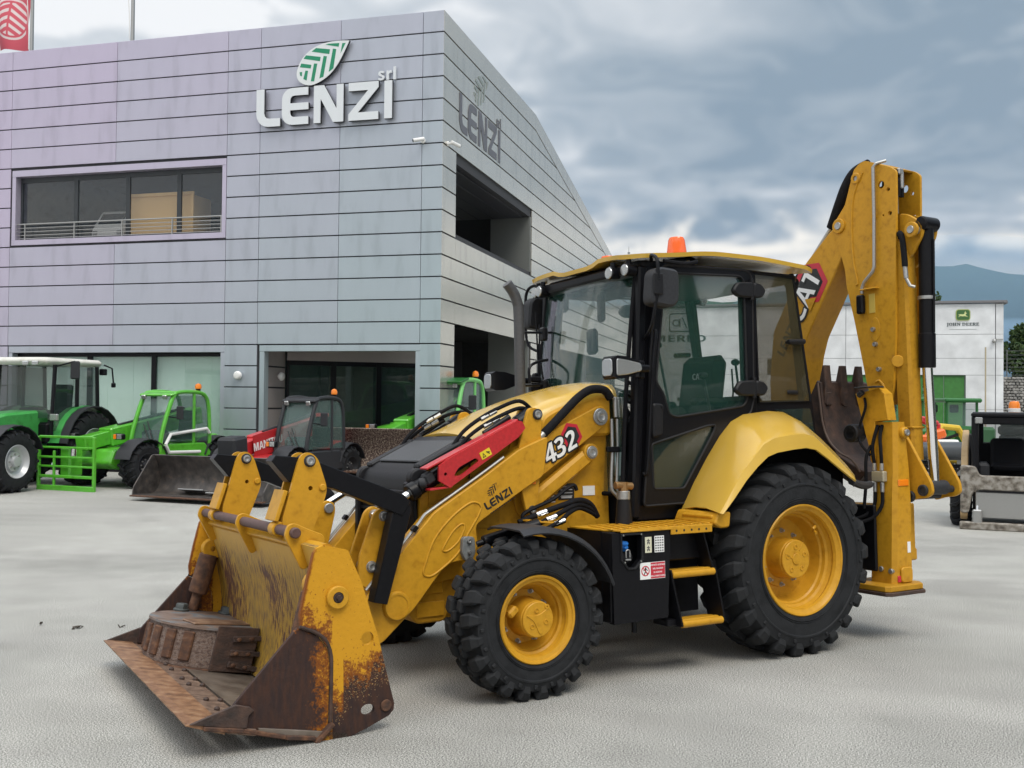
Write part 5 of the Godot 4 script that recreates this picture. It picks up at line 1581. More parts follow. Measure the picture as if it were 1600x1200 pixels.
func make_wheel(parent: Node, called: String, R: float, W: float, rr: float, ring_r: float, n: int, rear: bool) -> Node3D:
	var g := group(called, parent)
	var c := R - (0.042 if rear else 0.034)
	var t := MB.new()
	var prof := [Vector2(rr - 0.012, -W + 0.03), Vector2(rr + 0.02, -W + 0.008), Vector2(ring_r, -W - 0.004), Vector2(lerpf(ring_r, c, 0.6), -W + 0.004), Vector2(c - 0.025, -W + 0.035), Vector2(c, -W + 0.10), Vector2(c, -0.10), Vector2(c - 0.025, -0.035), Vector2(lerpf(ring_r, c, 0.6), -0.004), Vector2(ring_r + 0.012, 0.004), Vector2(ring_r + 0.006, 0.010), Vector2(ring_r - 0.004, 0.010), Vector2(ring_r - 0.010, 0.002), Vector2(lerpf(rr, ring_r, 0.5), 0.002), Vector2(rr + 0.03, -0.006), Vector2(rr + 0.012, -0.016), Vector2(rr - 0.012, -0.04)]
	t.lathe(prof, Vector3.ZERO, Vector3(0, 0, 1), 64)
	# fine moulded rings on the sidewall
	for q in [lerpf(rr, ring_r, 0.28), lerpf(rr, ring_r, 0.36)]:
		t.lathe([Vector2(q + 0.004, 0.0), Vector2(q + 0.002, 0.0045), Vector2(q - 0.002, 0.0045), Vector2(q - 0.004, 0.0)], Vector3.ZERO, Vector3(0, 0, 1), 64)
	part("tyre", t, M.rubber, g)
	var l := MB.new()
	var rng := RandomNumberGenerator.new()
	rng.seed = 5 if rear else 9
	for k in n:
		for sd in [1.0, -1.0]:
			var a := TAU * (k + (0.0 if sd > 0 else 0.5)) / n
			var Z := func(z: float): return z if sd > 0 else -W - z
			var pit := TAU / n
			if rear:
				lug(l, a, [
					[ring_r + 0.045, Z.call(0.0), -0.20 * pit, 0.028, 0.006, Vector2(0.3, sd * 0.95)],
					[c - 0.045, Z.call(-0.012), -0.16 * pit, 0.040, 0.028, Vector2(0.5, sd * 0.86)],
					[c - 0.012, Z.call(-0.035), -0.12 * pit, 0.052, 0.040, Vector2(0.8, sd * 0.6)],
					[c, Z.call(-0.07), -0.05 * pit, 0.052, 0.042, Vector2(1, 0)],
					[c, Z.call(-0.14), 0.13 * pit, 0.048, 0.042, Vector2(1, 0)],
					[c, Z.call(-W * 0.5 - 0.01), 0.40 * pit, 0.046, 0.042, Vector2(1, 0)]] if sd > 0 else [
					[c, Z.call(-W * 0.5 - 0.01), 0.40 * pit, 0.046, 0.042, Vector2(1, 0)],
					[c, Z.call(-0.14), 0.13 * pit, 0.048, 0.042, Vector2(1, 0)],
					[c, Z.call(-0.07), -0.05 * pit, 0.052, 0.042, Vector2(1, 0)],
					[c - 0.012, Z.call(-0.035), -0.12 * pit, 0.052, 0.040, Vector2(0.8, sd * 0.6)],
					[c - 0.045, Z.call(-0.012), -0.16 * pit, 0.040, 0.028, Vector2(0.5, sd * 0.86)],
					[ring_r + 0.045, Z.call(0.0), -0.20 * pit, 0.028, 0.006, Vector2(0.3, sd * 0.95)]])
			else:
				var w := rng.randf_range(0.94, 1.05)
				var st := [
					[ring_r + 0.03, Z.call(0.0), 0.0, 0.018, 0.004, Vector2(0.3, sd * 0.95)],
					[c - 0.035, Z.call(-0.008), 0.0, 0.026, 0.022, Vector2(0.45, sd * 0.9)],
					[c - 0.008, Z.call(-0.03), 0.0, 0.043 * w, 0.034, Vector2(0.8, sd * 0.6)],
					[c, Z.call(-0.055), 0.02, 0.046 * w, 0.035, Vector2(1, 0)],
					[c, Z.call(-0.098), 0.04, 0.044 * w, 0.034, Vector2(1, 0)],
					[c, Z.call(-0.108), 0.04, 0.036 * w, 0.018, Vector2(1, 0)]]
				var st2 := [
					[c, Z.call(-0.108), 0.53 * pit, 0.030, 0.018, Vector2(1, 0)],
					[c, Z.call(-0.116), 0.53 * pit, 0.036, 0.034, Vector2(1, 0)],
					[c, Z.call(-0.155), 0.47 * pit, 0.034, 0.035, Vector2(1, 0)],
					[c, Z.call(-0.163), 0.47 * pit, 0.026, 0.018, Vector2(1, 0)]]
				if sd < 0: st.reverse(); st2.reverse()
				lug(l, a, st)
				lug(l, a, st2)
			# small moulded marks between the lugs
			if sd > 0:
				var b := a + 0.5 * pit
				var rad := Vector3(cos(b), sin(b), 0)
				l.box(rad * (ring_r + 0.032) + Vector3(0, 0, 0.004), Vector3(0.026, 0.022, 0.016), 0.004, Basis(Vector3.BACK, b))
	part("tread", l, M.tread, g, 25.0)
	# rim
	var d := 0.25 if rear else 0.20
	var rm := MB.new()
	var rp := [Vector2(rr - 0.004, -0.05), Vector2(rr + 0.012, -0.028), Vector2(rr + 0.012, -0.012), Vector2(rr + 0.006, -0.006), Vector2(rr - 0.004, -0.010), Vector2(rr - 0.010, -0.02)]
	var r0 := rr - 0.012
	for q in [[0.02, 0.03], [0.028, 0.05], [0.020, 0.066], [0.032, 0.09], [0.048, 0.10], [0.052, 0.125], [0.064, 0.135]]: rp.append(Vector2(r0 - q[0] * (1.0 if rear else 0.85), -q[1] * d / 0.22))
	rp.append_array([Vector2(r0 - 0.075, -d + 0.03), Vector2(r0 - 0.09, -d), Vector2(0.02, -d)])
	rm.lathe(rp, Vector3.ZERO, Vector3(0, 0, 1), 64)
	# back of the rim
	rm.lathe([Vector2(0.02, -d - 0.015), Vector2(r0 - 0.08, -d - 0.015), Vector2(r0 - 0.06, -W + 0.04), Vector2(rr - 0.01, -W + 0.02), Vector2(rr + 0.01, -W + 0.02)].map(func(q): return q), Vector3.ZERO, Vector3(0, 0, 1), 48)
	part("rim", rm, M.yellow, g, 30.0)
	# hub
	var hr := 0.142 if rear else 0.112
	var hz := -0.085 if rear else -0.012
	var h := MB.new()
	h.lathe([Vector2(hr + 0.075, -d + 0.001), Vector2(hr + 0.072, -d + 0.012), Vector2(hr + 0.012, -d + 0.016), Vector2(hr + 0.004, -d + 0.05), Vector2(hr, hz - 0.025), Vector2(hr - 0.004, hz - 0.02), Vector2(hr - 0.004, hz - 0.004), Vector2(hr - 0.009, hz), Vector2(0, hz)], Vector3.ZERO, Vector3(0, 0, 1), 40)
	part("hub", h, M.yellow, g, 30.0)
	var e := MB.new()   # raised ribs and dimples of the hub cover
	if rear:
		e.cyl(Vector3(0, 0, hz), Vector3(0, 0, hz + 0.007), 0.042, 20, -1, 0.003)
		for k in 5: 
			var a := TAU * k / 5 + 0.3
			e.ring(Vector3(cos(a) * 0.088, sin(a) * 0.088, hz - 0.001), Vector3(cos(a) * 0.088, sin(a) * 0.088, hz + 0.004), 0.011, 0.02, 12, 0.001)
		e.box(Vector3(0.055, 0.085, hz + 0.001), Vector3(0.012, 0.07, 0.006), 0.002, Basis(Vector3.BACK, -0.6))
		e.box(Vector3(-0.07, 0.03, hz + 0.001), Vector3(0.012, 0.08, 0.006), 0.002, Basis(Vector3.BACK, 1.0))
	else:
		for k in 3:
			var a := TAU * k / 3 + PI / 2
			e.ring(Vector3(cos(a) * 0.058, sin(a) * 0.058, hz - 0.001), Vector3(cos(a) * 0.058, sin(a) * 0.058, hz + 0.004), 0.010, 0.017, 12, 0.001)
		e.prism(soft(P([-0.085, 0.052, -0.02, 0.030, 0.02, 0.030, 0.085, 0.052, 0.035, 0.0, 0.012, -0.09, -0.012, -0.09, -0.035, 0.0]), 0.02), hz - 0.002, hz + 0.005, 0.002)
		e.ring(Vector3(0.075, 0.06, hz - 0.001), Vector3(0.075, 0.06, hz + 0.006), 0.006, 0.016, 12, 0.001)
	part("hub_cover_ribs", e, M.yellow, g, 30.0)
	var nb := 10 if rear else 8
	var br := 0.198 if rear else 0.158
	var first: MeshInstance3D = null
	for k in nb:
		var a := TAU * (k + 0.35) / nb
		if first == null:
			var b := MB.new()
			b.cyl(Vector3.ZERO, Vector3(0, 0, 0.006), 0.018, 12)
			b.bolt(Vector3(0, 0, 0.006), Vector3(0, 0, 1), 0.0135, 0.014)
			b.cyl(Vector3(0, 0, 0.02), Vector3(0, 0, 0.034), 0.008, 8)
			first = part("wheel_nut", b, M.zinc, g)
			first.position = Vector3(cos(a) * br, sin(a) * br, -d + 0.012)
		else: again(first, g, Transform3D(Basis(), Vector3(cos(a) * br, sin(a) * br, -d + 0.012)))
	var vs := MB.new()
	if rear:
		vs.cyl(Vector3(0.20, 0.185, -0.09), Vector3(0.185, 0.17, -0.05), 0.010, 8)
		vs.tube(curve([Vector3(0.225, 0.20, -0.11), Vector3(0.20, 0.215, -0.075), Vector3(0.175, 0.20, -0.07)], 4), 0.012, 8)
	else:
		vs.box(Vector3(-0.142, 0.085, -0.085), Vector3(0.075, 0.05, 0.10), 0.012, Basis(Vector3.BACK, 0.5))
	part("valve_guard", vs, M.yellow, g)
	return g

func backhoe():
	var B := thing("backhoe_loader", "yellow backhoe loader with black cab, raised folded boom and worn front bucket", "backhoe loader", machine_frame())
	var fw := make_wheel(B, "front_wheel", 0.495, 0.335, 0.258, 0.368, 22, false)
	fw.transform = Transform3D(Basis(Vector3.BACK, 0.2), Vector3(-2.115, 0.482, 1.205))
	again(fw, B, Transform3D(Basis(Vector3.UP, PI) * Basis(Vector3.BACK, 0.7), Vector3(-2.115, 0.482, -1.205)))
	var rw := make_wheel(B, "rear_wheel", 0.70, 0.44, 0.390, 0.545, 22, true)
	rw.transform = Transform3D(Basis(Vector3.BACK, 0.06), Vector3(0.15, 0.685, 1.205))
	again(rw, B, Transform3D(Basis(Vector3.UP, PI) * Basis(Vector3.BACK, 0.5), Vector3(0.15, 0.685, -1.205)))
	loader_bucket(B)
	loader_arms(B)
	hood_and_frame(B)
	cab(B)
	fenders_and_steps(B)
	rear_end(B)
	boom(B)

# rust that has eaten the paint from the lower, forward part of the bucket's side
func worn_side_texture() -> ImageTexture:
	var a := fn_noise(301, 6.0, 5); var b := fn_noise(302, 22.0, 4); var c := fn_noise(303, 60.0, 3); var st := fn_noise(304, 9.0, 3)
	return paint(620, 560, func(u: float, v: float):
		# the picture covers x -4.25 .. -3.05, y -0.05 .. 1.05
		var x := -4.25 + 1.2 * u; var y := -0.05 + 1.10 * v
		var n := a.get_noise_2d(x, y) * 0.10 + b.get_noise_2d(x, y) * 0.085 + c.get_noise_2d(x, y) * 0.05
		# distance below a bent line: paint survives above it
		var line := 0.39 + 0.10 * sm(-3.30, -3.10, x) - 0.05 * sm(-3.45, -3.38, x)
		if x < -3.462: line = 0.66 + (x + 3.64) * -0.5
		var d := line - y
		# patches of paint kept along the weld
		if x < -3.462: d = minf(d, (-3.475 - x) * 1.4 - 0.035)
		elif x < -3.40: d = minf(d, (0.20 - y) * 1.2 + 0.04)
		d += n
		var yel := lin(0.56, 0.275, 0.017)
		var gold := lin(0.42, 0.19, 0.02)
		var orange := lin(0.20, 0.062, 0.012)
		var brown := lin(0.060, 0.030, 0.022)
		var pur := lin(0.036, 0.023, 0.022)
		var o := yel
		o = o.lerp(gold, sm(-0.09, -0.02, d + c.get_noise_2d(x * 2.0, y * 2.0) * 0.05))
		if d > -0.03 + c.get_noise_2d(x * 1.7, y * 1.7) * 0.03: o = orange.lerp(gold, clampf(b.get_noise_2d(x * 2.3, y * 2.3) + 0.25, 0.0, 1.0))
		if d > 0.02 + b.get_noise_2d(x * 1.3 + 5.0, y) * 0.04: o = orange.lerp(brown, sm(0.02, 0.10, d))
		o = o.lerp(pur.lerp(brown, clampf(st.get_noise_2d(x * 3.0, y * 0.6) + 0.5, 0.0, 1.0)), sm(0.05, 0.13, d))
		# chips and flaking flecks of paint inside the rust
		if d > 0.02 and d < 0.16 and c.get_noise_2d(x * 1.1 + 9.0, y * 1.6) > 0.40 and x > -3.45: o = lin(0.42, 0.28, 0.12)
		# rust specks and scratches in the paint
		if d < 0.05 and b.get_noise_2d(x * 1.9 + 40.0, y * 1.9) > 0.60 - 0.25 * sm(-0.25, 0.0, d): o = o.lerp(orange, 0.85)
		if absf(st.get_noise_2d(x * 0.8 + y * 0.3, y * 14.0)) < 0.015 and d < -0.05: o = o.lerp(gold, 0.35)
		# edge rust along the leading edge of the upper plate
		var lead := -3.645 + (y - 0.66) * 0.22
		if y > 0.6: o = o.lerp(orange, 1.0 - sm(0.004, 0.018 + 0.02 * maxf(0.0, b.get_noise_2d(x, y)), x - lead))
		return o)

func loader_bucket(B: Node3D):
	var W := 1.277
	var yel_scrape := StandardMaterial3D.new()
	var sa := fn_noise(311, 3.0, 4); var sb := fn_noise(312, 14.0, 4)
	yel_scrape.albedo_texture = paint(512, 384, func(u: float, v: float):
		var x := u * 2.5; var y := v * 1.2
		var s := sa.get_noise_2d((x + y * 0.35) * 9.0, y * 0.9)
		var k := sb.get_noise_2d((x + y * 0.30) * 3.2, y * 0.55)
		var o := lin(0.46, 0.265, 0.03).lerp(lin(0.30, 0.19, 0.045), clampf(0.5 + s, 0.0, 1.0))
		o = o.lerp(lin(0.17, 0.10, 0.045), sm(0.02, 0.42, k))
		var patch := sa.get_noise_2d(x * 0.45 + 3.0, y * 0.35 + 1.0)
		o = o.lerp(lin(0.085, 0.034, 0.028), sm(0.20, 0.46, k * 0.9 + patch * 0.85))
		o = o.lerp(lin(0.55, 0.32, 0.05), sm(0.78, 0.95, v))
		return o)
	yel_scrape.roughness = 0.5
	var side_m := StandardMaterial3D.new()
	side_m.albedo_texture = worn_side_texture()
	side_m.uv1_scale = Vector3(1 / 1.2, -1 / 1.10, 1)
	side_m.uv1_offset = Vector3(4.25 / 1.2, 1.0 - 0.05 / 1.10, 0)
	side_m.roughness = 0.55; side_m.metallic_specular = 0.3
	side_m.normal_enabled = true; side_m.normal_texture = M.rough_n; side_m.normal_scale = 0.12
	# curved back sheet
	var prof := curve(V2([-3.548, 1.012, -3.485, 0.82, -3.43, 0.62, -3.40, 0.42, -3.40, 0.24, -3.425, 0.10, -3.45, 0.045], 0), 5)
	var g := []
	for p in prof: g.append([Vector3(p.x, p.y, 1.245), Vector3(p.x, p.y, 0.6), Vector3(p.x, p.y, 0.0), Vector3(p.x, p.y, -0.6), Vector3(p.x, p.y, -1.245)])
	var b := MB.new()
	b.sheet(g, 0.025)
	var K := part("loader_bucket", b, yel_scrape, B, 60.0, "worn yellow and rusty loader bucket")
	# floor in three steel strips, cutting edge first
	var fl := MB.new()
	M.cutting_edge = mat(Color.WHITE, 0.5, 0.3, ramp_tex(48, 0.013, 5, [[0.0, lin(0.10, 0.05, 0.028)], [0.4, lin(0.22, 0.11, 0.055)], [0.7, lin(0.31, 0.17, 0.09)], [1.0, lin(0.40, 0.27, 0.17)]]), 1.3, M.rough_n, 0.2)
	M.wear_plate = mat(Color.WHITE, 0.5, 0.3, ramp_tex(49, 0.02, 5, [[0.0, lin(0.07, 0.045, 0.033)], [0.5, lin(0.17, 0.11, 0.08)], [1.0, lin(0.28, 0.20, 0.15)]]), 1.3, M.rough_n, 0.2)
	M.floor_plate = mat(Color.WHITE, 0.42, 0.5, ramp_tex(50, 0.008, 4, [[0.0, lin(0.10, 0.075, 0.06)], [0.5, lin(0.20, 0.165, 0.135)], [1.0, lin(0.30, 0.25, 0.21)]]), 0.9, M.rough_n, 0.1)
	var floor_at := func(x: float): return 0.184 + (x + 4.224) * (-0.2)
	for q in [["cutting_edge", -4.224, -4.03, 0.030], ["wear_plate", -4.018, -3.872, 0.020], ["floor_plate", -3.86, -3.38, 0.026]]:
		fl = MB.new()
		var x0: float = q[1]; var x1: float = q[2]
		var poly := P([x0, floor_at.call(x0) - (0.004 if x0 < -4.2 else 0.03), x1, floor_at.call(x1) - 0.035, x1, floor_at.call(x1) + q[3] - 0.02, x0 + (0.05 if x0 < -4.2 else 0.0), floor_at.call(x0) + q[3] - 0.02 - (0.01 if x0 < -4.2 else 0.0), x0, floor_at.call(x0) + (0.004 if x0 < -4.2 else q[3] - 0.02)])
		fl.prism(poly, -W, W, 0.002)
		part(q[0], fl, M[q[0]], K, 0.0)
	var bt: MeshInstance3D = null
	for z in [-1.05, -0.88, -0.45, -0.28, 0.02, 0.20, 0.62, 0.86]:
		for x in [-3.965, -3.885]:
			if bt == null:
				var m := MB.new()
				m.ball(Vector3.ZERO, Vector3(0.017, 0.014, 0.017), 10)
				bt = part("plough_bolt", m, M.rust_dark, K)
				bt.position = Vector3(x, floor_at.call(x) + 0.006, z)
			else: again(bt, K, Transform3D(Basis(), Vector3(x, floor_at.call(x) + 0.006, z)))
	# sides
	var up := P([-3.637, 0.605, -3.642, 0.669, -3.610, 0.82, -3.568, 0.985, -3.55, 1.010, -3.51, 1.025, -3.374, 0.991, -3.294, 0.811, -3.197, 0.502, -3.150, 0.31, -3.106, 0.140, -3.110, 0.105, -3.137, 0.078, -3.272, 0.026, -3.396, -0.012, -3.530, -0.014, -3.567, 0.007, -3.476, 0.078, -3.464, 0.385, -3.478, 0.47, -3.531, 0.548])
	var low := P([-3.65, 0.600, -3.535, 0.545, -3.484, 0.47, -3.470, 0.385, -3.482, 0.078, -3.542, 0.030, -3.719, 0.055, -3.925, 0.121, -4.0, 0.15, -3.985, 0.245])
	var tip := P([-4.205, 0.186, -3.978, 0.252, -3.906, 0.232, -3.883, 0.211, -3.912, 0.189, -3.922, 0.125, -4.05, 0.150])
	for s in [1.0, -1.0]:
		var m := MB.new()
		if s < 0: m.xf = Transform3D(Basis().scaled(Vector3(1, 1, -1)), Vector3.ZERO)
		m.plate(up, [disc(Vector2(-3.262, 0.508), 0.036), disc(Vector2(-3.262, 0.126), 0.04, 16, 0.03)], W - 0.028, W, 0.004)
		var sp := part("side_plate", m, side_m, K, 30.0, "rust-eaten yellow side plate")
		m = MB.new(); if s < 0: m.xf = Transform3D(Basis().scaled(Vector3(1, 1, -1)), Vector3.ZERO)
		m.prism(low, W - 0.040, W - 0.014, 0.003)
		part("lower_side_plate", m, side_m, K, 30.0)
		m = MB.new(); if s < 0: m.xf = Transform3D(Basis().scaled(Vector3(1, 1, -1)), Vector3.ZERO)
		m.prism(tip, W - 0.012, W + 0.008, 0.003)
		part("corner_wear_plate", m, M.rust_dark, K, 30.0)
		m = MB.new()   # skid rails under the side plates
		for q in [[-4.14, 0.158, -3.94, 0.118], [-3.94, 0.118, -3.72, 0.052], [-3.72, 0.050, -3.56, 0.022]]:
			bar(m, Vector3(q[0], q[1], s * (W - 0.015)), Vector3(q[2], q[3], s * (W - 0.015)), 0.07, 0.022, 0.004)
		bar(m, Vector3(-3.56, -0.005, s * (W - 0.01)), Vector3(-3.462, 0.085, s * (W - 0.01)), 0.075, 0.022, 0.004)
		part("edge_rail", m, M.rust, K, 0.0)
		m = MB.new()
		m.tube(curve(V2([-3.640, 0.607, -3.56, 0.572, -3.500, 0.525, -3.470, 0.45, -3.466, 0.36, -3.472, 0.09], s * (W - 0.006)), 4), 0.011, 8)
		part("weld_seam", m, M.rust_dark, K)
		m = MB.new(); if s < 0: m.xf = Transform3D(Basis().scaled(Vector3(1, 1, -1)), Vector3.ZERO)
		m.ring(Vector3(-3.438, 0.745, W), Vector3(-3.438, 0.745, W + 0.03), 0.03, 0.062, 28, 0.006)
		part("pivot_boss", m, M.yellow, K)
		m = MB.new(); if s < 0: m.xf = Transform3D(Basis().scaled(Vector3(1, 1, -1)), Vector3.ZERO)
		m.bolt(Vector3(-3.438, 0.745, W + 0.0), Vector3(0, 0, 1), 0.033, 0.03)
		m.bolt(Vector3(-3.438, 0.745, W + 0.03), Vector3(0, 0, 1), 0.015, 0.014)
		part("pivot_bolt", m, M.rust_dark, K)
		m = MB.new(); if s < 0: m.xf = Transform3D(Basis().scaled(Vector3(1, 1, -1)), Vector3.ZERO)
		m.cyl(Vector3(-3.157, 0.135, W), Vector3(-3.157, 0.135, W + 0.012), 0.032, 20, -1, 0.004)
		part("lower_pin", m, M.rust, K)
		# clam cylinder inside, at each end of the sheet
		m = MB.new()
		m.cyl(Vector3(-3.52, 0.76, s * 1.14), Vector3(-3.60, 0.48, s * 1.16), 0.068, 18, -1, 0.01)
		m.cyl(Vector3(-3.60, 0.48, s * 1.16), Vector3(-3.66, 0.27, s * 1.17), 0.035, 14)
		part("clam_cylinder", m, M.rust, K)
		m = MB.new()
		m.ring(Vector3(-3.50, 0.80, s * 1.10), Vector3(-3.50, 0.80, s * 1.18), 0.02, 0.075, 18, 0.006)
		part("cylinder_eye", m, M.yellow, K)
		m = MB.new()
		m.cyl(Vector3(-3.492, 0.99, s * 0.96), Vector3(-3.492, 0.99, s * 1.262), 0.042, 18)
		part("cross_tube_end", m, M.yellow, K)
	# top lip, rod and its brackets
	var m := MB.new()
	m.prism(soft(P([-3.575, 1.0, -3.54, 1.045, -3.49, 1.045, -3.47, 1.0, -3.52, 0.965]), 0.015), -1.0, 1.0)
	part("top_beam", m, M.yellow, K)
	m = MB.new()
	m.cyl(Vector3(-3.585, 1.076, -1.045), Vector3(-3.585, 1.076, 1.045), 0.030, 20, -1, 0.006)
	part("hinge_rod", m, mat(lin(0.115, 0.062, 0.055), 0.6, 0.1, M.speck, 2.0), K)
	var br := soft(P([-3.640, 1.06, -3.622, 1.118, -3.585, 1.130, -3.50, 1.090, -3.415, 1.056, -3.405, 1.018, -3.47, 0.95, -3.515, 0.872, -3.545, 0.872, -3.61, 1.0]), 0.02)
	for z in [1.0, -1.0, 0.0]:
		m = MB.new()
		m.prism(br, z - 0.013, z + 0.013, 0.003)
		part("rod_bracket", m, M.yellow, K, 30.0)
	for z in [0.70, -0.70]:
		m = MB.new()
		m.ring(Vector3(-3.585, 1.076, z - 0.045), Vector3(-3.585, 1.076, z + 0.045), 0.03, 0.044, 20, 0.004)
		part("rod_sleeve", m, M.yellow, K)
	# fork carrier plates in pairs
	var lp := soft(P([-3.405, 1.520, -3.455, 1.505, -3.479, 1.455, -3.523, 1.295, -3.572, 1.125, -3.56, 1.06, -3.42, 1.0, -3.395, 1.04, -3.306, 1.262, -3.300, 1.310, -3.355, 1.480]), 0.03)
	for s in [1.0, -1.0]:
		for z in [[0.728, 0.753], [0.575, 0.600]]:
			m = MB.new()
			if s < 0: m.xf = Transform3D(Basis().scaled(Vector3(1, 1, -1)), Vector3.ZERO)
			if s < 0 and z[0] > 0.7: m.plate(lp, [disc(Vector2(-3.401, 1.306), 0.014, 12)], z[0], z[1], 0.003)
			else: m.plate(lp, [disc(Vector2(-3.401, 1.306), 0.014, 12)], z[0], z[1], 0.003)
			part("fork_carrier_plate", m, M.yellow, K, 30.0)
		m = MB.new()
		m.box(Vector3(-3.578, 1.21, s * 0.664), Vector3(0.025, 0.185, 0.19), 0.004, Basis(Vector3.BACK, -0.32))
		part("carrier_flange", m, M.yellow, K, 0.0)
		m = MB.new()
		m.cyl(Vector3(-3.406, 1.466, s * 0.664 - 0.096), Vector3(-3.406, 1.466, s * 0.664 + 0.096), 0.036, 20, -1, 0.004)
		part("fork_pin_collar", m, M.charcoal, K)
		m = MB.new()
		pin(m, -3.406, 1.466, s * 0.664 + 0.096, 0.026)
		part("fork_pin", m, M.zinc, K)
		m = MB.new()
		m.cyl(Vector3(-3.328, 1.308, s * 0.664 - 0.10), Vector3(-3.328, 1.308, s * 0.664 + 0.103), 0.022, 14, -1, 0.006)
		part("carrier_stop", m, M.yellow, K)
	# pallet forks folded back over the bucket
	for s in [1.0, -1.0]:
		m = MB.new()
		m.prism(P([-3.625, 1.468, -3.600, 1.502, -3.40, 1.482, -2.79, 1.245, -2.745, 1.20, -2.80, 1.115, -3.25, 1.30, -3.52, 1.345]), s * 0.664 - 0.06, s * 0.664 + 0.06, 0.004)
		m.prism(P([-2.86, 1.135, -2.745, 1.20, -2.735, 1.14, -2.90, 0.58, -2.99, 0.60]), s * 0.664 - 0.05, s * 0.664 + 0.05, 0.004)
		part("pallet_fork", m, M.black, K, 0.0)

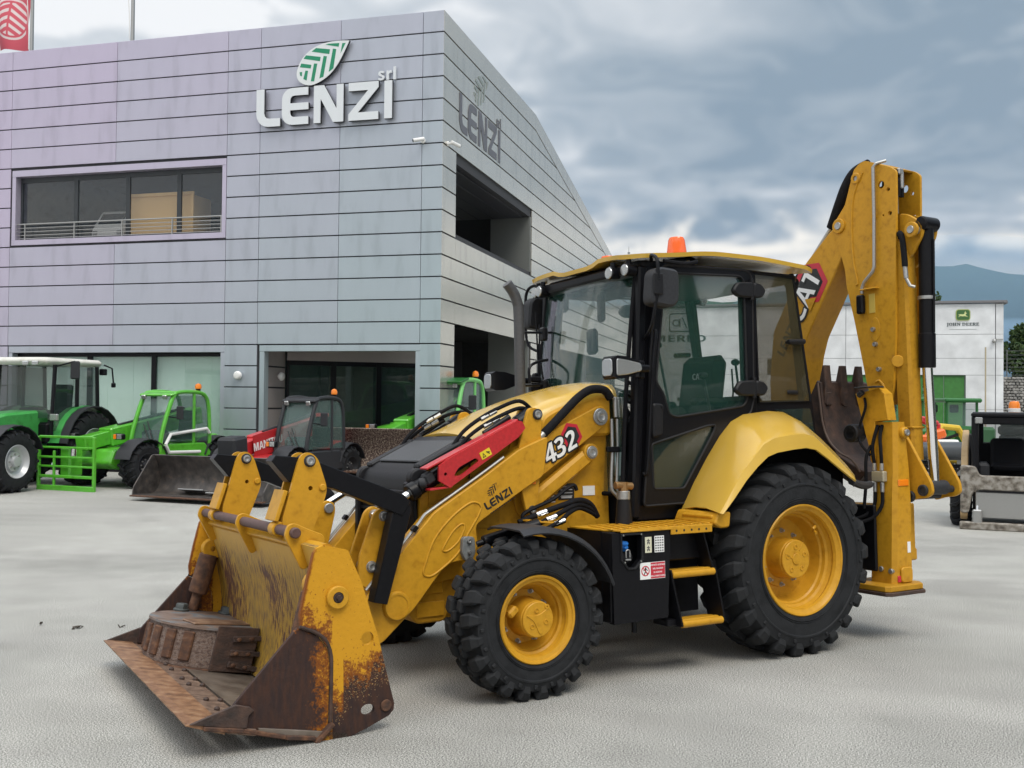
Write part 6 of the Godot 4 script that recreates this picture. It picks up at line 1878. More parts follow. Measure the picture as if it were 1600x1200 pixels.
func loader_arms(B: Node3D):
	var arm := soft(P([-1.66, 1.600, -1.892, 1.513, -2.167, 1.337, -2.530, 1.121, -2.618, 1.029, -2.752, 0.885, -2.985, 0.628, -3.10, 0.45, -3.09, 0.36, -3.0, 0.30, -2.893, 0.332, -2.671, 0.525, -2.50, 0.725, -2.44, 0.780, -2.36, 0.80, -2.275, 0.785, -2.215, 0.88, -2.231, 1.022, -1.896, 1.221, -1.70, 1.330]), 0.035)
	for s in [1.0, -1.0]:
		var mir := Transform3D(Basis().scaled(Vector3(1, 1, s)), Vector3.ZERO)
		var m := MB.new(); m.xf = mir
		m.prism(arm, 0.46, 0.62, 0.006)
		var A := part("loader_arm", m, M.yellow, B, 30.0)
		m = MB.new(); m.xf = mir
		m.cyl(Vector3(-2.803, 0.553, 0.62), Vector3(-2.803, 0.553, 0.648), 0.092, 36, 0.088, 0.008)
		m.ring(Vector3(-2.803, 0.553, 0.648), Vector3(-2.803, 0.553, 0.652), 0.068, 0.084, 36, 0.002)
		part("pivot_boss", m, M.yellow, A, 30.0)
		m = MB.new(); m.xf = mir   # pressed rib pattern
		m.tube(curve(V2([-2.19, 1.135, -2.215, 1.165, -2.28, 1.165, -2.41, 1.080, -2.535, 0.945, -2.60, 0.79, -2.612, 0.735, -2.57, 0.715, -2.499, 0.746, -2.367, 0.847, -2.29, 0.97, -2.215, 1.08, -2.19, 1.135], 0.619), 4), 0.008, 8)
		m.tube(curve(V2([-2.315, 1.03, -2.345, 1.032, -2.405, 0.985, -2.47, 0.89, -2.468, 0.868, -2.43, 0.872, -2.36, 0.925, -2.318, 1.0, -2.315, 1.03], 0.619), 4), 0.007, 8)
		part("pressed_rib", m, M.yellow, A, 60.0)
		m = MB.new(); m.xf = mir
		m.prism(soft(P([-2.345, 0.955, -2.262, 0.952, -2.255, 0.845, -2.285, 0.795, -2.325, 0.795, -2.355, 0.85]), 0.025), 0.621, 0.66, 0.004)
		var lg := part("steering_lug", m, M.grey_paint, A, 30.0)
		m = MB.new(); m.xf = mir
		pin(m, -2.305, 0.928, 0.66, 0.017); pin(m, -2.305, 0.855, 0.66, 0.012)
		part("lug_bolt", m, M.zinc, lg)
		# pipe along the top edge
		m = MB.new(); m.xf = mir
		m.tube(curve(V2([-2.99, 0.66, -2.77, 0.90, -2.635, 1.045, -2.59, 1.10, -2.53, 1.140, -2.17, 1.356, -2.0, 1.462], 0.59), 4), 0.011, 8)
		part("hydraulic_pipe", m, M.zinc, A)
		m = MB.new(); m.xf = mir
		m.box(Vector3(-2.665, 1.02, 0.60), Vector3(0.04, 0.03, 0.05), 0.004, Basis(Vector3.BACK, 0.85))
		part("pipe_clamp", m, M.black, A, 0.0)
		# black link, tower plate, upper beam, lift cylinder
		m = MB.new(); m.xf = mir
		m.prism(soft(P([-1.795, 1.790, -1.735, 1.800, -1.690, 1.757, -1.698, 1.462, -1.728, 1.158, -1.729, 1.085, -1.755, 1.050, -1.800, 1.052, -1.824, 1.094, -1.886, 1.369, -1.895, 1.438, -1.842, 1.643]), 0.03), 0.552, 0.585, 0.004)
		m.prism(soft(P([-1.795, 1.790, -1.735, 1.800, -1.690, 1.757, -1.698, 1.462, -1.728, 1.158, -1.729, 1.085, -1.755, 1.050, -1.800, 1.052, -1.824, 1.094, -1.886, 1.369, -1.895, 1.438, -1.842, 1.643]), 0.03), 0.43, 0.456, 0.004)
		var tp := part("lever_plate", m, M.yellow, B, 30.0)
		m = MB.new(); m.xf = mir
		for q in [[-1.727, 1.750, 0.034], [-1.801, 1.388, 0.030], [-1.777, 1.098, 0.028]]:
			m.ring(Vector3(q[0], q[1], 0.585), Vector3(q[0], q[1], 0.597), q[2] * 0.7, q[2] * 1.12, 22, 0.003)
		part("pin_collar", m, M.charcoal, tp)
		m = MB.new(); m.xf = mir
		for q in [[-1.727, 1.750, 0.034], [-1.801, 1.388, 0.022], [-1.777, 1.098, 0.028]]: pin(m, q[0], q[1], 0.588, q[2] * 0.8)
		part("pin", m, M.zinc, tp)
		m = MB.new(); m.xf = mir
		m.box(Vector3(-1.796, 1.298, 0.589), Vector3(0.10, 0.042, 0.010), 0.003, Basis(Vector3.BACK, -0.12))
		part("side_reflector", m, M.amber, tp, 0.0)
		m = MB.new(); m.xf = mir
		m.prism(soft(P([-1.70, 1.580, -1.199, 1.803, -1.15, 1.815, -1.109, 1.794, -1.085, 1.745, -1.10, 1.70, -1.166, 1.641, -1.70, 1.300]), 0.03), 0.47, 0.535, 0.006)
		var ub := part("upper_arm_beam", m, M.yellow, A, 30.0)
		m = MB.new(); m.xf = mir
		m.ring(Vector3(-1.165, 1.735, 0.535), Vector3(-1.165, 1.735, 0.55), 0.03, 0.062, 26, 0.004)
		pin(m, -1.165, 1.735, 0.548, 0.042)
		part("arm_pivot", m, M.zinc, A)
		m = MB.new(); m.xf = mir
		var c0 := Vector3(-1.777, 1.115, 0.505); var c1 := Vector3(-1.235, 1.478, 0.505)
		var d: Vector3 = (c1 - c0).normalized()
		m.box((c0 + c1) / 2 + d * 0.01, Vector3(0.60, 0.112, 0.09), 0.022, Basis(Vector3.BACK, atan2(d.y, d.x)))
		m.cyl(Vector3(-1.255, 1.482, 0.46), Vector3(-1.255, 1.482, 0.555), 0.062, 22, -1, 0.006)
		var lc := part("lift_cylinder", m, M.yellow, B, 30.0)
		m = MB.new(); m.xf = mir
		pin(m, -1.255, 1.482, 0.556, 0.038)
		m.ring(Vector3(-1.255, 1.482, 0.555), Vector3(-1.255, 1.482, 0.566), 0.036, 0.046, 20, 0.003)
		part("cylinder_pin", m, M.zinc, lc)
		# tilt cylinder with its hoses
		m = MB.new(); m.xf = mir
		m.cyl(Vector3(-2.64, 1.245, 0.50), Vector3(-1.80, 1.700, 0.50), 0.052, 22, -1, 0.008)
		m.cyl(Vector3(-2.655, 1.237, 0.50), Vector3(-2.60, 1.267, 0.50), 0.060, 22, -1, 0.006)
		m.cyl(Vector3(-1.84, 1.68, 0.50), Vector3(-1.727, 1.750, 0.50), 0.058, 20, -1, 0.01)
		m.cyl(Vector3(-2.10, 1.62, 0.50), Vector3(-1.90, 1.735, 0.50), 0.020, 12)
		var tc := part("tilt_cylinder", m, M.black, B)
		m = MB.new(); m.xf = mir
		m.cyl(Vector3(-2.905, 1.100, 0.50), Vector3(-2.64, 1.245, 0.50), 0.026, 18)
		part("cylinder_rod", m, M.chrome, tc)
		for q in [[-0.02, 0.02], [0.03, -0.02]]:
			m = MB.new(); m.xf = mir
			m.tube(curve([Vector3(-2.30, 1.50 + q[0], 0.44 + q[1]), Vector3(-2.22, 1.60 + q[0], 0.44 + q[1]), Vector3(-2.10, 1.688 + q[0], 0.45 + q[1]), Vector3(-1.95, 1.765 + q[0], 0.46 + q[1]), Vector3(-1.80, 1.815 + q[0], 0.47), Vector3(-1.68, 1.78, 0.45)], 5), 0.014, 8)
			part("cylinder_hose", m, M.black_matt, tc)
			for f in [0.42, 0.62]:
				m = MB.new(); m.xf = mir
				var o := Vector3(-2.16 + f * 0.32 - 0.06, 1.655 + q[0] + f * 0.15 - 0.03, 0.452 + q[1])
				m.cyl(o, o + Vector3(0.055, 0.028, 0.0), 0.018, 8)
				part("hose_fitting", m, M.zinc, tc)
		# tilt link with its pins
		for z in [[0.555, 0.585], [0.40, 0.43]]:
			m = MB.new(); m.xf = mir
			m.prism(soft(P([-2.93, 1.135, -2.875, 1.168, -2.822, 1.140, -2.815, 1.085, -2.895, 0.74, -2.96, 0.66, -3.04, 0.70, -3.03, 0.86]), 0.03), z[0], z[1], 0.004)
			part("tilt_link", m, M.yellow, B, 30.0)
		m = MB.new(); m.xf = mir
		for q in [[-2.868, 1.108, 0.027], [-2.95, 0.80, 0.03]]:
			m.cyl(Vector3(q[0], q[1], 0.38), Vector3(q[0], q[1], 0.586), q[2] * 1.3, 20, -1, 0.004)
			pin(m, q[0], q[1], 0.586, q[2])
		part("tilt_link_pin", m, M.zinc, B)
		if s < 0: continue
		# red safety strut over the near cylinder
		m = MB.new()
		m.plate(P([-2.50, 1.318, -2.42, 1.272, -1.900, 1.595, -1.847, 1.656, -1.872, 1.700, -1.91, 1.706, -2.440, 1.455, -2.50, 1.415]), [soft(P([-2.395, 1.345, -2.360, 1.400, -2.23, 1.463, -2.205, 1.440, -2.34, 1.350]), 0.02), disc(Vector2(-2.452, 1.36), 0.012, 10)], 0.606, 0.626, 0.0)
		var u := Vector3(-2.58, 1.395, 0.56); var v := Vector3(-1.895, 1.712, 0.56)
		bar(m, u, v, 0.10, 0.014, 0.003)
		bar(m, Vector3(-2.56, 1.262, 0.575), Vector3(-2.40, 1.278, 0.575), 0.085, 0.014, 0.003)
		var rs := part("safety_strut", m, M.red, B, 0.0)
		m = MB.new()
		m.box(Vector3(-2.157, 1.487, 0.6275), Vector3(0.082, 0.05, 0.003), 0.0, Basis(Vector3.BACK, 0.47))
		var lb := part("warning_label", m, mat(lin(0.72, 0.55, 0.02), 0.5), rs, 0.0)
		m = MB.new()
		m.xf = Transform3D(Basis(Vector3.BACK, 0.47), Vector3(-2.157, 1.487, 0.6292))
		m.plate(P([-0.032, -0.016, -0.004, -0.016, -0.018, 0.016]), [P([-0.025, -0.011, -0.011, -0.011, -0.018, 0.006])], 0, 0.001)
		m.box(Vector3(0.018, 0.0, 0.0005), Vector3(0.006, 0.03, 0.001), 0.0, Basis(Vector3.BACK, 0.7)); m.box(Vector3(0.022, 0.004, 0.0005), Vector3(0.022, 0.005, 0.001), 0.0, Basis(Vector3.BACK, -0.4))
		part("warning_print", m, M.decal_black, rs, 0.0)
		m = MB.new()   # strut's open end with its stop block
		m.box(Vector3(-2.54, 1.335, 0.545), Vector3(0.07, 0.075, 0.075), 0.012, Basis(Vector3.BACK, 0.47))
		m.cyl(Vector3(-2.60, 1.30, 0.54), Vector3(-2.56, 1.31, 0.56), 0.035, 14, -1, 0.006)
		part("stop_block", m, M.charcoal, rs)
	# decals on the near arm: model number in a hexagon, dealer's mark
	var ang := atan2(1.649 - 1.531, -1.424 + 1.646) - 0.02
	var n := Basis(Vector3.BACK, ang)
	var sk := Basis(n.x, n.y + n.x * 0.22, n.z)
	var at := Vector3(-1.505, 1.534, 0.535)
	var hexa := PackedVector2Array()
	var hexi := PackedVector2Array()
	for k in 6:
		var q := Vector2(cos(TAU * k / 6 + 0.52) * 0.088, sin(TAU * k / 6 + 0.52) * 0.098)
		hexa.append(q + Vector2(0.115, 0.02)); hexi.append(q * 0.72 + Vector2(0.115, 0.02))
	var hx := MB.new()
	hx.xf = Transform3D(n, at)
	hx.prism(hexa, 0.0, 0.0015)
	var dk := part("model_badge", hx, M.decal_red, B, 0.0)
	hx = MB.new(); hx.xf = Transform3D(n, at); hx.prism(hexi, 0.0015, 0.0025)
	part("badge_centre", hx, mat(lin(0.02, 0.02, 0.022), 0.5), dk, 0.0)
	for k in 12:
		var a := TAU * k / 12
		part("model_number_outline", text_mb("432", 0.178, 0.002, Transform3D(sk, at + n.x * (-0.01 + cos(a) * 0.012) + n.y * (-0.008 + sin(a) * 0.012) + Vector3(0, 0, 0.0040 + 0.00008 * k))), M.decal_black, dk, 0.0)
	part("model_number", text_mb("432", 0.178, 0.002, Transform3D(sk, at + n.x * -0.01 + n.y * -0.008 + Vector3(0, 0, 0.0065))), M.decal_white, dk, 0.0)
	# LENZI and its leaf on the arm, along the arm's slope
	var tilt := Basis(Vector3.BACK, atan2(1.257 - 1.157, -1.954 + 2.157) + 0.03)
	var S := 0.225 / 4.1
	var dl := MB.new()
	var shapes := letter_shapes()
	dl.xf = Transform3D(tilt.scaled(Vector3(S, S * 0.95, 1)) if false else tilt * Basis().scaled(Vector3(S, S * 0.95, 1)), Vector3(-2.148, 1.112, 0.6205))
	for k in shapes:
		var q := PackedVector2Array()
		for p in shapes[k]: q.append(p + Vector2(5.54, -9.48))
		dl.prism(q, 0.0, 0.0015)
	for k in leaf_bars():
		var q := PackedVector2Array()
		for p in P(k): q.append((p + Vector2(3.45, -9.35)) * Vector2(1.25, 1.15) + Vector2(1.95, -0.2))
		dl.prism(q, 0.0, 0.0015)
	dl.xf = Transform3D(tilt, Vector3(-2.133, 1.087, 0.6205))
	for k in 12: dl.box(Vector3(0.02 + 0.0185 * k, 0.0, 0.0008), Vector3(0.013, 0.006, 0.0015))
	part("dealer_decal", dl, M.decal_black, B, 0.0)

func hood_and_frame(B: Node3D):
	# engine hood: crowned top that climbs to the windscreen, rounded shoulders
	var top := [[-2.16, 1.592], [-2.0, 1.655], [-1.85, 1.722], [-1.70, 1.785], [-1.50, 1.855], [-1.30, 1.915], [-1.12, 1.955], [-0.98, 1.975]]
	var g := []
	for q in top:
		var x: float = q[0]; var y: float = q[1]
		var row := []
		var hw := 0.455 + 0.02 * sm(-2.1, -1.4, x)
		for k in 19:
			var f := -1.0 + 2.0 * k / 18
			var a := absf(f)
			var z: float; var dy: float
			if a < 0.72:
				z = f / 0.72 * (hw - 0.07); dy = -0.035 * pow(a / 0.72, 2.0)
			else:
				var th := (a - 0.72) / 0.28 * PI * 0.5
				z = signf(f) * (hw - 0.07 + 0.07 * sin(th)); dy = -0.035 - 0.09 * (1.0 - cos(th))
			row.append(Vector3(x, y + 0.02 + dy, z))
		g.append(row)
	for r in g: r.reverse()
	var m := MB.new()
	m.sheet(g, 0.02)
	var H := part("hood", m, M.yellow_gloss, B, 40.0)
	# raised shoulder panels by the cab
	for s in [1.0, -1.0]:
		var mir := Transform3D(Basis().scaled(Vector3(1, 1, s)), Vector3.ZERO)
		m = MB.new(); m.xf = mir
		m.prism(soft(P([-1.66, 1.60, -1.63, 1.735, -1.50, 1.80, -1.12, 1.90, -1.04, 1.88, -1.03, 1.60]), 0.05), 0.40, 0.50, 0.02)
		part("hood_shoulder", m, M.yellow, H, 40.0)
		m = MB.new(); m.xf = mir
		m.prism(P([-2.56, 0.62, -2.55, 1.36, -2.18, 1.54, -1.9, 1.64, -1.66, 1.71, -1.04, 1.82, -1.02, 0.92, -1.45, 0.78, -1.9, 0.72]), 0.40, 0.435, 0.008)
		part("side_panel", m, M.yellow, B, 30.0)
		m = MB.new(); m.xf = mir
		m.prism(P([-2.50, 0.98, -2.48, 1.34, -2.20, 1.47, -1.95, 1.50, -1.95, 0.98]), 0.435, 0.442, 0.002)
		part("engine_cover", m, M.yellow_dull, B, 30.0)
	# black radiator housing in front of the hood
	m = MB.new()
	m.xf = Transform3D(Basis(), Vector3.ZERO)
	m.prism(soft(P([-2.155, 1.60, -2.535, 1.412, -2.60, 1.345, -2.62, 1.25, -2.60, 0.80, -2.20, 0.80]), 0.03), -0.465, 0.465, 0.03)
	var R := part("radiator_housing", m, M.plastic, B, 40.0)
	var sl := atan2(1.60 - 1.412, 2.535 - 2.155)
	m = MB.new()
	m.box(Vector3(-2.355, 1.512, 0.0), Vector3(0.34, 0.016, 0.66), 0.006, Basis(Vector3.BACK, sl))
	part("top_screen", m, mat(lin(0.035, 0.037, 0.04), 0.42, 0.0, M.speck, 4.0, M.rough_n, 0.2), R, 0.0)
	m = MB.new()
	m.box(Vector3(-2.205, 1.588, 0.0), Vector3(0.07, 0.014, 0.74), 0.005, Basis(Vector3.BACK, sl))
	part("hinge_strip", m, M.black, R, 0.0)
	for s in [1.0, -1.0]:
		m = MB.new()
		m.cyl(Vector3(-2.565, 1.33, s * 0.40), Vector3(-2.565, 1.33, s * 0.475), 0.07, 20, -1, 0.012)
		m.box(Vector3(-2.38, 1.49, s * 0.405), Vector3(0.40, 0.035, 0.10), 0.012, Basis(Vector3.BACK, sl))
		part("corner_cap", m, M.plastic, R)
	for k in 7:
		m = MB.new()
		m.box(Vector3(-2.617, 1.24 - 0.066 * k, 0.0), Vector3(0.03, 0.022, 0.80), 0.006)
		part("grille_bar", m, M.black, R, 0.0)
	for s in [1.0, -1.0]:
		m = MB.new()
		m.box(Vector3(-2.62, 1.00, s * 0.42), Vector3(0.06, 0.62, 0.07), 0.012)
		part("grille_post", m, M.black, R, 0.0)
	# stickers on the hood: white maker's label, a smudge of print
	m = MB.new()
	var hs := Basis(Vector3.BACK, 0.42)
	m.xf = Transform3D(hs * Basis(Vector3.RIGHT, -PI / 2), Vector3(-1.895, 1.724, 0.02))
	m.prism(P([-0.07, -0.20, 0.07, -0.20, 0.07, 0.20, -0.07, 0.20]), 0.0, 0.002)
	m.prism(disc(Vector2(0.14, -0.05), 0.055, 18, 0.09), 0.0, 0.002)
	part("hood_label", m, M.decal_white, H, 0.0)
	part("hood_label_print", text_mb("LENZI", 0.085, 0.001, Transform3D(hs * Basis(Vector3.RIGHT, -PI / 2) * Basis(Vector3.BACK, -PI / 2), Vector3(-1.895, 1.7268, 0.02))), mat(lin(0.35, 0.36, 0.36), 0.5), H, 0.0)
	part("hood_print", text_mb("LENZI", 0.06, 0.001, Transform3D(hs * Basis(Vector3.RIGHT, -PI / 2) * Basis(Vector3.BACK, -PI / 2), Vector3(-2.105, 1.6345, 0.0))), mat(lin(0.18, 0.11, 0.03), 0.6), H, 0.0)
	# chassis, front nose, axle
	m = MB.new()
	for s in [1.0, -1.0]:
		m.box(Vector3(-0.85, 0.66, s * 0.33), Vector3(3.3, 0.30, 0.06), 0.01)
	m.box(Vector3(-1.3, 0.62, 0.0), Vector3(2.2, 0.35, 0.5), 0.02)
	m.box(Vector3(0.2, 0.70, 0.0), Vector3(1.6, 0.5, 0.6), 0.02)
	part("chassis", m, M.yellow_dull, B, 0.0)
	m = MB.new()
	m.prism(soft(P([-2.62, 0.84, -2.62, 0.46, -2.56, 0.38, -2.36, 0.38, -2.22, 0.62, -2.18, 0.84]), 0.03), -0.40, 0.40, 0.01)
	var nose := part("front_frame", m, M.yellow_dull, B, 30.0)
	m = MB.new()
	m.box(Vector3(-2.46, 0.47, 0.405), Vector3(0.20, 0.10, 0.02), 0.006)
	m.box(Vector3(-2.46, 0.68, 0.404), Vector3(0.18, 0.22, 0.016), 0.006)
	part("access_plate", m, M.yellow, nose, 0.0)
	m = MB.new()
	m.cyl(Vector3(-2.115, 0.482, -0.88), Vector3(-2.115, 0.482, 0.88), 0.085, 20)
	m.ball(Vector3(-2.115, 0.47, 0.0), Vector3(0.19, 0.17, 0.19), 16)
	m.box(Vector3(-2.115, 0.62, 0.0), Vector3(0.32, 0.22, 0.34), 0.03)
	for s in [1.0, -1.0]:
		m.cyl(Vector3(-2.115, 0.36, s * 0.86), Vector3(-2.115, 0.62, s * 0.86), 0.07, 16, -1, 0.01)
		m.cyl(Vector3(-2.115, 0.482, s * 0.86), Vector3(-2.115, 0.482, s * 1.0), 0.12, 20, -1, 0.01)
	part("front_axle", m, M.yellow_dull, B)
	m = MB.new()
	m.cyl(Vector3(0.15, 0.685, -0.95), Vector3(0.15, 0.685, 0.95), 0.12, 20)
	m.ball(Vector3(0.15, 0.67, 0.0), Vector3(0.26, 0.24, 0.26), 16)
	part("rear_axle", m, M.yellow_dull, B)
	# steering cylinder and mudguard over the near front wheel, mirrored on the far side
	for s in [1.0, -1.0]:
		var mir := Transform3D(Basis().scaled(Vector3(1, 1, s)), Vector3.ZERO)
		m = MB.new(); m.xf = mir
		m.cyl(Vector3(-2.29, 0.91, 0.74), Vector3(-2.25, 0.925, 0.75), 0.02, 12)
		m.cyl(Vector3(-2.25, 0.922, 0.75), Vector3(-1.86, 1.02, 0.80), 0.042, 20, -1, 0.006)
		part("level_cylinder", m, M.black, B)
		var gg := []
		for k in 15:
			var a := PI * 0.60 - (PI * 0.60 - 0.33) * k / 14.0
			if k == 0: a = PI * 0.57
			var r := 0.575
			var c := Vector3(-2.115 + cos(a) * r * 1.03, 0.475 + sin(a) * r * 0.965, 0)
			gg.append([c + Vector3(0, -0.015, 0.80), c + Vector3(0, 0.0, 0.84), c + Vector3(0, 0.006, 1.02), c + Vector3(0, 0.0, 1.20), c + Vector3(-cos(a) * 0.03, -sin(a) * 0.03, 1.235)])
		m = MB.new(); m.xf = mir
		for r in gg: r.reverse()
		gg.reverse()
		m.sheet(gg, -0.012)
		part("front_mudguard", m, M.charcoal, B, 50.0)
	# hoses and pipes between hood and cab, near side
	for q in [[0.0, 0.0, 0.020], [0.06, -0.03, 0.017], [0.11, -0.055, 0.015]]:
		m = MB.new()
		m.tube(curve([Vector3(-1.93 + q[0], 1.025 + q[1], 0.66 + q[0]), Vector3(-1.75 + q[0] * 0.6, 1.085 + q[1], 0.68 + q[0]), Vector3(-1.58, 1.13 + q[1], 0.68 + q[0] * 0.5), Vector3(-1.44, 1.155 + q[1], 0.66), Vector3(-1.33, 1.12 + q[1], 0.64), Vector3(-1.26, 1.03, 0.62)], 5), q[2], 10)
		part("frame_hose", m, M.black_matt, B)
		m = MB.new()
		var o := Vector3(-1.80 + q[0] * 0.7, 1.066 + q[1], 0.675 + q[0])
		m.cyl(o, o + Vector3(0.075, 0.026, 0.008), q[2] * 1.25, 10, -1, 0.003)
		part("hose_fitting", m, M.chrome, B)
	m = MB.new()
	m.tube(curve([Vector3(-1.86, 1.04, 0.60), Vector3(-1.84, 1.085, 0.60), Vector3(-1.62, 1.165, 0.60), Vector3(-1.50, 1.235, 0.60), Vector3(-1.44, 1.255, 0.60), Vector3(-1.42, 1.22, 0.60)], 5), 0.014, 8)
	part("frame_hose", m, M.black, B)
	m = MB.new()
	m.box(Vector3(-1.78, 1.025, 0.72), Vector3(0.26, 0.012, 0.12), 0.003, Basis(Vector3.BACK, -0.12))
	for k in 5: m.box(Vector3(-1.88 + 0.05 * k, 1.043 - 0.006 * k, 0.72), Vector3(0.02, 0.008, 0.10), 0.002, Basis(Vector3.BACK, -0.12))
	part("foot_plate", m, M.yellow, B, 0.0)
	for k in 2:
		m = MB.new()
		m.tube(curve([Vector3(-1.06 + 0.05 * k, 1.72, 0.53), Vector3(-1.065 + 0.05 * k, 1.5, 0.54), Vector3(-1.085 + 0.05 * k, 1.24, 0.55), Vector3(-1.05 + 0.045 * k, 1.17, 0.56), Vector3(-0.98 + 0.03 * k, 1.10, 0.57), Vector3(-0.965 + 0.03 * k, 1.03, 0.57)], 5), 0.013, 10)
		part("steel_pipe", m, M.zinc, B)
	m = MB.new()
	m.box(Vector3(-1.06, 1.50, 0.555), Vector3(0.13, 0.04, 0.03), 0.006)
	part("pipe_clamp", m, M.black, B, 0.0)
	# thick sleeved hose over the shoulder
	m = MB.new()
	m.tube(curve([Vector3(-1.66, 1.607, 0.54), Vector3(-1.565, 1.69, 0.545), Vector3(-1.443, 1.80, 0.545), Vector3(-1.332, 1.885, 0.535), Vector3(-1.234, 1.93, 0.53), Vector3(-1.122, 1.928, 0.53), Vector3(-1.065, 1.87, 0.53)], 6), 0.031, 12)
	part("hose_sleeve", m, M.black_matt, B)
	m = MB.new()
	m.cyl(Vector3(-1.73, 1.555, 0.555), Vector3(-1.66, 1.62, 0.555), 0.024, 12, -1, 0.004)
	for k in 3: m.cyl(Vector3(-1.02 + 0.035 * k, 1.73, 0.53), Vector3(-1.02 + 0.03 * k, 1.88, 0.52), 0.016, 10, -1, 0.004)
	part("hose_coupling", m, M.zinc, B)
	# plates and labels on the side panel
	for q in [[-1.545, 1.185, 0.10, 0.105, M.decal_white], [-1.40, 1.205, 0.135, 0.115, M.decal_black], [-1.205, 1.205, 0.105, 0.068, M.decal_white]]:
		m = MB.new()
		m.box(Vector3(q[0], q[1], 0.4385), Vector3(q[2], q[3], 0.004), 0.001)
		part("data_plate", m, q[4], B, 0.0)
	part("noise_label_number", text_mb("103", 0.07, 0.001, Transform3D(Basis(), Vector3(-1.545, 1.165, 0.4412))), M.decal_black, B, 0.0)
	m = MB.new()
	for k in 4: m.box(Vector3(-1.40, 1.24 - 0.022 * k, 0.4412), Vector3(0.10, 0.006, 0.001))
	m.box(Vector3(-1.40, 1.168, 0.4412), Vector3(0.09, 0.02, 0.001))
	part("data_plate_print", m, mat(lin(0.45, 0.45, 0.45), 0.5), B, 0.0)

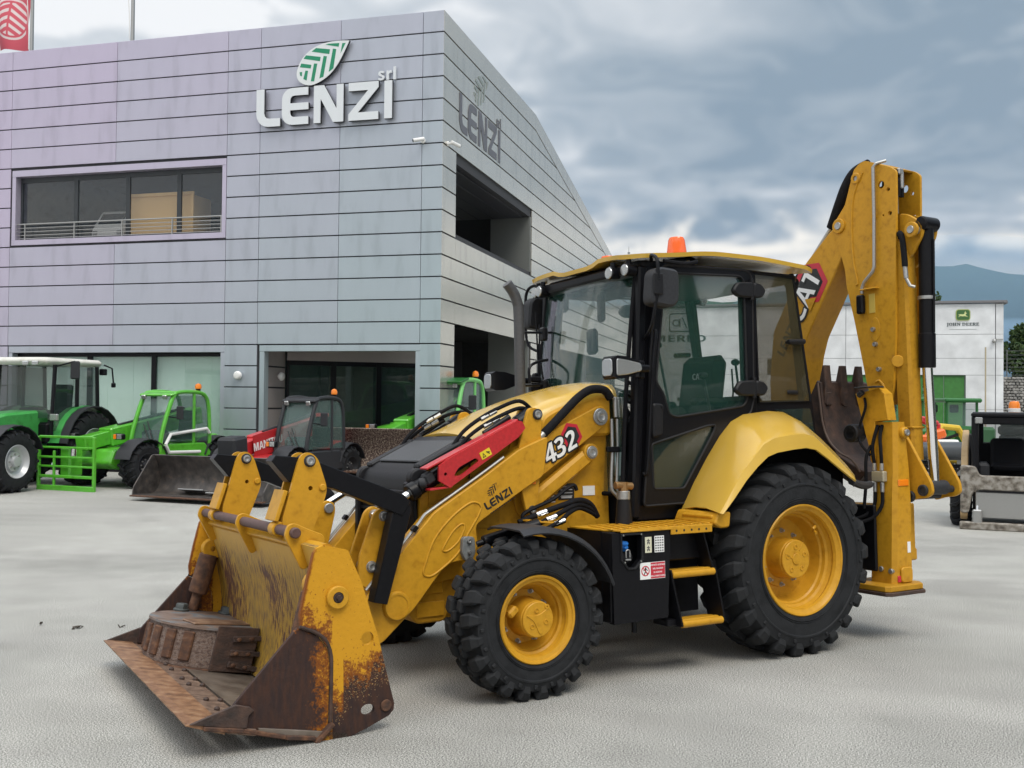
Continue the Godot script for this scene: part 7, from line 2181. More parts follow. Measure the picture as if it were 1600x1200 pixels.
func cab(B: Node3D):
	var C := group("cab", B)
	var blk: Material = M.black
	# side walls with window openings, near and far
	var side := P([-0.935, 0.995, -0.50, 0.995, -0.44, 1.05, 0.05, 1.62, 0.30, 1.78, 0.62, 1.74, 0.90, 1.50, 0.865, 1.80, 0.69, 2.885, -0.80, 2.85, -0.86, 2.76])
	var holes := [soft(P([-0.80, 1.20, -0.52, 1.19, -0.18, 1.70, -0.58, 1.72, -0.75, 1.95, -0.67, 2.80, 0.08, 2.83, 0.12, 2.78, 0.135, 1.84, -0.06, 1.66, -0.40, 1.22]), 0.0) ]
	var hole1 := soft(P([-0.845, 1.16, -0.50, 1.16, -0.10, 1.72, 0.135, 1.86, 0.125, 2.82, -0.70, 2.80, -0.80, 1.98]), 0.03)
	var hole2 := soft(P([0.262, 2.845, 0.655, 2.835, 0.812, 1.875, 0.275, 1.86]), 0.03)
	var hole3 := soft(P([0.42, 1.79, 0.825, 1.805, 0.868, 1.60, 0.74, 1.69, 0.55, 1.77]), 0.01)
	for s in [1.0, -1.0]:
		var mir := Transform3D(Basis().scaled(Vector3(1, 1, s)), Vector3.ZERO)
		var m := MB.new(); m.xf = mir
		m.plate(side, [hole1, hole2], 0.60, 0.655, 0.0)
		part("side_frame", m, blk, C, 0.0)
		m = MB.new(); m.xf = mir   # rear side window, brownish
		m.prism(soft(P([0.245, 2.862, 0.668, 2.850, 0.826, 1.863, 0.262, 1.845]), 0.03), 0.657, 0.664)
		part("rear_side_window", m, M.cab_glass_brown, C, 0.0)
		m = MB.new(); m.xf = mir
		m.tube(V2([0.245, 2.862, 0.668, 2.850, 0.826, 1.863, 0.262, 1.845, 0.245, 2.862], 0.664), 0.009, 6)
		part("window_seal", m, M.black_matt, C)
		m = MB.new(); m.xf = mir
		m.prism(hole3, 0.656, 0.662)
		part("lower_rear_window", m, M.cab_glass_dark, C, 0.0)
		# door: frame with two openings
		var door := soft(P([-0.905, 1.092, -0.50, 1.100, -0.46, 1.12, 0.02, 1.665, 0.150, 1.775, 0.180, 1.88, 0.192, 2.80, 0.165, 2.855, 0.11, 2.872, -0.66, 2.852, -0.735, 2.80, -0.82, 2.2, -0.855, 1.6]), 0.03)
		var up := soft(P([-0.775, 1.985, -0.675, 2.775, -0.62, 2.795, 0.062, 2.822, 0.104, 2.79, 0.113, 1.865, 0.07, 1.815, -0.58, 1.731, -0.655, 1.745, -0.71, 1.905]), 0.035)
		var lo := soft(P([-0.825, 1.535, -0.30, 1.665, -0.215, 1.672, -0.235, 1.62, -0.535, 1.206, -0.815, 1.211]), 0.025)
		m = MB.new(); m.xf = mir
		m.plate(door, [up, lo], 0.662, 0.695, 0.0)
		var D := part("door", m, M.black, C, 0.0)
		m = MB.new(); m.xf = mir
		m.prism(MB.inset(MB.ccw(up), -0.012), 0.671, 0.678)
		part("door_window", m, M.cab_glass, D, 0.0)
		m = MB.new(); m.xf = mir
		m.prism(MB.inset(MB.ccw(lo), -0.012), 0.671, 0.678)
		part("lower_door_window", m, M.cab_glass_dark, D, 0.0)
		m = MB.new(); m.xf = mir   # rounded seals round the panes and the door
		for q in [up, lo, door]:
			var pts := []
			for p in q: pts.append(Vector3(p.x, p.y, 0.693))
			m.tube(pts, 0.010, 6, true)
		part("door_seal", m, M.plastic, D, 50.0)
		m = MB.new(); m.xf = mir
		m.prism(soft(P([-0.835, 1.83, -0.735, 1.825, -0.745, 1.60, -0.835, 1.575]), 0.03), 0.696, 0.735, 0.012)
		m.cyl(Vector3(-0.755, 1.80, 0.735), Vector3(-0.755, 1.80, 0.742), 0.010, 10)
		part("door_handle", m, M.plastic, D)
		for y in [2.715, 1.955]:
			m = MB.new(); m.xf = mir
			m.prism(soft(P([-0.055, y - 0.02, 0.0, y - 0.062, 0.16, y - 0.062, 0.16, y + 0.062, 0.0, y + 0.050]), 0.03), 0.70, 0.745, 0.012)
			m.prism(soft(P([0.172, y - 0.062, 0.26, y - 0.055, 0.305, y, 0.26, y + 0.05, 0.172, y + 0.062]), 0.03), 0.70, 0.742, 0.012)
			m.cyl(Vector3(0.166, y - 0.075, 0.715), Vector3(0.166, y + 0.085, 0.715), 0.018, 12)
			part("hinge", m, M.plastic, C)
		# pillars
		m = MB.new(); m.xf = mir
		bar(m, Vector3(-0.95, 1.0, 0.625), Vector3(-0.845, 2.84, 0.625), 0.08, 0.075, 0.015)
		m.tube(curve([Vector3(-0.90, 1.33, 0.69), Vector3(-0.885, 1.38, 0.72), Vector3(-0.835, 2.05, 0.735), Vector3(-0.80, 2.32, 0.735), Vector3(-0.79, 2.36, 0.71)], 4), 0.013, 8)
		part("front_pillar", m, blk, C)
		m = MB.new(); m.xf = mir
		bar(m, Vector3(0.205, 1.75, 0.63), Vector3(0.222, 2.87, 0.63), 0.08, 0.085, 0.015)
		part("middle_pillar", m, blk, C)
		m = MB.new(); m.xf = mir
		bar(m, Vector3(0.90, 1.1, 0.60), Vector3(0.69, 2.87, 0.60), 0.06, 0.06, 0.012)
		part("rear_pillar", m, blk, C)
		m = MB.new(); m.xf = mir
		m.cyl(Vector3(0.56, 2.33, 0.70), Vector3(0.74, 2.34, 0.70), 0.022, 12, -1, 0.006)
		m.cyl(Vector3(0.58, 2.33, 0.66), Vector3(0.58, 2.33, 0.70), 0.014, 8)
		part("window_latch", m, M.plastic, C)
		m = MB.new(); m.xf = mir
		m.box(Vector3(0.62, 1.93, 0.675), Vector3(0.12, 0.035, 0.025), 0.01)
		part("window_catch", m, M.plastic, C)
	# lower skirts and floor
	var m := MB.new()
	m.box(Vector3(-0.1, 0.985, 0.0), Vector3(1.7, 0.06, 1.24), 0.01)
	m.box(Vector3(0.42, 1.30, 0.0), Vector3(0.9, 0.60, 1.1), 0.02)
	m.prism(P([-0.93, 0.95, -0.40, 0.95, -0.10, 1.18, 0.80, 1.18, 0.86, 1.50, 0.3, 1.75, 0.05, 1.62, -0.45, 1.03, -0.93, 1.03]), -0.60, 0.60, 0.0)
	part("cab_floor", m, M.black_matt, C, 0.0)
	m = MB.new()
	m.box(Vector3(-0.97, 1.10, 0.0), Vector3(0.05, 0.35, 1.1), 0.01)
	m.box(Vector3(-0.93, 1.58, 0.0), Vector3(0.05, 0.75, 0.86), 0.02)
	part("firewall", m, M.black_matt, C, 0.0)
	# windscreen, curved
	var g := []
	for i in 9:
		var f := i / 8.0
		var y := 2.80 - f * 1.62
		var xe := -0.875 - 0.155 * f - 0.02 * sin(f * PI)
		var row := []
		for j in 13:
			var z := 0.60 - 1.20 * j / 12.0
			row.append(Vector3(xe - 0.085 * (1.0 - pow(absf(z) / 0.60, 2.4)), y, z))
		g.append(row)
	m = MB.new()
	m.sheet(g, 0.006)
	part("windscreen", m, M.cab_glass, C, 60.0)
	m = MB.new()
	for s in [1.0, -1.0]:
		var pts := []
		for i in 9: pts.append(g[i][0 if s > 0 else 12] + Vector3(0.004, 0, 0))
		m.tube(pts, 0.016, 8)
	var low := []
	for j in 13: low.append(g[8][j])
	m.tube(low, 0.016, 8)
	part("windscreen_seal", m, M.black_matt, C, 50.0)
	m = MB.new()   # wiper and the far side edge bars
	m.tube([Vector3(-1.06, 1.96, -0.36), Vector3(-1.04, 2.25, -0.47), Vector3(-1.0, 2.52, -0.53)], 0.008, 6)
	m.tube([Vector3(-1.02, 2.62, -0.555), Vector3(-1.07, 2.0, -0.43)], 0.007, 6)
	m.tube([Vector3(-1.10, 1.95, -0.30), Vector3(-1.03, 2.30, -0.50)], 0.006, 6)
	part("wiper", m, M.black_matt, C)
	# rear window and cross bars
	m = MB.new()
	m.quad(Vector3(0.70, 2.84, 0.58), Vector3(0.90, 1.55, 0.58), Vector3(0.90, 1.55, -0.58), Vector3(0.70, 2.84, -0.58))
	part("rear_window", m, M.cab_glass, C, 0.0)
	m = MB.new()
	m.box(Vector3(0.88, 1.45, 0), Vector3(0.06, 0.25, 1.2), 0.01); m.box(Vector3(0.69, 2.86, 0), Vector3(0.07, 0.06, 1.2), 0.01)
	m.tube([Vector3(0.86, 1.62, -0.32), Vector3(0.80, 1.98, -0.20), Vector3(0.77, 2.18, -0.18)], 0.008, 6)
	part("rear_cross_bar", m, M.black, C)
	# roof: black underframe with a thin golden shell on top
	m = MB.new()
	m.xf = Transform3D(Basis(Vector3.RIGHT, -PI / 2), Vector3(0, 2.825, 0))
	m.prism(soft(P([-0.86, -0.66, 0.76, -0.66, 0.76, 0.66, -0.86, 0.66]), 0.10), 0.0, 0.06, 0.012)
	m.xf = Transform3D.IDENTITY
	m.box(Vector3(-0.91, 2.805, 0.0), Vector3(0.16, 0.07, 1.26), 0.015)
	part("roof_lining", m, M.black, C, 30.0)
	var rg := []
	for i in 21:
		var f := i / 20.0
		var x := lerpf(-1.0, 0.905, f)
		# front lip dips in the middle, rear slopes down
		var yc := 2.866 + 0.104 * sm(-0.10, 0.45, f) - 0.035 * sm(0.6, 1.0, f)
		var row := []
		var hw := 0.745 - 0.12 * pow(1.0 - sm(0.0, 0.10, f), 2.0) - 0.10 * pow(sm(0.88, 1.0, f), 2.0)
		for j in 17:
			var t := -1.0 + 2.0 * j / 16.0
			var z := hw * t
			var y := yc - 0.022 * pow(absf(t), 6.0)
			if f < 0.22: y += 0.034 * (1.0 - f / 0.22) * sm(0.30, 0.50, absf(t)) - 0.012 * (1.0 - f / 0.22)
			row.append(Vector3(x, y, z))
		rg.append(row)
	m = MB.new()
	for r in rg: r.reverse()
	m.sheet(rg, 0.032)
	part("roof_shell", m, M.yellow_gloss, C, 50.0)
	# roof work lights
	for q in [[-1.04, 2.79, 0.50], [-0.99, 2.80, 0.625], [-1.04, 2.785, -0.47], [-1.0, 2.795, -0.60], [0.80, 2.83, 0.56], [0.80, 2.83, -0.56]]:
		var fx := -1.0 if q[0] < 0 else 1.0
		m = MB.new()
		m.cyl(Vector3(q[0] - fx * 0.09, q[1], q[2]), Vector3(q[0], q[1], q[2]), 0.042, 20, 0.050, 0.006)
		m.cyl(Vector3(q[0] - fx * 0.04, q[1], q[2]), Vector3(q[0] - fx * 0.04, q[1] + 0.08, q[2]), 0.02, 10)
		var wl := part("work_light", m, M.black, C)
		m = MB.new()
		m.lathe([Vector2(0.043, 0.0), Vector2(0.040, 0.006), Vector2(0.0, 0.010)], Vector3(q[0] + fx * 0.001, q[1], q[2]), Vector3(fx, 0, 0), 18)
		part("lens", m, M.lamp_face, wl)
	# beacons
	for s in [1.0, -1.0]:
		m = MB.new()
		m.cyl(Vector3(-0.352, 2.945, s * 0.45), Vector3(-0.352, 2.99, s * 0.45), 0.078, 22, -1, 0.006)
		var bs := part("beacon_base", m, M.black, C)
		m = MB.new()
		m.lathe([Vector2(0.075, 0.0), Vector2(0.077, 0.02), Vector2(0.064, 0.115), Vector2(0.054, 0.135), Vector2(0.02, 0.142), Vector2(0, 0.142)], Vector3(-0.352, 2.991, s * 0.45), Vector3.UP, 24)
		part("beacon_dome", m, M.beacon, bs, 50.0)
		m = MB.new()
		m.cyl(Vector3(-0.352, 2.992, s * 0.45), Vector3(-0.352, 3.05, s * 0.45), 0.03, 12, 0.02)
		m.box(Vector3(-0.352, 3.07, s * 0.45), Vector3(0.05, 0.06, 0.06), 0.01)
		part("beacon_bulb", m, M.amber, bs)
	m = MB.new()
	m.tube(curve([Vector3(-0.33, 2.965, 0.52), Vector3(-0.34, 2.93, 0.62), Vector3(-0.42, 2.885, 0.745), Vector3(-0.55, 2.86, 0.76), Vector3(-0.72, 2.87, 0.74)], 4), 0.016, 8)
	part("beacon_cable", m, M.black_matt, C)
	# mirrors and front lamps on both sides
	for s in [1.0, -1.0]:
		var mir := Transform3D(Basis().scaled(Vector3(1, 1, s)), Vector3.ZERO)
		m = MB.new(); m.xf = mir
		m.prism(soft(P([-0.955, 2.55, -0.93, 2.52, -0.755, 2.505, -0.70, 2.56, -0.695, 2.75, -0.72, 2.785, -0.88, 2.795, -0.935, 2.75]), 0.04), 0.77, 0.895, 0.018)
		var mr := part("mirror_housing", m, M.charcoal, C, 40.0)
		m = MB.new(); m.xf = mir
		m.box(Vector3(-0.905, 2.665, 0.905), Vector3(0.085, 0.15, 0.014), 0.005)
		part("mirror_bracket", m, M.plastic, mr, 0.0)
		m = MB.new(); m.xf = mir
		m.tube(curve([Vector3(-0.80, 2.87, 0.70), Vector3(-0.88, 2.89, 0.80), Vector3(-0.90, 2.84, 0.89), Vector3(-0.905, 2.70, 0.905)], 4), 0.013, 8)
		part("mirror_arm", m, M.black, mr)
		m = MB.new(); m.xf = mir
		m.tube(curve([Vector3(-0.86, 2.30, 0.68), Vector3(-0.92, 2.38, 0.84), Vector3(-0.91, 2.60, 0.90)], 4), 0.012, 8)
		part("mirror_arm", m, M.black, mr)
		m = MB.new(); m.xf = mir
		m.loft([
			[Vector3(-1.06, 2.035, 0.80), Vector3(-1.06, 2.035, 0.88), Vector3(-1.06, 2.115, 0.88), Vector3(-1.06, 2.115, 0.80)].map(func(p): return p),
			[Vector3(-1.20, 1.992, 0.765), Vector3(-1.20, 1.992, 0.915), Vector3(-1.20, 2.142, 0.915), Vector3(-1.20, 2.142, 0.765)],
			[Vector3(-1.285, 1.985, 0.765), Vector3(-1.285, 1.985, 0.92), Vector3(-1.285, 2.145, 0.92), Vector3(-1.285, 2.145, 0.765)],
			[Vector3(-1.31, 2.0, 0.78), Vector3(-1.31, 2.0, 0.91), Vector3(-1.31, 2.13, 0.91), Vector3(-1.31, 2.13, 0.78)]].map(func(r): return [r[1], r[0], r[3], r[2]]))
		var hl := part("headlight", m, M.black, C, 50.0)
		m = MB.new(); m.xf = mir
		m.xf = mir * Transform3D(Basis(Vector3.UP, -PI / 2), Vector3(-1.312, 2.065, 0.845))
		m.prism(rrect(-0.058, -0.060, 0.058, 0.060, 0.03), 0.0, 0.010, 0.004)
		part("headlight_lens", m, M.lamp_face, hl)
		m = MB.new(); m.xf = mir
		m.prism(soft(P([-1.295, 2.125, -1.20, 2.115, -1.085, 2.095, -1.075, 2.045, -1.20, 2.015, -1.295, 2.005]), 0.02), 0.9165, 0.928, 0.005)
		part("indicator_lens", m, M.lamp_face, hl)
		m = MB.new(); m.xf = mir
		m.box(Vector3(-1.0, 2.07, 0.78), Vector3(0.14, 0.05, 0.12), 0.012); m.box(Vector3(-0.93, 2.07, 0.71), Vector3(0.05, 0.13, 0.06), 0.01)
		part("lamp_bracket", m, M.black, hl)
	# exhaust stack
	m = MB.new()
	m.tube(curve([Vector3(-1.33, 1.80, -0.30), Vector3(-1.33, 2.0, -0.30), Vector3(-1.335, 2.55, -0.30), Vector3(-1.35, 2.66, -0.30), Vector3(-1.385, 2.735, -0.30), Vector3(-1.44, 2.80, -0.30)], 5), 0.042, 18)
	part("exhaust_stack", m, mat(lin(0.10, 0.10, 0.105), 0.5, 0.5, M.speck, 2.0), B)
	m = MB.new()
	for y in [2.0, 2.42]:
		m = MB.new()
		m.cyl(Vector3(-1.30, y, -0.30), Vector3(-0.98, y + 0.02, -0.36), 0.010, 8)
		m.box(Vector3(-1.08, y, -0.34), Vector3(0.05, 0.11, 0.07), 0.012)
		part("stack_bracket", m, M.black, B)
	m = MB.new()
	m.tube(curve([Vector3(-1.22, 2.02, -0.33), Vector3(-1.22, 2.14, -0.34), Vector3(-1.15, 2.19, -0.36), Vector3(-1.02, 2.22, -0.38)], 4), 0.012, 8)
	part("grab_rail", m, M.black, B)
	for y in [2.06, 1.985]:
		m = MB.new()
		m.box(Vector3(-1.13, y, -0.40), Vector3(0.10, 0.05, 0.06), 0.012)
		part("rail_clamp", m, M.black, B)
	# interior
	var I: Material = M.black_matt
	m = MB.new()
	m.box(Vector3(0.02, 1.62, 0.0), Vector3(0.48, 0.16, 0.50), 0.06)
	m.box(Vector3(0.26, 1.95, 0.0), Vector3(0.14, 0.62, 0.50), 0.06, Basis(Vector3.BACK, -0.16))
	m.box(Vector3(0.06, 1.42, 0.0), Vector3(0.36, 0.30, 0.36), 0.03)
	for s in [1.0, -1.0]: m.box(Vector3(0.06, 1.86, s * 0.32), Vector3(0.36, 0.06, 0.09), 0.025)
	part("seat", m, I, C)
	part("seat_print", text_mb("CAT", 0.07, 0.002, Transform3D(Basis(Vector3.UP, -PI / 2), Vector3(0.148, 2.08, 0.08))), mat(lin(0.35, 0.35, 0.35), 0.6), C, 0.0)
	m = MB.new()
	m.tube([Vector3(-0.78, 1.2, 0), Vector3(-0.62, 1.75, 0), Vector3(-0.56, 1.93, 0)], 0.045, 10)
	m.box(Vector3(-0.72, 1.62, 0.0), Vector3(0.18, 0.5, 0.34), 0.05, Basis(Vector3.BACK, -0.25))
	part("steering_column", m, I, C)
	m = MB.new()
	var ring := []
	for k in 24: ring.append(Vector3(-0.54, 1.96, 0) + Basis(Vector3.BACK, -0.6) * Vector3(cos(TAU * k / 24) * 0.19, 0.0, sin(TAU * k / 24) * 0.19))
	m.tube(ring, 0.015, 8, true)
	for k in 3: m.cyl(Vector3(-0.54, 1.95, 0), ring[k * 8], 0.012, 6)
	part("steering_wheel", m, M.plastic, C)
	m = MB.new()
	m.box(Vector3(0.15, 1.55, 0.45), Vector3(0.6, 0.42, 0.16), 0.04); m.box(Vector3(0.15, 1.55, -0.45), Vector3(0.6, 0.42, 0.16), 0.04)
	m.box(Vector3(0.60, 1.72, 0.0), Vector3(0.3, 0.40, 0.5), 0.04)
	part("console", m, I, C)
	m = MB.new()
	for q in [[-0.36, 1.72, 0.36, -0.44, 2.30, 0.30], [-0.42, 1.72, 0.10, -0.50, 2.20, 0.12], [-0.05, 1.75, 0.46, -0.12, 2.06, 0.46], [-0.30, 1.72, -0.46, -0.36, 2.22, -0.46], [0.5, 1.9, 0.2, 0.46, 2.2, 0.2], [0.5, 1.9, -0.2, 0.46, 2.2, -0.2]]:
		var a := Vector3(q[0], q[1], q[2]); var b := Vector3(q[3], q[4], q[5])
		m.cyl(a, b, 0.010, 8)
		m.ball(b, Vector3(0.038, 0.03, 0.038), 10)
	part("lever", m, M.plastic, C)
	m = MB.new()
	m.box(Vector3(-0.48, 2.40, -0.52), Vector3(0.06, 0.22, 0.14), 0.03)
	m.box(Vector3(-0.84, 2.60, 0.12), Vector3(0.05, 0.24, 0.08), 0.02); m.box(Vector3(-0.86, 2.68, -0.45), Vector3(0.06, 0.14, 0.26), 0.03)
	m.box(Vector3(-0.6, 2.76, 0.0), Vector3(0.4, 0.06, 0.9), 0.02)
	part("overhead_console", m, I, C)
	m = MB.new()
	m.box(Vector3(-1.0, 1.40, 0.535), Vector3(0.08, 0.18, 0.004), 0.0)
	part("screen_label", m, mat(lin(0.30, 0.42, 0.45), 0.5), C, 0.0)

func fenders_and_steps(B: Node3D):
	var inn := [[-0.552, 1.049], [-0.43, 1.24], [-0.30, 1.42], [-0.17, 1.58], [-0.06, 1.685], [0.06, 1.738], [0.313, 1.766], [0.47, 1.76], [0.60, 1.70], [0.78, 1.59], [0.95, 1.47], [1.12, 1.34], [1.24, 1.235]]
	var out := [[-0.63, 1.05], [-0.54, 1.17], [-0.428, 1.317], [-0.32, 1.425], [-0.22, 1.52], [-0.12, 1.562], [0.05, 1.585], [0.18, 1.590], [0.27, 1.575], [0.40, 1.490], [0.52, 1.400], [0.64, 1.305], [0.70, 1.245]]
	var lip := [[-0.62, 1.045], [-0.525, 1.145], [-0.405, 1.275], [-0.30, 1.365], [-0.20, 1.435], [-0.11, 1.462], [0.05, 1.482], [0.18, 1.492], [0.28, 1.478], [0.40, 1.41], [0.52, 1.335], [0.635, 1.265], [0.695, 1.232]]
	for s in [1.0, -1.0]:
		var mir := Transform3D(Basis().scaled(Vector3(1, 1, s)), Vector3.ZERO)
		var g := []
		for k in inn.size():
			var a := Vector3(inn[k][0], inn[k][1], 0.70); var b := Vector3(out[k][0], out[k][1], 1.19)
			var row := []
			for f in [0.0, 0.06, 0.35, 0.65, 0.94]: row.append(a.lerp(b, f) + Vector3(0, 0.03 * sin(f * PI), 0))
			row.append(b); row.append(Vector3(lip[k][0], lip[k][1], 1.205))
			row.reverse()
			g.append(row)
		var m := MB.new(); m.xf = mir
		m.sheet(g, 0.014)
		var F := part("rear_fender", m, M.yellow_gloss, B, 28.0)
		m = MB.new(); m.xf = mir   # black inner liner
		var g2 := []
		for k in inn.size():
			var row := []
			for f in [0.0, 0.5, 0.95]: row.append(Vector3(inn[k][0], inn[k][1], 0.68).lerp(Vector3(out[k][0], out[k][1], 1.17), f) + Vector3(0.02, -0.055, 0))
			row.reverse()
			g2.append(row)
		m.sheet(g2, 0.01)
		part("fender_liner", m, M.black_matt, F, 40.0)
		m = MB.new(); m.xf = mir
		m.prism(P([-0.55, 1.06, -0.43, 1.25, -0.30, 1.43, -0.06, 1.69, 0.313, 1.765, 0.60, 1.70, 0.95, 1.46, 1.15, 1.30, 1.15, 0.75, -0.42, 0.75]), 0.66, 0.69, 0.0)
		part("inner_fender_wall", m, M.black_matt, B, 0.0)
		m = MB.new(); m.xf = mir
		m.tube(curve([Vector3(0.70, 1.235, 1.17), Vector3(0.84, 1.205, 1.12), Vector3(1.0, 1.19, 1.05), Vector3(1.1, 1.195, 1.0)], 3), 0.03, 8)
		part("fender_flap", m, M.charcoal, F)
		# front foot of the fender
		m = MB.new(); m.xf = mir
		m.prism(soft(P([-0.62, 1.06, -0.66, 0.985, -0.60, 0.95, -0.52, 0.955, -0.505, 1.06]), 0.02), 0.72, 1.16, 0.01)
		bar(m, Vector3(-0.62, 1.028, 0.80), Vector3(-0.62, 1.028, 1.12), 0.06, 0.03, 0.01)
		part("fender_foot", m, M.yellow, F)
		# tank box with platform on top
		m = MB.new(); m.xf = mir
		m.plate(P([-1.525, 0.965, -1.04, 0.972, -1.075, 0.39, -1.515, 0.382]), [soft(P([-1.448, 0.955, -1.285, 0.952, -1.288, 0.785, -1.345, 0.73, -1.398, 0.73, -1.450, 0.79]), 0.02)] if s > 0 else [], 1.10, 1.15, 0.0)
		m.box(Vector3(-1.30, 0.68, 0.84), Vector3(0.46, 0.58, 0.40), 0.0)
		m.box(Vector3(-1.50, 0.68, 0.90), Vector3(0.05, 0.58, 0.46), 0.006)
		m.box(Vector3(-1.065, 0.68, 0.90), Vector3(0.03, 0.58, 0.46), 0.006)
		m.box(Vector3(-1.295, 0.395, 0.90), Vector3(0.44, 0.02, 0.46), 0.004)
		var bx := part("tank_box", m, M.black, B, 0.0)
		m = MB.new(); m.xf = mir
		m.box(Vector3(-0.83, 0.66, 0.80), Vector3(0.55, 0.62, 0.10), 0.0)
		m.box(Vector3(-0.86, 0.84, 0.93), Vector3(0.36, 0.20, 0.20), 0.01)
		m.box(Vector3(-1.29, 0.385, 1.06), Vector3(0.03, 0.18, 0.03), 0.005)
		part("step_back_panel", m, M.black, B, 0.0)
		m = MB.new()
		m.xf = mir * Transform3D(Basis(Vector3.RIGHT, PI / 2), Vector3(0, 0.985, 0))
		m.prism(P([-1.55, 0.70, -1.52, 1.04, -1.46, 1.16, -1.04, 1.162, -0.69, 1.165, -0.61, 1.10, -0.56, 0.70]), 0.0, 0.012, 0.002)
		m.xf = mir
		m.box(Vector3(-0.865, 0.955, 1.158), Vector3(0.36, 0.045, 0.012), 0.003)
		m.box(Vector3(-1.25, 0.972, 1.158), Vector3(0.42, 0.012, 0.012), 0.003)
		var pf := part("platform", m, M.yellow, B, 0.0)
		if s < 0: continue
		m = MB.new()   # raised tread ribs
		for k in 13: 
			var x := -1.50 + 0.075 * k
			bar(m, Vector3(x + 0.07, 0.988, 0.76), Vector3(x, 0.988, 1.12), 0.022, 0.010, 0.004)
		part("platform_rib", m, M.yellow, pf, 0.0)
		m = MB.new()
		for k in 5:
			m.cyl(Vector3(-1.0 + 0.065 * k, 0.957, 1.1642), Vector3(-1.0 + 0.065 * k, 0.957, 1.1655), 0.008, 10)
			m.cyl(Vector3(-1.02 + 0.075 * k, 0.9855, 1.10), Vector3(-1.02 + 0.075 * k, 0.9865, 1.10), 0.009, 10)
		for x in [-1.40, -1.28]: m.cyl(Vector3(x, 0.9855, 1.12), Vector3(x, 0.9865, 1.12), 0.009, 10)
		part("platform_hole", m, M.decal_black, pf)
		# recess with the filler, blue cap tie and padlock
		m = MB.new()
		m.tube([Vector3(-1.452, 0.955, 1.152), Vector3(-1.282, 0.952, 1.152), Vector3(-1.285, 0.785, 1.152), Vector3(-1.345, 0.73, 1.152), Vector3(-1.398, 0.73, 1.152), Vector3(-1.452, 0.79, 1.152)], 0.010, 8, true)
		part("recess_rim", m, M.plastic, bx)
		m = MB.new()
		m.cyl(Vector3(-1.37, 0.785, 1.05), Vector3(-1.37, 0.815, 1.10), 0.05, 18, -1, 0.01)
		part("filler_cap", m, M.plastic, bx)
		m = MB.new()
		var rng := RandomNumberGenerator.new(); rng.seed = 4
		for k in 9: m.ball(Vector3(-1.405 + rng.randf_range(-0.025, 0.025), 0.875 + rng.randf_range(-0.025, 0.03), 1.10 + rng.randf_range(-0.015, 0.015)), Vector3(0.022, 0.018, 0.018), 8)
		part("blue_rag", m, mat(lin(0.01, 0.16, 0.55), 0.6), bx, 60.0)
		m = MB.new()
		m.tube(curve([Vector3(-1.39, 0.80, 1.12), Vector3(-1.39, 0.84, 1.12), Vector3(-1.375, 0.85, 1.12), Vector3(-1.36, 0.84, 1.12), Vector3(-1.36, 0.80, 1.12)], 3), 0.005, 6)
		m.box(Vector3(-1.375, 0.785, 1.12), Vector3(0.045, 0.012, 0.016), 0.003)
		part("padlock", m, M.zinc, bx)
		m = MB.new()
		for q in [[-1.44, 0.95], [-1.295, 0.95], [-1.30, 0.775], [-1.43, 0.775]]: m.cyl(Vector3(q[0], q[1], 1.158), Vector3(q[0], q[1], 1.164), 0.006, 8)
		part("recess_screw", m, M.zinc, bx)
		# stickers
		m = MB.new(); m.box(Vector3(-1.2305, 0.876, 1.1512), Vector3(0.054, 0.103, 0.002)); part("pictogram_label", m, mat(lin(0.62, 0.60, 0.45), 0.5), bx, 0.0)
		m = MB.new(); m.box(Vector3(-1.139, 0.877, 1.1512), Vector3(0.080, 0.108, 0.002)); part("small_print_label", m, M.decal_white, bx, 0.0)
		m = MB.new()
		for r in 6:
			for c in 4: m.box(Vector3(-1.168 + 0.019 * c, 0.919 - 0.017 * r, 1.1526), Vector3(0.012, 0.009, 0.0008))
		for y in [0.90, 0.855]:
			m.box(Vector3(-1.2305, y, 1.1526), Vector3(0.006, 0.03, 0.0008)); m.box(Vector3(-1.2305, y + 0.004, 1.1526), Vector3(0.026, 0.006, 0.0008)); m.box(Vector3(-1.238, y - 0.012, 1.1526), Vector3(0.006, 0.016, 0.0008)); m.box(Vector3(-1.222, y - 0.012, 1.1526), Vector3(0.006, 0.016, 0.0008))
		part("label_print", m, mat(lin(0.08, 0.08, 0.08), 0.5), bx, 0.0)
		m = MB.new(); m.box(Vector3(-1.1985, 0.707, 1.1512), Vector3(0.207, 0.109, 0.002)); part("prohibition_sign", m, M.decal_white, bx, 0.0)
		m = MB.new(); m.box(Vector3(-1.156, 0.707, 1.1524), Vector3(0.118, 0.103, 0.001))
		m.ring(Vector3(-1.259, 0.707, 1.152), Vector3(-1.259, 0.707, 1.1532), 0.027, 0.034, 28, 0.0)
		m.box(Vector3(-1.259, 0.707, 1.1528), Vector3(0.058, 0.006, 0.001), 0.0, Basis(Vector3.BACK, -0.8))
		part("sign_red_print", m, M.decal_red, bx, 0.0)
		m = MB.new()
		m.ball(Vector3(-1.256, 0.726, 1.1526), Vector3(0.006, 0.006, 0.0006), 8)
		for q in [[0.0, 0.004, 0.008, 0.028, 0.25], [-0.008, -0.016, 0.007, 0.026, -0.5], [0.010, -0.014, 0.007, 0.024, 0.6], [-0.009, 0.008, 0.005, 0.02, -0.9], [0.010, 0.008, 0.005, 0.02, 0.9]]: m.box(Vector3(-1.258 + q[0], 0.707 + q[1], 1.1527), Vector3(q[2], q[3], 0.0008), 0.0, Basis(Vector3.BACK, q[4]))
		part("walking_figure_print", m, M.decal_black, bx, 0.0)
		var ty := 0.742
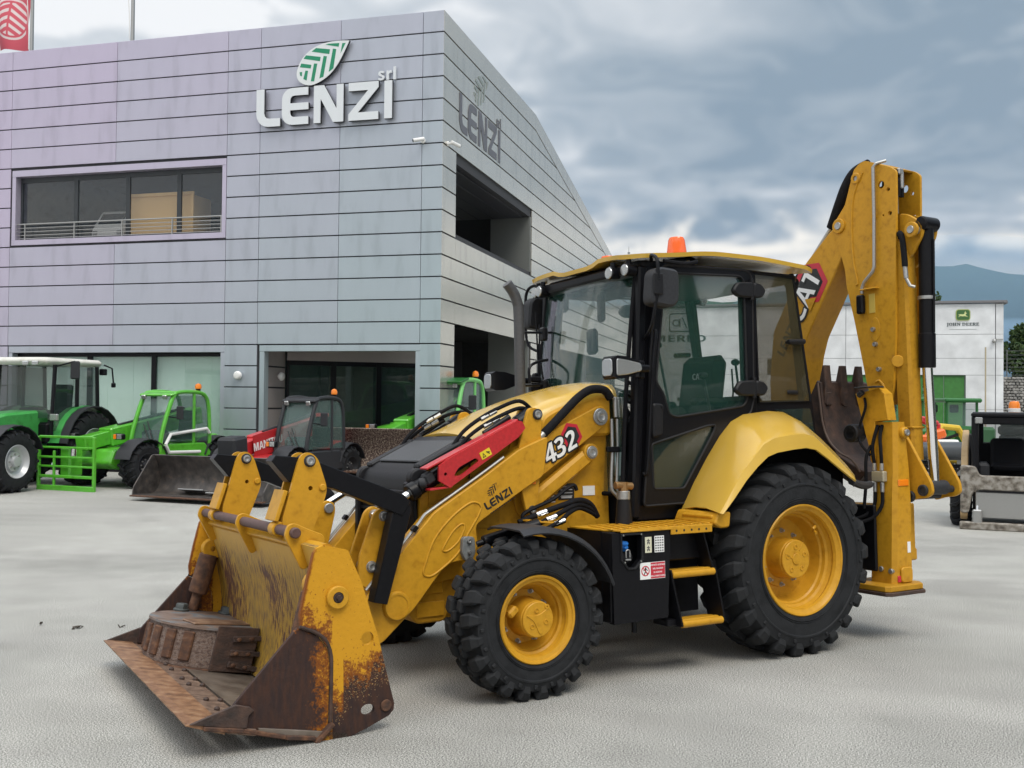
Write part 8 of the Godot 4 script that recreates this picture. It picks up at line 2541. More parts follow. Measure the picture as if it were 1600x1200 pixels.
		for w in ["VIETATO SOSTARE", "NEL RAGGIO", "DI AZIONE", "DELLA MACCHINA"]:
			part("sign_lettering", text_mb(w, 0.0145, 0.0006, Transform3D(Basis(), Vector3(-1.156, ty, 1.1532))), M.decal_white, bx, 0.0)
			ty -= 0.024
		# steps
		for q in [[-1.035, -0.665, 0.675, 1.12], [-0.975, -0.618, 0.345, 1.14]]:
			m = MB.new()
			for k in 3: m.box(Vector3((q[0] + q[1]) / 2, q[2] - 0.004 * (2 - k), q[3] - 0.115 + 0.05 * k), Vector3(q[1] - q[0], 0.028, 0.044), 0.010)
			m.cyl(Vector3(q[0], q[2] - 0.012, q[3] + 0.025), Vector3(q[1], q[2] - 0.012, q[3] + 0.025), 0.024, 14, -1, 0.004)
			part("step", m, M.yellow, B, 30.0)
			m = MB.new(); m.box(Vector3((q[0] + q[1]) / 2, q[2] - 0.025, q[3] - 0.07), Vector3(q[1] - q[0] - 0.01, 0.02, 0.17), 0.004)
			part("step_tray", m, M.black, B, 0.0)
		m = MB.new()
		bar(m, Vector3(-1.045, 0.69, 1.08), Vector3(-0.985, 0.315, 1.12), 0.15, 0.014, 0.003, Vector3(1, 0, 0))
		bar(m, Vector3(-0.73, 0.93, 1.05), Vector3(-0.655, 0.66, 1.06), 0.15, 0.014, 0.003, Vector3(1, 0, 0))
		bar(m, Vector3(-0.655, 0.68, 1.07), Vector3(-0.605, 0.32, 1.10), 0.17, 0.014, 0.003, Vector3(1, 0, 0))
		m.box(Vector3(-1.02, 0.345, 1.06), Vector3(0.10, 0.045, 0.16), 0.006)
		part("step_side_plate", m, M.black, B, 0.0)
		# black post with brass valve on the platform
		m = MB.new()
		m.cyl(Vector3(-1.165, 0.99, 0.80), Vector3(-1.165, 1.155, 0.80), 0.060, 22, 0.046)
		part("valve_post", m, M.plastic, B)
		m = MB.new()
		m.cyl(Vector3(-1.165, 1.155, 0.80), Vector3(-1.165, 1.215, 0.80), 0.046, 20, -1, 0.004)
		part("valve_collar", m, M.zinc, B)
		m = MB.new()
		m.cyl(Vector3(-1.165, 1.215, 0.80), Vector3(-1.165, 1.275, 0.80), 0.034, 6)
		m.cyl(Vector3(-1.235, 1.255, 0.80), Vector3(-1.09, 1.245, 0.80), 0.026, 12, -1, 0.004)
		part("brass_valve", m, mat(lin(0.30, 0.17, 0.07), 0.45, 0.7), B)

func rear_end(B: Node3D):
	var m := MB.new()
	m.box(Vector3(1.26, 0.82, 0.0), Vector3(0.20, 0.42, 1.80), 0.015)
	m.box(Vector3(1.0, 0.85, 0.0), Vector3(0.4, 0.35, 0.9), 0.02)
	part("rear_frame", m, M.yellow_dull, B, 0.0)
	for s in [1.0, -1.0]:
		var mir := Transform3D(Basis().scaled(Vector3(1, 1, s)), Vector3.ZERO)
		var G := group("stabiliser", B)
		# leg housing, slightly wider at the foot
		m = MB.new(); m.xf = mir
		var ring := func(y, x0, x1, z0, z1): return [Vector3(x0, y, z0 + 0.015), Vector3(x0 + 0.015, y, z0), Vector3(x1 - 0.015, y, z0), Vector3(x1, y, z0 + 0.015), Vector3(x1, y, z1 - 0.015), Vector3(x1 - 0.015, y, z1), Vector3(x0 + 0.03, y, z1), Vector3(x0, y, z1 - 0.03)]
		var rs := []
		for q in [[0.42, 1.165, 1.385, 0.92, 1.155], [0.95, 1.195, 1.398, 0.93, 1.155], [1.12, 1.205, 1.398, 0.93, 1.155], [1.30, 1.222, 1.39, 0.96, 1.155], [1.685, 1.235, 1.352, 0.96, 1.155]]:
			var r: Array = ring.call(q[0], q[1], q[2], q[3], q[4])
			r.reverse()
			rs.append(r)
		m.loft(rs)
		part("leg_housing", m, M.yellow, G, 30.0)
		m = MB.new(); m.xf = mir
		m.prism(rrect(1.23, 0.43, 1.36, 0.55, 0.03), 1.156, 1.175, 0.006)
		part("leg_wear_pad", m, M.yellow, G)
		m = MB.new(); m.xf = mir
		m.cyl(Vector3(1.315, 1.60, 1.15), Vector3(1.315, 1.60, 1.19), 0.045, 22, -1, 0.008)
		part("leg_boss", m, M.yellow, G)
		m = MB.new(); m.xf = mir
		pin(m, 1.315, 1.60, 1.19, 0.026)
		for q in [[1.19, 0.53, 1.03], [1.19, 0.52, 1.12]]: m.cyl(Vector3(q[0] - 0.03, q[1], q[2]), Vector3(q[0] + 0.02, q[1], q[2]), 0.022, 12, -1, 0.004)
		part("leg_pin", m, M.zinc, G)
		m = MB.new(); m.xf = mir
		m.box(Vector3(1.30, 1.205, 1.157), Vector3(0.12, 0.05, 0.012), 0.004)
		part("side_reflector", m, M.amber, G, 0.0)
		m = MB.new(); m.xf = mir
		m.box(Vector3(1.345, 0.70, 1.1565), Vector3(0.035, 0.085, 0.003))
		part("label", m, M.decal_white, G, 0.0)
		m = MB.new(); m.xf = mir
		m.box(Vector3(1.22, 0.46, 1.158), Vector3(0.04, 0.05, 0.012), 0.004)
		part("red_tag", m, M.decal_red, G, 0.0)
		m = MB.new()
		m.xf = mir * Transform3D(Basis(Vector3.RIGHT, PI / 2), Vector3(0, 0.425, 0))
		m.prism(P([1.0, 0.78, 1.0, 1.20, 1.03, 1.23, 1.40, 1.23, 1.47, 1.15, 1.47, 0.82, 1.42, 0.77]), 0.0, 0.045, 0.006)
		part("foot_plate", m, M.yellow_dull, G, 0.0)
		m = MB.new()
		m.xf = mir * Transform3D(Basis(Vector3.RIGHT, PI / 2), Vector3(0, 0.379, 0))
		m.prism(P([0.99, 0.77, 0.99, 1.21, 1.03, 1.245, 1.41, 1.245, 1.485, 1.16, 1.485, 0.81, 1.43, 0.76]), 0.0, 0.03, 0.006)
		part("foot_pad", m, M.rust_dark, G, 0.0)
		# upper guard plate and the black inner panel
		m = MB.new(); m.xf = mir * Transform3D(ZY, Vector3.ZERO)
		m.prism(P([0.80, 1.92, 1.03, 1.955, 1.085, 1.91, 1.115, 1.70, 0.985, 1.69, 0.96, 1.33, 0.93, 1.38, 0.915, 1.50, 0.885, 1.60]), -1.30, -1.20, 0.004)
		part("guard_plate", m, M.yellow, G, 30.0)
		m = MB.new(); m.xf = mir
		m.box(Vector3(1.15, 0.77, 0.87), Vector3(0.03, 0.52, 0.28), 0.01)
		part("inner_panel", m, M.black, G, 0.0)
		m = MB.new(); m.xf = mir
		m.box(Vector3(1.54, 0.83, 1.02), Vector3(0.09, 0.40, 0.03), 0.01); m.box(Vector3(1.555, 0.62, 1.02), Vector3(0.10, 0.10, 0.028), 0.02)
		part("tow_lug", m, M.yellow, G)
		if s < 0: continue
		# valve block with hoses
		m = MB.new()
		m.box(Vector3(1.19, 1.255, 1.02), Vector3(0.05, 0.085, 0.12), 0.008)
		part("valve_block", m, mat(lin(0.40, 0.36, 0.26), 0.5, 0.4), G)
		for z in [0.985, 1.055]:
			for y in [[1.30, 1.36], [1.13, 1.21]]:
				m = MB.new()
				m.cyl(Vector3(1.18, y[0], z), Vector3(1.18, y[1], z), 0.016, 10, -1, 0.004)
				part("valve_fitting", m, M.zinc, G)
		for q in [[[1.18, 1.36, 0.985], [1.17, 1.48, 0.98], [1.19, 1.58, 0.99], [1.22, 1.66, 1.0]], [[1.18, 1.36, 1.055], [1.17, 1.46, 1.06], [1.19, 1.57, 1.04], [1.23, 1.66, 1.03]], [[1.18, 1.13, 0.985], [1.17, 1.03, 0.98], [1.13, 0.95, 0.93], [1.05, 0.91, 0.86]], [[1.18, 1.13, 1.055], [1.17, 1.02, 1.05], [1.12, 0.93, 1.0], [1.04, 0.89, 0.92]], [[1.19, 1.88, 0.90], [1.16, 1.80, 0.93], [1.17, 1.65, 0.86], [1.15, 1.52, 0.88], [1.17, 1.42, 0.96]], [[1.18, 1.50, 0.96], [1.14, 1.40, 0.94], [1.14, 1.20, 0.93], [1.12, 1.0, 0.92]]]:
			m = MB.new()
			m.tube(curve(q.map(func(p): return Vector3(p[0], p[1], p[2])), 5), 0.014 if q.size() == 4 else 0.011, 8)
			part("hose", m, M.black_matt, G)
		m = MB.new()
		m.box(Vector3(1.16, 1.965, 0.97), Vector3(0.10, 0.012, 0.22), 0.004); m.cyl(Vector3(1.15, 1.90, 0.87), Vector3(1.15, 1.93, 0.92), 0.022, 10, -1, 0.005)
		part("sensor_bracket", m, M.charcoal, G)

func boom(B: Node3D):
	var K := group("backhoe_boom", B)
	var Y: Material = M.yellow_dull
	var T := Transform3D(ZY, Vector3.ZERO)
	var m := MB.new(); m.xf = T
	m.prism(soft(P([0.53, 3.20, 0.461, 3.10, 0.056, 2.467, -0.01, 2.28, -0.03, 2.05, -0.05, 1.50, -0.25, 1.15, -0.40, 1.25, -0.42, 2.10, -0.36, 2.55, -0.10, 2.95, 0.06, 3.134, 0.353, 3.367, 0.50, 3.42]), 0.04), -1.74, -1.46, 0.008)
	part("boom_arm", m, M.yellow, K, 30.0)
	# two side plates of the stick head, with a spine between them
	var plate := soft(P([0.70, 3.885, 0.76, 3.895, 1.02, 3.775, 1.065, 3.735, 1.058, 3.5, 1.02, 2.6, 1.01, 2.36, 0.974, 1.978, 0.93, 1.80, 0.80, 1.78, 0.714, 1.991, 0.60, 2.55, 0.526, 2.861, 0.515, 3.0, 0.479, 3.127, 0.415, 3.30, 0.395, 3.38, 0.43, 3.45, 0.534, 3.561, 0.60, 3.74, 0.64, 3.843]), 0.02)
	for q in [[-1.475, -1.45], [-1.775, -1.75]]:
		m = MB.new(); m.xf = T
		m.plate(plate, [disc(Vector2(0.664, 3.764), 0.036), disc(Vector2(0.915, 3.654), 0.033), disc(Vector2(0.985, 3.60), 0.018, 10), disc(Vector2(0.995, 3.40), 0.020, 10), disc(Vector2(0.93, 3.395), 0.009, 8), disc(Vector2(0.83, 3.40), 0.011, 8)], q[0], q[1], 0.0)
		part("stick_side_plate", m, M.yellow, K, 30.0)
	m = MB.new(); m.xf = T
	m.prism(P([0.44, 3.30, 0.56, 3.56, 0.66, 3.85, 0.76, 3.893, 1.0, 3.782, 0.99, 3.77, 0.76, 3.875, 0.68, 3.83, 0.60, 3.55, 0.55, 3.1, 0.62, 2.6, 0.75, 2.0, 0.90, 1.85, 0.98, 2.3, 1.0, 2.9, 0.99, 2.3, 0.93, 1.83, 0.72, 1.97, 0.60, 2.55, 0.54, 2.9]), -1.749, -1.476)
	part("stick_head_spine", m, Y, K, 30.0)
	m = MB.new(); m.xf = T
	m.prism(P([0.60, 2.6, 0.98, 2.6, 0.98, 3.05, 0.56, 3.05]), -1.749, -1.476)
	part("stick_head_web", m, Y, K, 0.0)
	# edge ridge, pins, sight glass
	m = MB.new()
	m.tube(curve([Vector3(1.449, 3.80, 0.735), Vector3(1.449, 3.70, 0.665), Vector3(1.449, 3.55, 0.615), Vector3(1.449, 3.30, 0.60), Vector3(1.449, 3.05, 0.61), Vector3(1.449, 2.88, 0.645), Vector3(1.449, 2.855, 0.63)], 5), 0.010, 8)
	m.tube(curve([Vector3(1.449, 2.02, 0.80), Vector3(1.449, 2.03, 0.84), Vector3(1.449, 1.97, 0.885), Vector3(1.449, 1.86, 0.915), Vector3(1.449, 1.76, 0.93)], 5), 0.011, 8)
	part("pressed_rib", m, M.yellow, K, 60.0)
	m = MB.new()
	for q in [[3.392, 0.465, 0.052, 1.45], [3.764, 0.664, 0.038, 1.45], [3.229, 1.185, 0.05, 1.47]]:
		m.ring(Vector3(q[3] + 0.01, q[0], q[1]), Vector3(q[3] - 0.018, q[0], q[1]), q[2] * 0.6, q[2] * 1.25, 24, 0.005)
	m.prism(P([0, 0, 0.01, 0, 0, 0.01]), 0, 0.001)
	part("pin_boss", m, M.yellow, K)
	m = MB.new()
	for q in [[3.392, 0.465, 0.035, 1.432], [3.764, 0.664, 0.026, 1.452], [3.229, 1.185, 0.034, 1.452], [2.46, 0.80, 0.020, 1.43], [2.335, 0.815, 0.020, 1.43], [2.125, 0.845, 0.020, 1.43]]:
		m.lathe([Vector2(0, -0.1), Vector2(q[2], -0.1), Vector2(q[2], 0.0), Vector2(q[2] * 0.85, 0.008), Vector2(q[2] * 0.4, 0.006), Vector2(0, 0.006)], Vector3(q[3], q[0], q[1]), Vector3(-1, 0, 0), 18)
	part("pin", m, M.zinc, K)
	m = MB.new()
	m.xf = Transform3D(ZY, Vector3.ZERO)
	m.prism(disc(Vector2(0.815, 2.46), 0.05, 20, 0.10), -1.45, -1.444, 0.003)
	part("pressed_oval", m, M.yellow, K, 50.0)
	# ears of the bucket cylinder
	for q in [[-1.56, -1.53], [-1.72, -1.69]]:
		m = MB.new(); m.xf = T
		m.prism(soft(P([1.02, 3.40, 1.10, 3.38, 1.20, 3.31, 1.245, 3.25, 1.23, 3.18, 1.14, 3.05, 1.02, 2.95]), 0.03), q[0], q[1], 0.005)
		part("cylinder_ear", m, M.yellow, K, 30.0)
	# inner stick
	m = MB.new()
	var rs := []
	for q in [[1.38, 1.0, 1.125], [2.2, 0.98, 1.115], [3.04, 0.97, 1.105], [3.16, 0.97, 1.06]]:
		var y: float = q[0]; var z0: float = q[1]; var z1: float = q[2]
		rs.append([Vector3(1.478, y, z0), Vector3(1.478, y, z1 - 0.02), Vector3(1.50, y, z1), Vector3(1.60, y, z1), Vector3(1.62, y, z1 - 0.02), Vector3(1.62, y, z0)])
	m.loft(rs)
	var st := part("inner_stick", m, Y, K, 30.0)
	m = MB.new()
	m.box(Vector3(1.549, 1.64, 1.06), Vector3(0.15, 0.02, 0.14), 0.006)
	for q in [[2.05, 1.07], [1.93, 1.08], [1.86, 1.085]]: m.cyl(Vector3(1.475, q[0], q[1]), Vector3(1.48, q[0], q[1]), 0.009, 8)
	part("stick_band", m, Y, st)
	m = MB.new()
	m.cyl(Vector3(1.49, 2.18, 1.0), Vector3(1.455, 2.18, 1.02), 0.05, 18, -1, 0.006)
	part("stick_roller", m, M.yellow, st)
	# bucket cylinder with rod and clamp
	m = MB.new()
	m.cyl(Vector3(1.62, 3.30, 1.205), Vector3(1.62, 2.12, 1.172), 0.060, 24, -1, 0.006)
	m.cyl(Vector3(1.62, 2.40, 1.18), Vector3(1.62, 2.12, 1.172), 0.066, 24, -1, 0.006)
	m.cyl(Vector3(1.53, 3.28, 1.22), Vector3(1.71, 3.28, 1.22), 0.06, 20, -1, 0.01)
	m.tube(curve([Vector3(1.62, 3.15, 1.27), Vector3(1.62, 2.9, 1.262), Vector3(1.62, 2.4, 1.245)], 3), 0.010, 8)
	part("bucket_cylinder", m, M.black, K)
	m = MB.new()
	m.cyl(Vector3(1.62, 2.13, 1.172), Vector3(1.62, 1.20, 1.205), 0.040, 20)
	part("cylinder_rod", m, M.chrome, K)
	m = MB.new()
	m.ring(Vector3(1.62, 2.70, 1.188), Vector3(1.62, 2.672, 1.187), 0.058, 0.068, 24, 0.002)
	part("cylinder_clamp", m, M.zinc, K)
	# lower links
	for q in [[-1.46, -1.43], [-1.80, -1.77]]:
		m = MB.new(); m.xf = T
		m.prism(soft(P([1.085, 1.58, 1.11, 1.55, 1.315, 1.20, 1.325, 1.12, 1.27, 1.085, 1.18, 1.075, 1.08, 1.045, 1.06, 1.15, 1.06, 1.45]), 0.03), q[0], q[1], 0.005)
		part("bucket_link", m, M.yellow, K, 30.0)
	m = MB.new()
	for q in [[1.145, 1.245, 0.045], [1.092, 1.125, 0.045]]:
		m.ring(Vector3(1.432, q[0], q[1]), Vector3(1.405, q[0], q[1]), 0.026, q[2], 22, 0.006)
		m.cyl(Vector3(1.412, q[0], q[1]), Vector3(1.81, q[0], q[1]), 0.028, 16)
	m.cyl(Vector3(1.52, 1.16, 1.22), Vector3(1.72, 1.16, 1.22), 0.058, 18, -1, 0.008)
	part("link_pin", m, M.charcoal, K)
	# digging bucket tucked between boom and stick
	m = MB.new(); m.xf = T
	m.prism(P([0.20, 1.90, 0.30, 2.06, 0.345, 2.04, 0.365, 1.80, 0.40, 1.58, 0.50, 1.42, 0.67, 1.33, 0.80, 1.28, 0.72, 1.20, 0.60, 1.20, 0.40, 1.30, 0.27, 1.50, 0.20, 1.70]), -1.90, -1.30, 0.006)
	var hb := part("digging_bucket", m, M.rust_dark, K, 30.0, "brown rusty digging bucket with teeth")
	m = MB.new()
	m.tube(curve([Vector3(1.298, 2.04, 0.315), Vector3(1.298, 1.86, 0.335), Vector3(1.298, 1.68, 0.36), Vector3(1.298, 1.54, 0.42), Vector3(1.298, 1.44, 0.53), Vector3(1.298, 1.38, 0.66), Vector3(1.298, 1.28, 0.74)], 4), 0.010, 8)
	part("weld_bead", m, mat(lin(0.11, 0.075, 0.06), 0.7), hb)
	for x in [1.36, 1.56, 1.76]:
		m = MB.new(); m.xf = T
		m.prism(P([0.30, 1.88, 0.37, 1.86, 0.385, 2.02, 0.37, 2.19, 0.345, 2.19, 0.30, 2.03]), -x - 0.04, -x + 0.04, 0.008)
		m.box(Vector3(0.37, 1.90, -x), Vector3(0.035, 0.12, 0.06), 0.01)
		part("bucket_tooth", m, M.rust_dark, hb, 30.0)
	m = MB.new()
	m.ring(Vector3(1.24, 1.60, 0.80), Vector3(1.12, 1.60, 0.80), 0.045, 0.075, 22, 0.01)
	part("hose_guide", m, M.plastic, K)
	# hoses at the top and down the back of the boom
	for q in [0.0, 0.04, 0.08]:
		m = MB.new()
		m.tube(curve([Vector3(1.53 + q, 3.55, 0.99), Vector3(1.53 + q, 3.68, 0.99), Vector3(1.54 + q, 3.74, 0.93), Vector3(1.56 + q, 3.70, 0.86), Vector3(1.58 + q, 3.45, 0.84)], 4), 0.018, 8)
		part("boom_hose", m, M.black_matt, K)
	m = MB.new()
	m.cyl(Vector3(1.53, 3.40, 0.99), Vector3(1.53, 3.56, 0.99), 0.022, 10, -1, 0.005); m.cyl(Vector3(1.60, 3.62, 1.0), Vector3(1.60, 3.76, 1.0), 0.02, 10, -1, 0.005)
	m.box(Vector3(1.58, 3.76, 1.0), Vector3(0.06, 0.05, 0.04), 0.008)
	part("hose_fitting", m, M.zinc, K)
	m = MB.new()
	m.tube(curve([Vector3(1.60, 3.90, 0.68), Vector3(1.58, 3.86, 0.55), Vector3(1.56, 3.76, 0.47), Vector3(1.55, 3.62, 0.40), Vector3(1.55, 3.48, 0.33), Vector3(1.56, 3.42, 0.29)], 5), 0.05, 12)
	part("hose_sleeve", m, M.black_matt, K, 50.0)
	m = MB.new()
	m.cyl(Vector3(1.56, 3.44, 0.30), Vector3(1.56, 3.05, -0.08), 0.02, 10); m.cyl(Vector3(1.61, 3.44, 0.30), Vector3(1.61, 3.05, -0.08), 0.02, 10)
	part("boom_pipe", m, M.zinc, K)
	m = MB.new()
	m.ball(Vector3(1.58, 3.03, -0.10), Vector3(0.06, 0.06, 0.07), 12)
	part("pipe_boot", m, M.black_matt, K)
	m = MB.new()
	m.tube(curve([Vector3(1.50, 3.20, 1.03), Vector3(1.47, 3.22, 1.07), Vector3(1.46, 3.16, 1.10), Vector3(1.46, 2.98, 1.115), Vector3(1.46, 2.94, 1.115)], 4), 0.024, 10)
	part("boom_hose", m, M.black_matt, K)
	m = MB.new()
	m.cyl(Vector3(1.46, 2.95, 1.115), Vector3(1.46, 2.84, 1.125), 0.018, 10, -1, 0.004); m.tube([Vector3(1.46, 2.84, 1.125), Vector3(1.47, 2.78, 1.15), Vector3(1.50, 2.77, 1.17)], 0.014, 8)
	part("hose_fitting", m, M.zinc, K)
	m = MB.new()
	m.tube([Vector3(1.50, 3.86, 0.93), Vector3(1.43, 3.835, 0.885), Vector3(1.42, 3.81, 0.865), Vector3(1.42, 3.40, 0.86), Vector3(1.42, 2.98, 0.845), Vector3(1.42, 2.94, 0.83), Vector3(1.42, 2.86, 0.735), Vector3(1.42, 2.82, 0.715), Vector3(1.42, 2.77, 0.71)], 0.014, 10)
	part("steel_pipe", m, M.zinc, K)
	m = MB.new()
	m.box(Vector3(1.42, 2.68, 0.695), Vector3(0.05, 0.16, 0.07), 0.012)
	part("coupling_sleeve", m, M.black, K)
	m = MB.new()
	m.box(Vector3(1.425, 2.80, 0.78), Vector3(0.05, 0.012, 0.17), 0.004); m.cyl(Vector3(1.41, 3.40, 0.845), Vector3(1.45, 3.40, 0.845), 0.016, 8)
	part("pipe_bracket", m, M.yellow, K)
	m = MB.new()
	m.box(Vector3(1.447, 2.68, 0.79), Vector3(0.004, 0.16, 0.06))
	part("yellow_label", m, mat(lin(0.55, 0.40, 0.08), 0.5), K, 0.0)
	# maker's mark on the boom: red hexagon ring, black field, white letters running down the arm
	var dirv := Vector3(0.0, -0.845, -0.535)   # down along the boom
	var acr := Vector3(0.0, -0.535, 0.845)
	var sb := Basis(dirv * -1.0, acr * -1.0, Vector3(-1, 0, 0))
	if sb.determinant() < 0: sb = Basis(dirv * -1.0, acr, Vector3(-1, 0, 0))
	var at := Vector3(1.459, 2.86, 0.06)
	var big := PackedVector2Array(); var mid := PackedVector2Array()
	for k in 6:
		var q := Vector2(cos(TAU * k / 6) * 0.20, sin(TAU * k / 6) * 0.20)
		big.append(q + Vector2(0.10, 0.0)); mid.append(q * 0.72 + Vector2(0.10, 0.0))
	m = MB.new(); m.xf = Transform3D(sb, at)
	m.prism(big, 0.0, 0.0015)
	var bd := part("maker_badge", m, M.decal_red, K, 0.0)
	m = MB.new(); m.xf = Transform3D(sb, at)
	m.prism(mid, 0.0015, 0.0025)
	part("badge_centre", m, M.decal_black, bd, 0.0)
	for k in 10:
		var a := TAU * k / 10
		part("maker_letter_outline", text_mb("CAT", 0.27, 0.002, Transform3D(sb, at + sb.x * (-0.03 + cos(a) * 0.018) + sb.y * (sin(a) * 0.018) + sb.z * (0.0040 + 0.0001 * k))), M.decal_black, bd, 0.0)
	part("maker_letter", text_mb("CAT", 0.27, 0.002, Transform3D(sb, at + sb.x * -0.03 + sb.z * 0.0068)), M.decal_white, bd, 0.0)
	m = MB.new(); m.xf = Transform3D(sb, at + sb.x * -0.05 + sb.z * 0.0078)
	m.prism(P([-0.07, -0.13, 0.07, -0.13, 0.0, -0.02]), 0.0, 0.001)
	part("maker_triangle", m, M.yellow, bd, 0.0)
	part("dealer_letter", text_mb("LENZI", 0.13, 0.002, Transform3D(sb, at + sb.x * -0.45 + sb.y * 0.0)), M.decal_black, K, 0.0)

# ---------------------------------------------------------------- rusty drum segment lying in the bucket
func bucket_load():
	var F := machine_frame()
	var D := thing("rusty_drum", "rusty ribbed drum with three bolted teeth lying in the loader bucket", "machine part", F * Transform3D(Basis(Vector3.BACK, -0.19).scaled(Vector3(1, 0.78, 1)), Vector3(-3.63, 0.075, -0.74)))
	var wall := mat(Color.WHITE, 0.75, 0.1, ramp_tex(83, 0.03, 5, [[0.0, lin(0.05, 0.028, 0.022)], [0.4, lin(0.11, 0.07, 0.055)], [0.55, lin(0.21, 0.17, 0.15)], [0.75, lin(0.13, 0.075, 0.05)], [1.0, lin(0.28, 0.25, 0.23)]]), 2.2, M.rough_n, 0.5)
	var m := MB.new()
	m.lathe([Vector2(0.36, 0.02), Vector2(0.435, 0.02), Vector2(0.435, 0.33), Vector2(0.36, 0.33), Vector2(0.36, 0.02)], Vector3.ZERO, Vector3.UP, 40)
	part("drum_wall", m, wall, D)
	m = MB.new()
	m.lathe([Vector2(0.0, 0.0), Vector2(0.452, 0.0), Vector2(0.455, 0.006), Vector2(0.452, 0.018), Vector2(0, 0.018)], Vector3.ZERO, Vector3.UP, 40)
	part("bottom_disc", m, M.rust, D)
	m = MB.new()
	m.xf = Transform3D(Basis(Vector3.RIGHT, -PI / 2), Vector3(0, 0.332, 0))
	var top := disc(Vector2.ZERO, 0.452, 40)
	m.plate(top, [disc(Vector2(0.17, -0.08), 0.10, 18)], 0.0, 0.018)
	part("top_disc", m, mat(Color.WHITE, 0.55, 0.25, ramp_tex(84, 0.008, 4, [[0.0, lin(0.10, 0.065, 0.05)], [0.5, lin(0.20, 0.14, 0.11)], [0.75, lin(0.13, 0.15, 0.17)], [1.0, lin(0.30, 0.22, 0.17)]]), 1.0, M.rough_n, 0.15), D)
	m = MB.new()
	m.box(Vector3(0.0, 0.358, 0.16), Vector3(0.5, 0.012, 0.20), 0.003, Basis(Vector3.UP, 0.2))
	part("top_plate", m, M.worn_steel, D, 0.0)
	for k in 7:
		var a := PI * 0.70 + 0.30 * k
		m = MB.new()
		var d := Vector3(cos(a), 0, sin(a))
		m.box(d * 0.438 + Vector3(0, 0.185, 0), Vector3(0.03, 0.24, 0.075), 0.008, Basis(Vector3.UP, -a))
		part("wall_rib", m, M.rust, D, 0.0)
	for q in [[0.17, -0.36, 0.055], [-0.16, -0.40, 0.045], [0.28, 0.05, 0.04]]:
		m = MB.new()
		m.cyl(Vector3(q[0], 0.35, q[1]), Vector3(q[0], 0.372, q[1]), q[2] * 1.25, 18, -1, 0.005)
		m.bolt(Vector3(q[0], 0.372, q[1]), Vector3.UP, q[2], 0.045)
		part("disc_bolt", m, mat(lin(0.09, 0.10, 0.10), 0.6, 0.5), D)
	m = MB.new()
	m.box(Vector3(0.03, 0.19, 0.462), Vector3(0.27, 0.37, 0.024), 0.004, Basis(Vector3.UP, -0.12))
	part("tooth_plate", m, M.rust_dark, D, 0.0)
	for q in [[0.285, 0.12], [0.165, 0.0], [0.06, -0.18]]:
		m = MB.new()
		var r := Basis(Vector3.UP, -0.10) * Basis(Vector3.BACK, q[1])
		m.box(Vector3(0.08, q[0], 0.487), Vector3(0.16, 0.05, 0.028), 0.006, r)
		m.box(Vector3(0.08, q[0], 0.487) + r * Vector3(0.14, 0.0, 0.004), Vector3(0.17, 0.045, 0.022), 0.008, r)
		m.box(Vector3(0.08, q[0], 0.487) + r * Vector3(0.235, 0.0, 0.008), Vector3(0.04, 0.062, 0.03), 0.008, r)
		var th := part("tooth", m, M.rust_dark, D, 0.0)
		for x in [-0.045, 0.035]:
			m = MB.new()
			m.ball(Vector3(0.08, q[0], 0.502) + r * Vector3(x, 0, 0), Vector3(0.017, 0.017, 0.012), 10)
			part("tooth_bolt", m, M.rust, th)

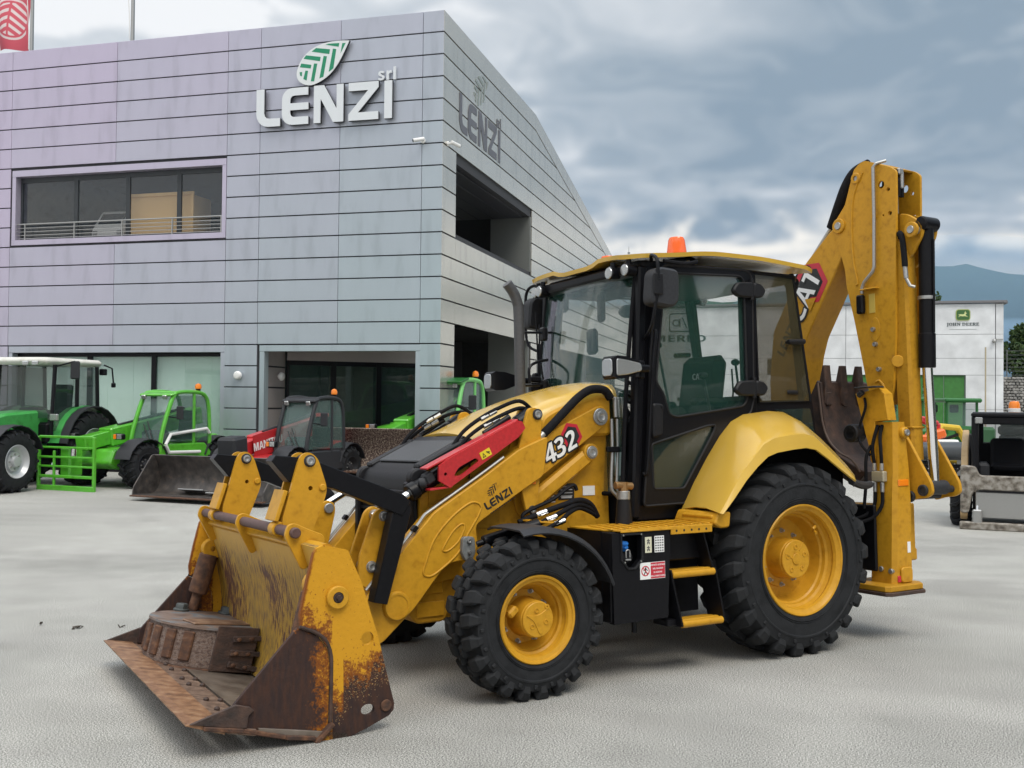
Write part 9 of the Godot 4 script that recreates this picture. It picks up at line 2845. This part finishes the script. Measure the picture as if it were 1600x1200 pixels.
func small_things():
	# machines and stock crowded between the skid-steer and the white workshop
	var E := thing("mini_excavator", "small yellow excavator with a bent arm behind the skid-steer", "excavator", parked(12.6, -30.5, 0.3, 0.95))
	var yb := mat(lin(0.62, 0.42, 0.03), 0.4)
	var b := MB.new()
	b.tube([Vector3(0.2, 1.0, -1.3), Vector3(0.2, 1.55, -0.9), Vector3(0.2, 1.6, -0.3), Vector3(0.2, 0.95, 0.5)], 0.10, 8)
	part("arm", b, yb, E)
	boxes(E, "body", [[0, 0.75, -1.5, 1.2, 0.6, 1.0]], yb, 0.08)
	boxes(E, "track", [[0, 0.22, -1.8, 1.9, 0.42, 0.3], [0, 0.22, -0.9, 1.9, 0.42, 0.3]], M.black_matt, 0.12)
	b = MB.new(); b.cyl(Vector3(0.2, 1.35, -0.9), Vector3(0.2, 1.0, 0.3), 0.05, 8); part("cylinder", b, M.black, E)
	for q in [["green_tractor", "dark green tractor with its cab showing behind the skid-steer roof", 16.3, -37.0], ["green_tractor", "dark green compact tractor between the skid-steer and the green doors", 13.3, -34.5]]:
		var T := thing(q[0], q[1], "tractor", parked(q[2], q[3], 0.0, 1.0), "dark green tractors before the workshop")
		boxes(T, "hood", [[1.5, 1.15, 0, 1.8, 0.7, 0.7]], M.green_dark, 0.1)
		for z in [-0.55, 0.55]:
			cage(T, "cab_post", [[Vector3(0.5, 1.2, z), Vector3(0.45, 2.35, z)], [Vector3(-0.6, 1.2, z), Vector3(-0.55, 2.35, z)]], 0.05, M.green_dark)
		boxes(T, "roof", [[-0.05, 2.42, 0, 1.4, 0.16, 1.35]], M.green_dark, 0.05)
		pane(T, "windscreen", [Vector3(0.48, 1.3, 0.5), Vector3(0.48, 1.3, -0.5), Vector3(0.45, 2.32, -0.5), Vector3(0.45, 2.32, 0.5)], M.bg_glass)
		for s in [1.0, -1.0]:
			plain_wheel(T, "rear_wheel", Vector3(-0.2, 0.72, s * 0.75), 0.72, 0.4, 0.4, 14, yb, s)
			plain_wheel(T, "front_wheel", Vector3(2.0, 0.45, s * 0.65), 0.46, 0.3, 0.25, 12, yb, s)
	b = MB.new(); b.cyl(Vector3(10.25, 0.62, -26.0), Vector3(12.0, 0.62, -26.4), 0.24, 20, -1, 0.03)
	b.cyl(Vector3(10.2, 0.62, -26.0), Vector3(10.25, 0.62, -26.0), 0.1, 12)
	solo("roller", b, mat(lin(0.07, 0.075, 0.08), 0.35, 0.3), "dark steel roller standing behind the backhoe's bucket cylinder", "roller")
	var A := thing("implement_frame", "black implement frame with hoses under the dark roller", "implement", Transform3D(Basis(), Vector3(11.1, -0.42, -26.2)))
	boxes(A, "beam", [[0, 0.35, 0.1, 1.8, 0.14, 0.2], [0, 0.65, -0.1, 1.7, 0.1, 0.1], [-0.7, 0.45, 0.1, 0.1, 0.8, 0.12], [0.1, 0.45, 0.1, 0.1, 0.8, 0.12], [0.7, 0.3, 0.3, 0.1, 0.6, 0.12]], M.black, 0.02)
	cage(A, "hose", [curve([Vector3(-0.5, 0.7, 0.2), Vector3(-0.2, 0.4, 0.35), Vector3(0.2, 0.75, 0.25)], 4), curve([Vector3(-0.3, 0.9, 0.1), Vector3(0.2, 0.5, 0.3), Vector3(0.6, 0.8, 0.2)], 4)], 0.03, M.black_matt)
	var O := thing("orange_machine", "small orange and white garden machine behind the dark roller", "garden machine", Transform3D(Basis(), Vector3(11.6, 0.9, -27.6)))
	boxes(O, "body", [[0, 0.1, 0, 0.5, 0.25, 0.3, 0.3], [-0.35, 0.0, 0, 0.3, 0.2, 0.2]], mat(lin(0.75, 0.14, 0.02), 0.4), 0.05)
	boxes(O, "tank", [[0.25, -0.1, 0.1, 0.6, 0.16, 0.3]], M.white, 0.04)
	boxes(O, "rack", [[0.0, -0.25, 0.0, 1.8, 0.06, 0.5], [-0.7, -0.75, 0, 0.06, 1.0, 0.4], [0.7, -0.75, 0, 0.06, 1.0, 0.4]], M.zinc, 0.01)
	boxes(O, "red_part", [[-0.1, 0.45, -0.2, 0.5, 0.2, 0.2, -0.3], [0.1, 0.30, -0.2, 0.2, 0.25, 0.2]], M.red, 0.04)
	for k in 4:
		b = MB.new()
		b.ring(Vector3(0, 0, 0), Vector3(0, 0.42, 0), 0.35, 0.75, 24, 0.09)
		var t := solo("stacked_tyre", b, M.rubber, ["lowest black tyre of the stack by the stone wall", "second tyre from the ground in the stack by the stone wall", "third tyre from the ground in the stack by the stone wall", "topmost black tyre of the stack by the stone wall"][k], "tyre", "tyres stacked by the stone wall", 50.0)
		t.position = Vector3(24.2 + 0.06 * (k % 2), -0.42 + 0.425 * k, -48.5)
	# litter on the asphalt
	var rng := RandomNumberGenerator.new(); rng.seed = 12
	for q in [[130, -3.72, -8.7, "dark clump of leaves on the asphalt left of the bucket", 0.035], [1, -3.35, -8.75, "thin dry twig on the asphalt near the leaf clump", 0.02], [2, -4.1, -8.9, "small dry twig left of the dark leaf clump", 0.02]]:
		b = MB.new()
		for k in (9 if q[4] > 0.03 else 3):
			var p := Vector3(rng.randf_range(-1, 1) * q[4], rng.randf_range(0.004, 0.03), rng.randf_range(-1, 1) * q[4])
			b.box(p, Vector3(rng.randf_range(0.02, 0.05), 0.005, rng.randf_range(0.008, 0.02)), 0.0, Basis.from_euler(Vector3(rng.randf_range(-0.6, 0.6), rng.randf_range(0, 6), rng.randf_range(-0.6, 0.6))))
		var o := solo("litter", b, mat(lin(0.05, 0.04, 0.03), 0.9), q[3], "litter", "", 0.0)
		o.position = Vector3(q[1], ground_y(q[1], q[2]), q[2])

# what stands to the right of the viewer and shows only as reflections in glass and paint
func mirrored_wall():
	var rng := RandomNumberGenerator.new(); rng.seed = 77
	var W := thing("yard_wall", "rough field-stone wall right of the viewer, mirrored in the lower cab windows", "wall", Transform3D(Basis(Vector3.UP, -PI / 2 + 0.12), Vector3(14.5, -0.5, -13.0)))
	var b := MB.new()
	b.box(Vector3(14.0, 1.7, -0.5), Vector3(28.0, 4.0, 0.6))
	part("backing", b, mat(lin(0.03, 0.03, 0.028), 0.9), W, 0.0)
	for k in 3:
		b = MB.new()
		for j in 8:
			for i in 38:
				if (i * 5 + j * 7 + (i * j) % 4) % 3 != k: continue
				b.box(Vector3(i * 0.74 + (0.37 if j % 2 else 0.0) + rng.randf_range(-0.08, 0.08), 0.25 + j * 0.47, rng.randf_range(-0.25, -0.12)), Vector3(rng.randf_range(0.55, 0.74), rng.randf_range(0.36, 0.46), 0.3), 0.09, Basis(Vector3.BACK, rng.randf_range(-0.18, 0.18)))
		part("stones", b, mat(lin(0.13 + 0.05 * k, 0.13 + 0.05 * k, 0.12 + 0.045 * k), 0.9, 0.0, M.grime, 0.8), W, 0.0).set_meta("kind", "stuff")
	b = MB.new()
	for k in 30:
		b.ball(Vector3(k * 1.0, 4.6 + rng.randf_range(-0.5, 1.2), -4.0 - rng.randf_range(0.0, 3.0)), Vector3(1.8, rng.randf_range(1.6, 3.2), 1.8), 8)
	var hb := part("hedge", b, mat(lin(0.022, 0.04, 0.016), 0.9, 0.0, M.grime, 1.5, M.rough_n, 1.0), self, 0.0)
	hb.transform = W.transform
	tag(hb, "dark bushes behind the field-stone wall right of the viewer", "hedge", "", "stuff")
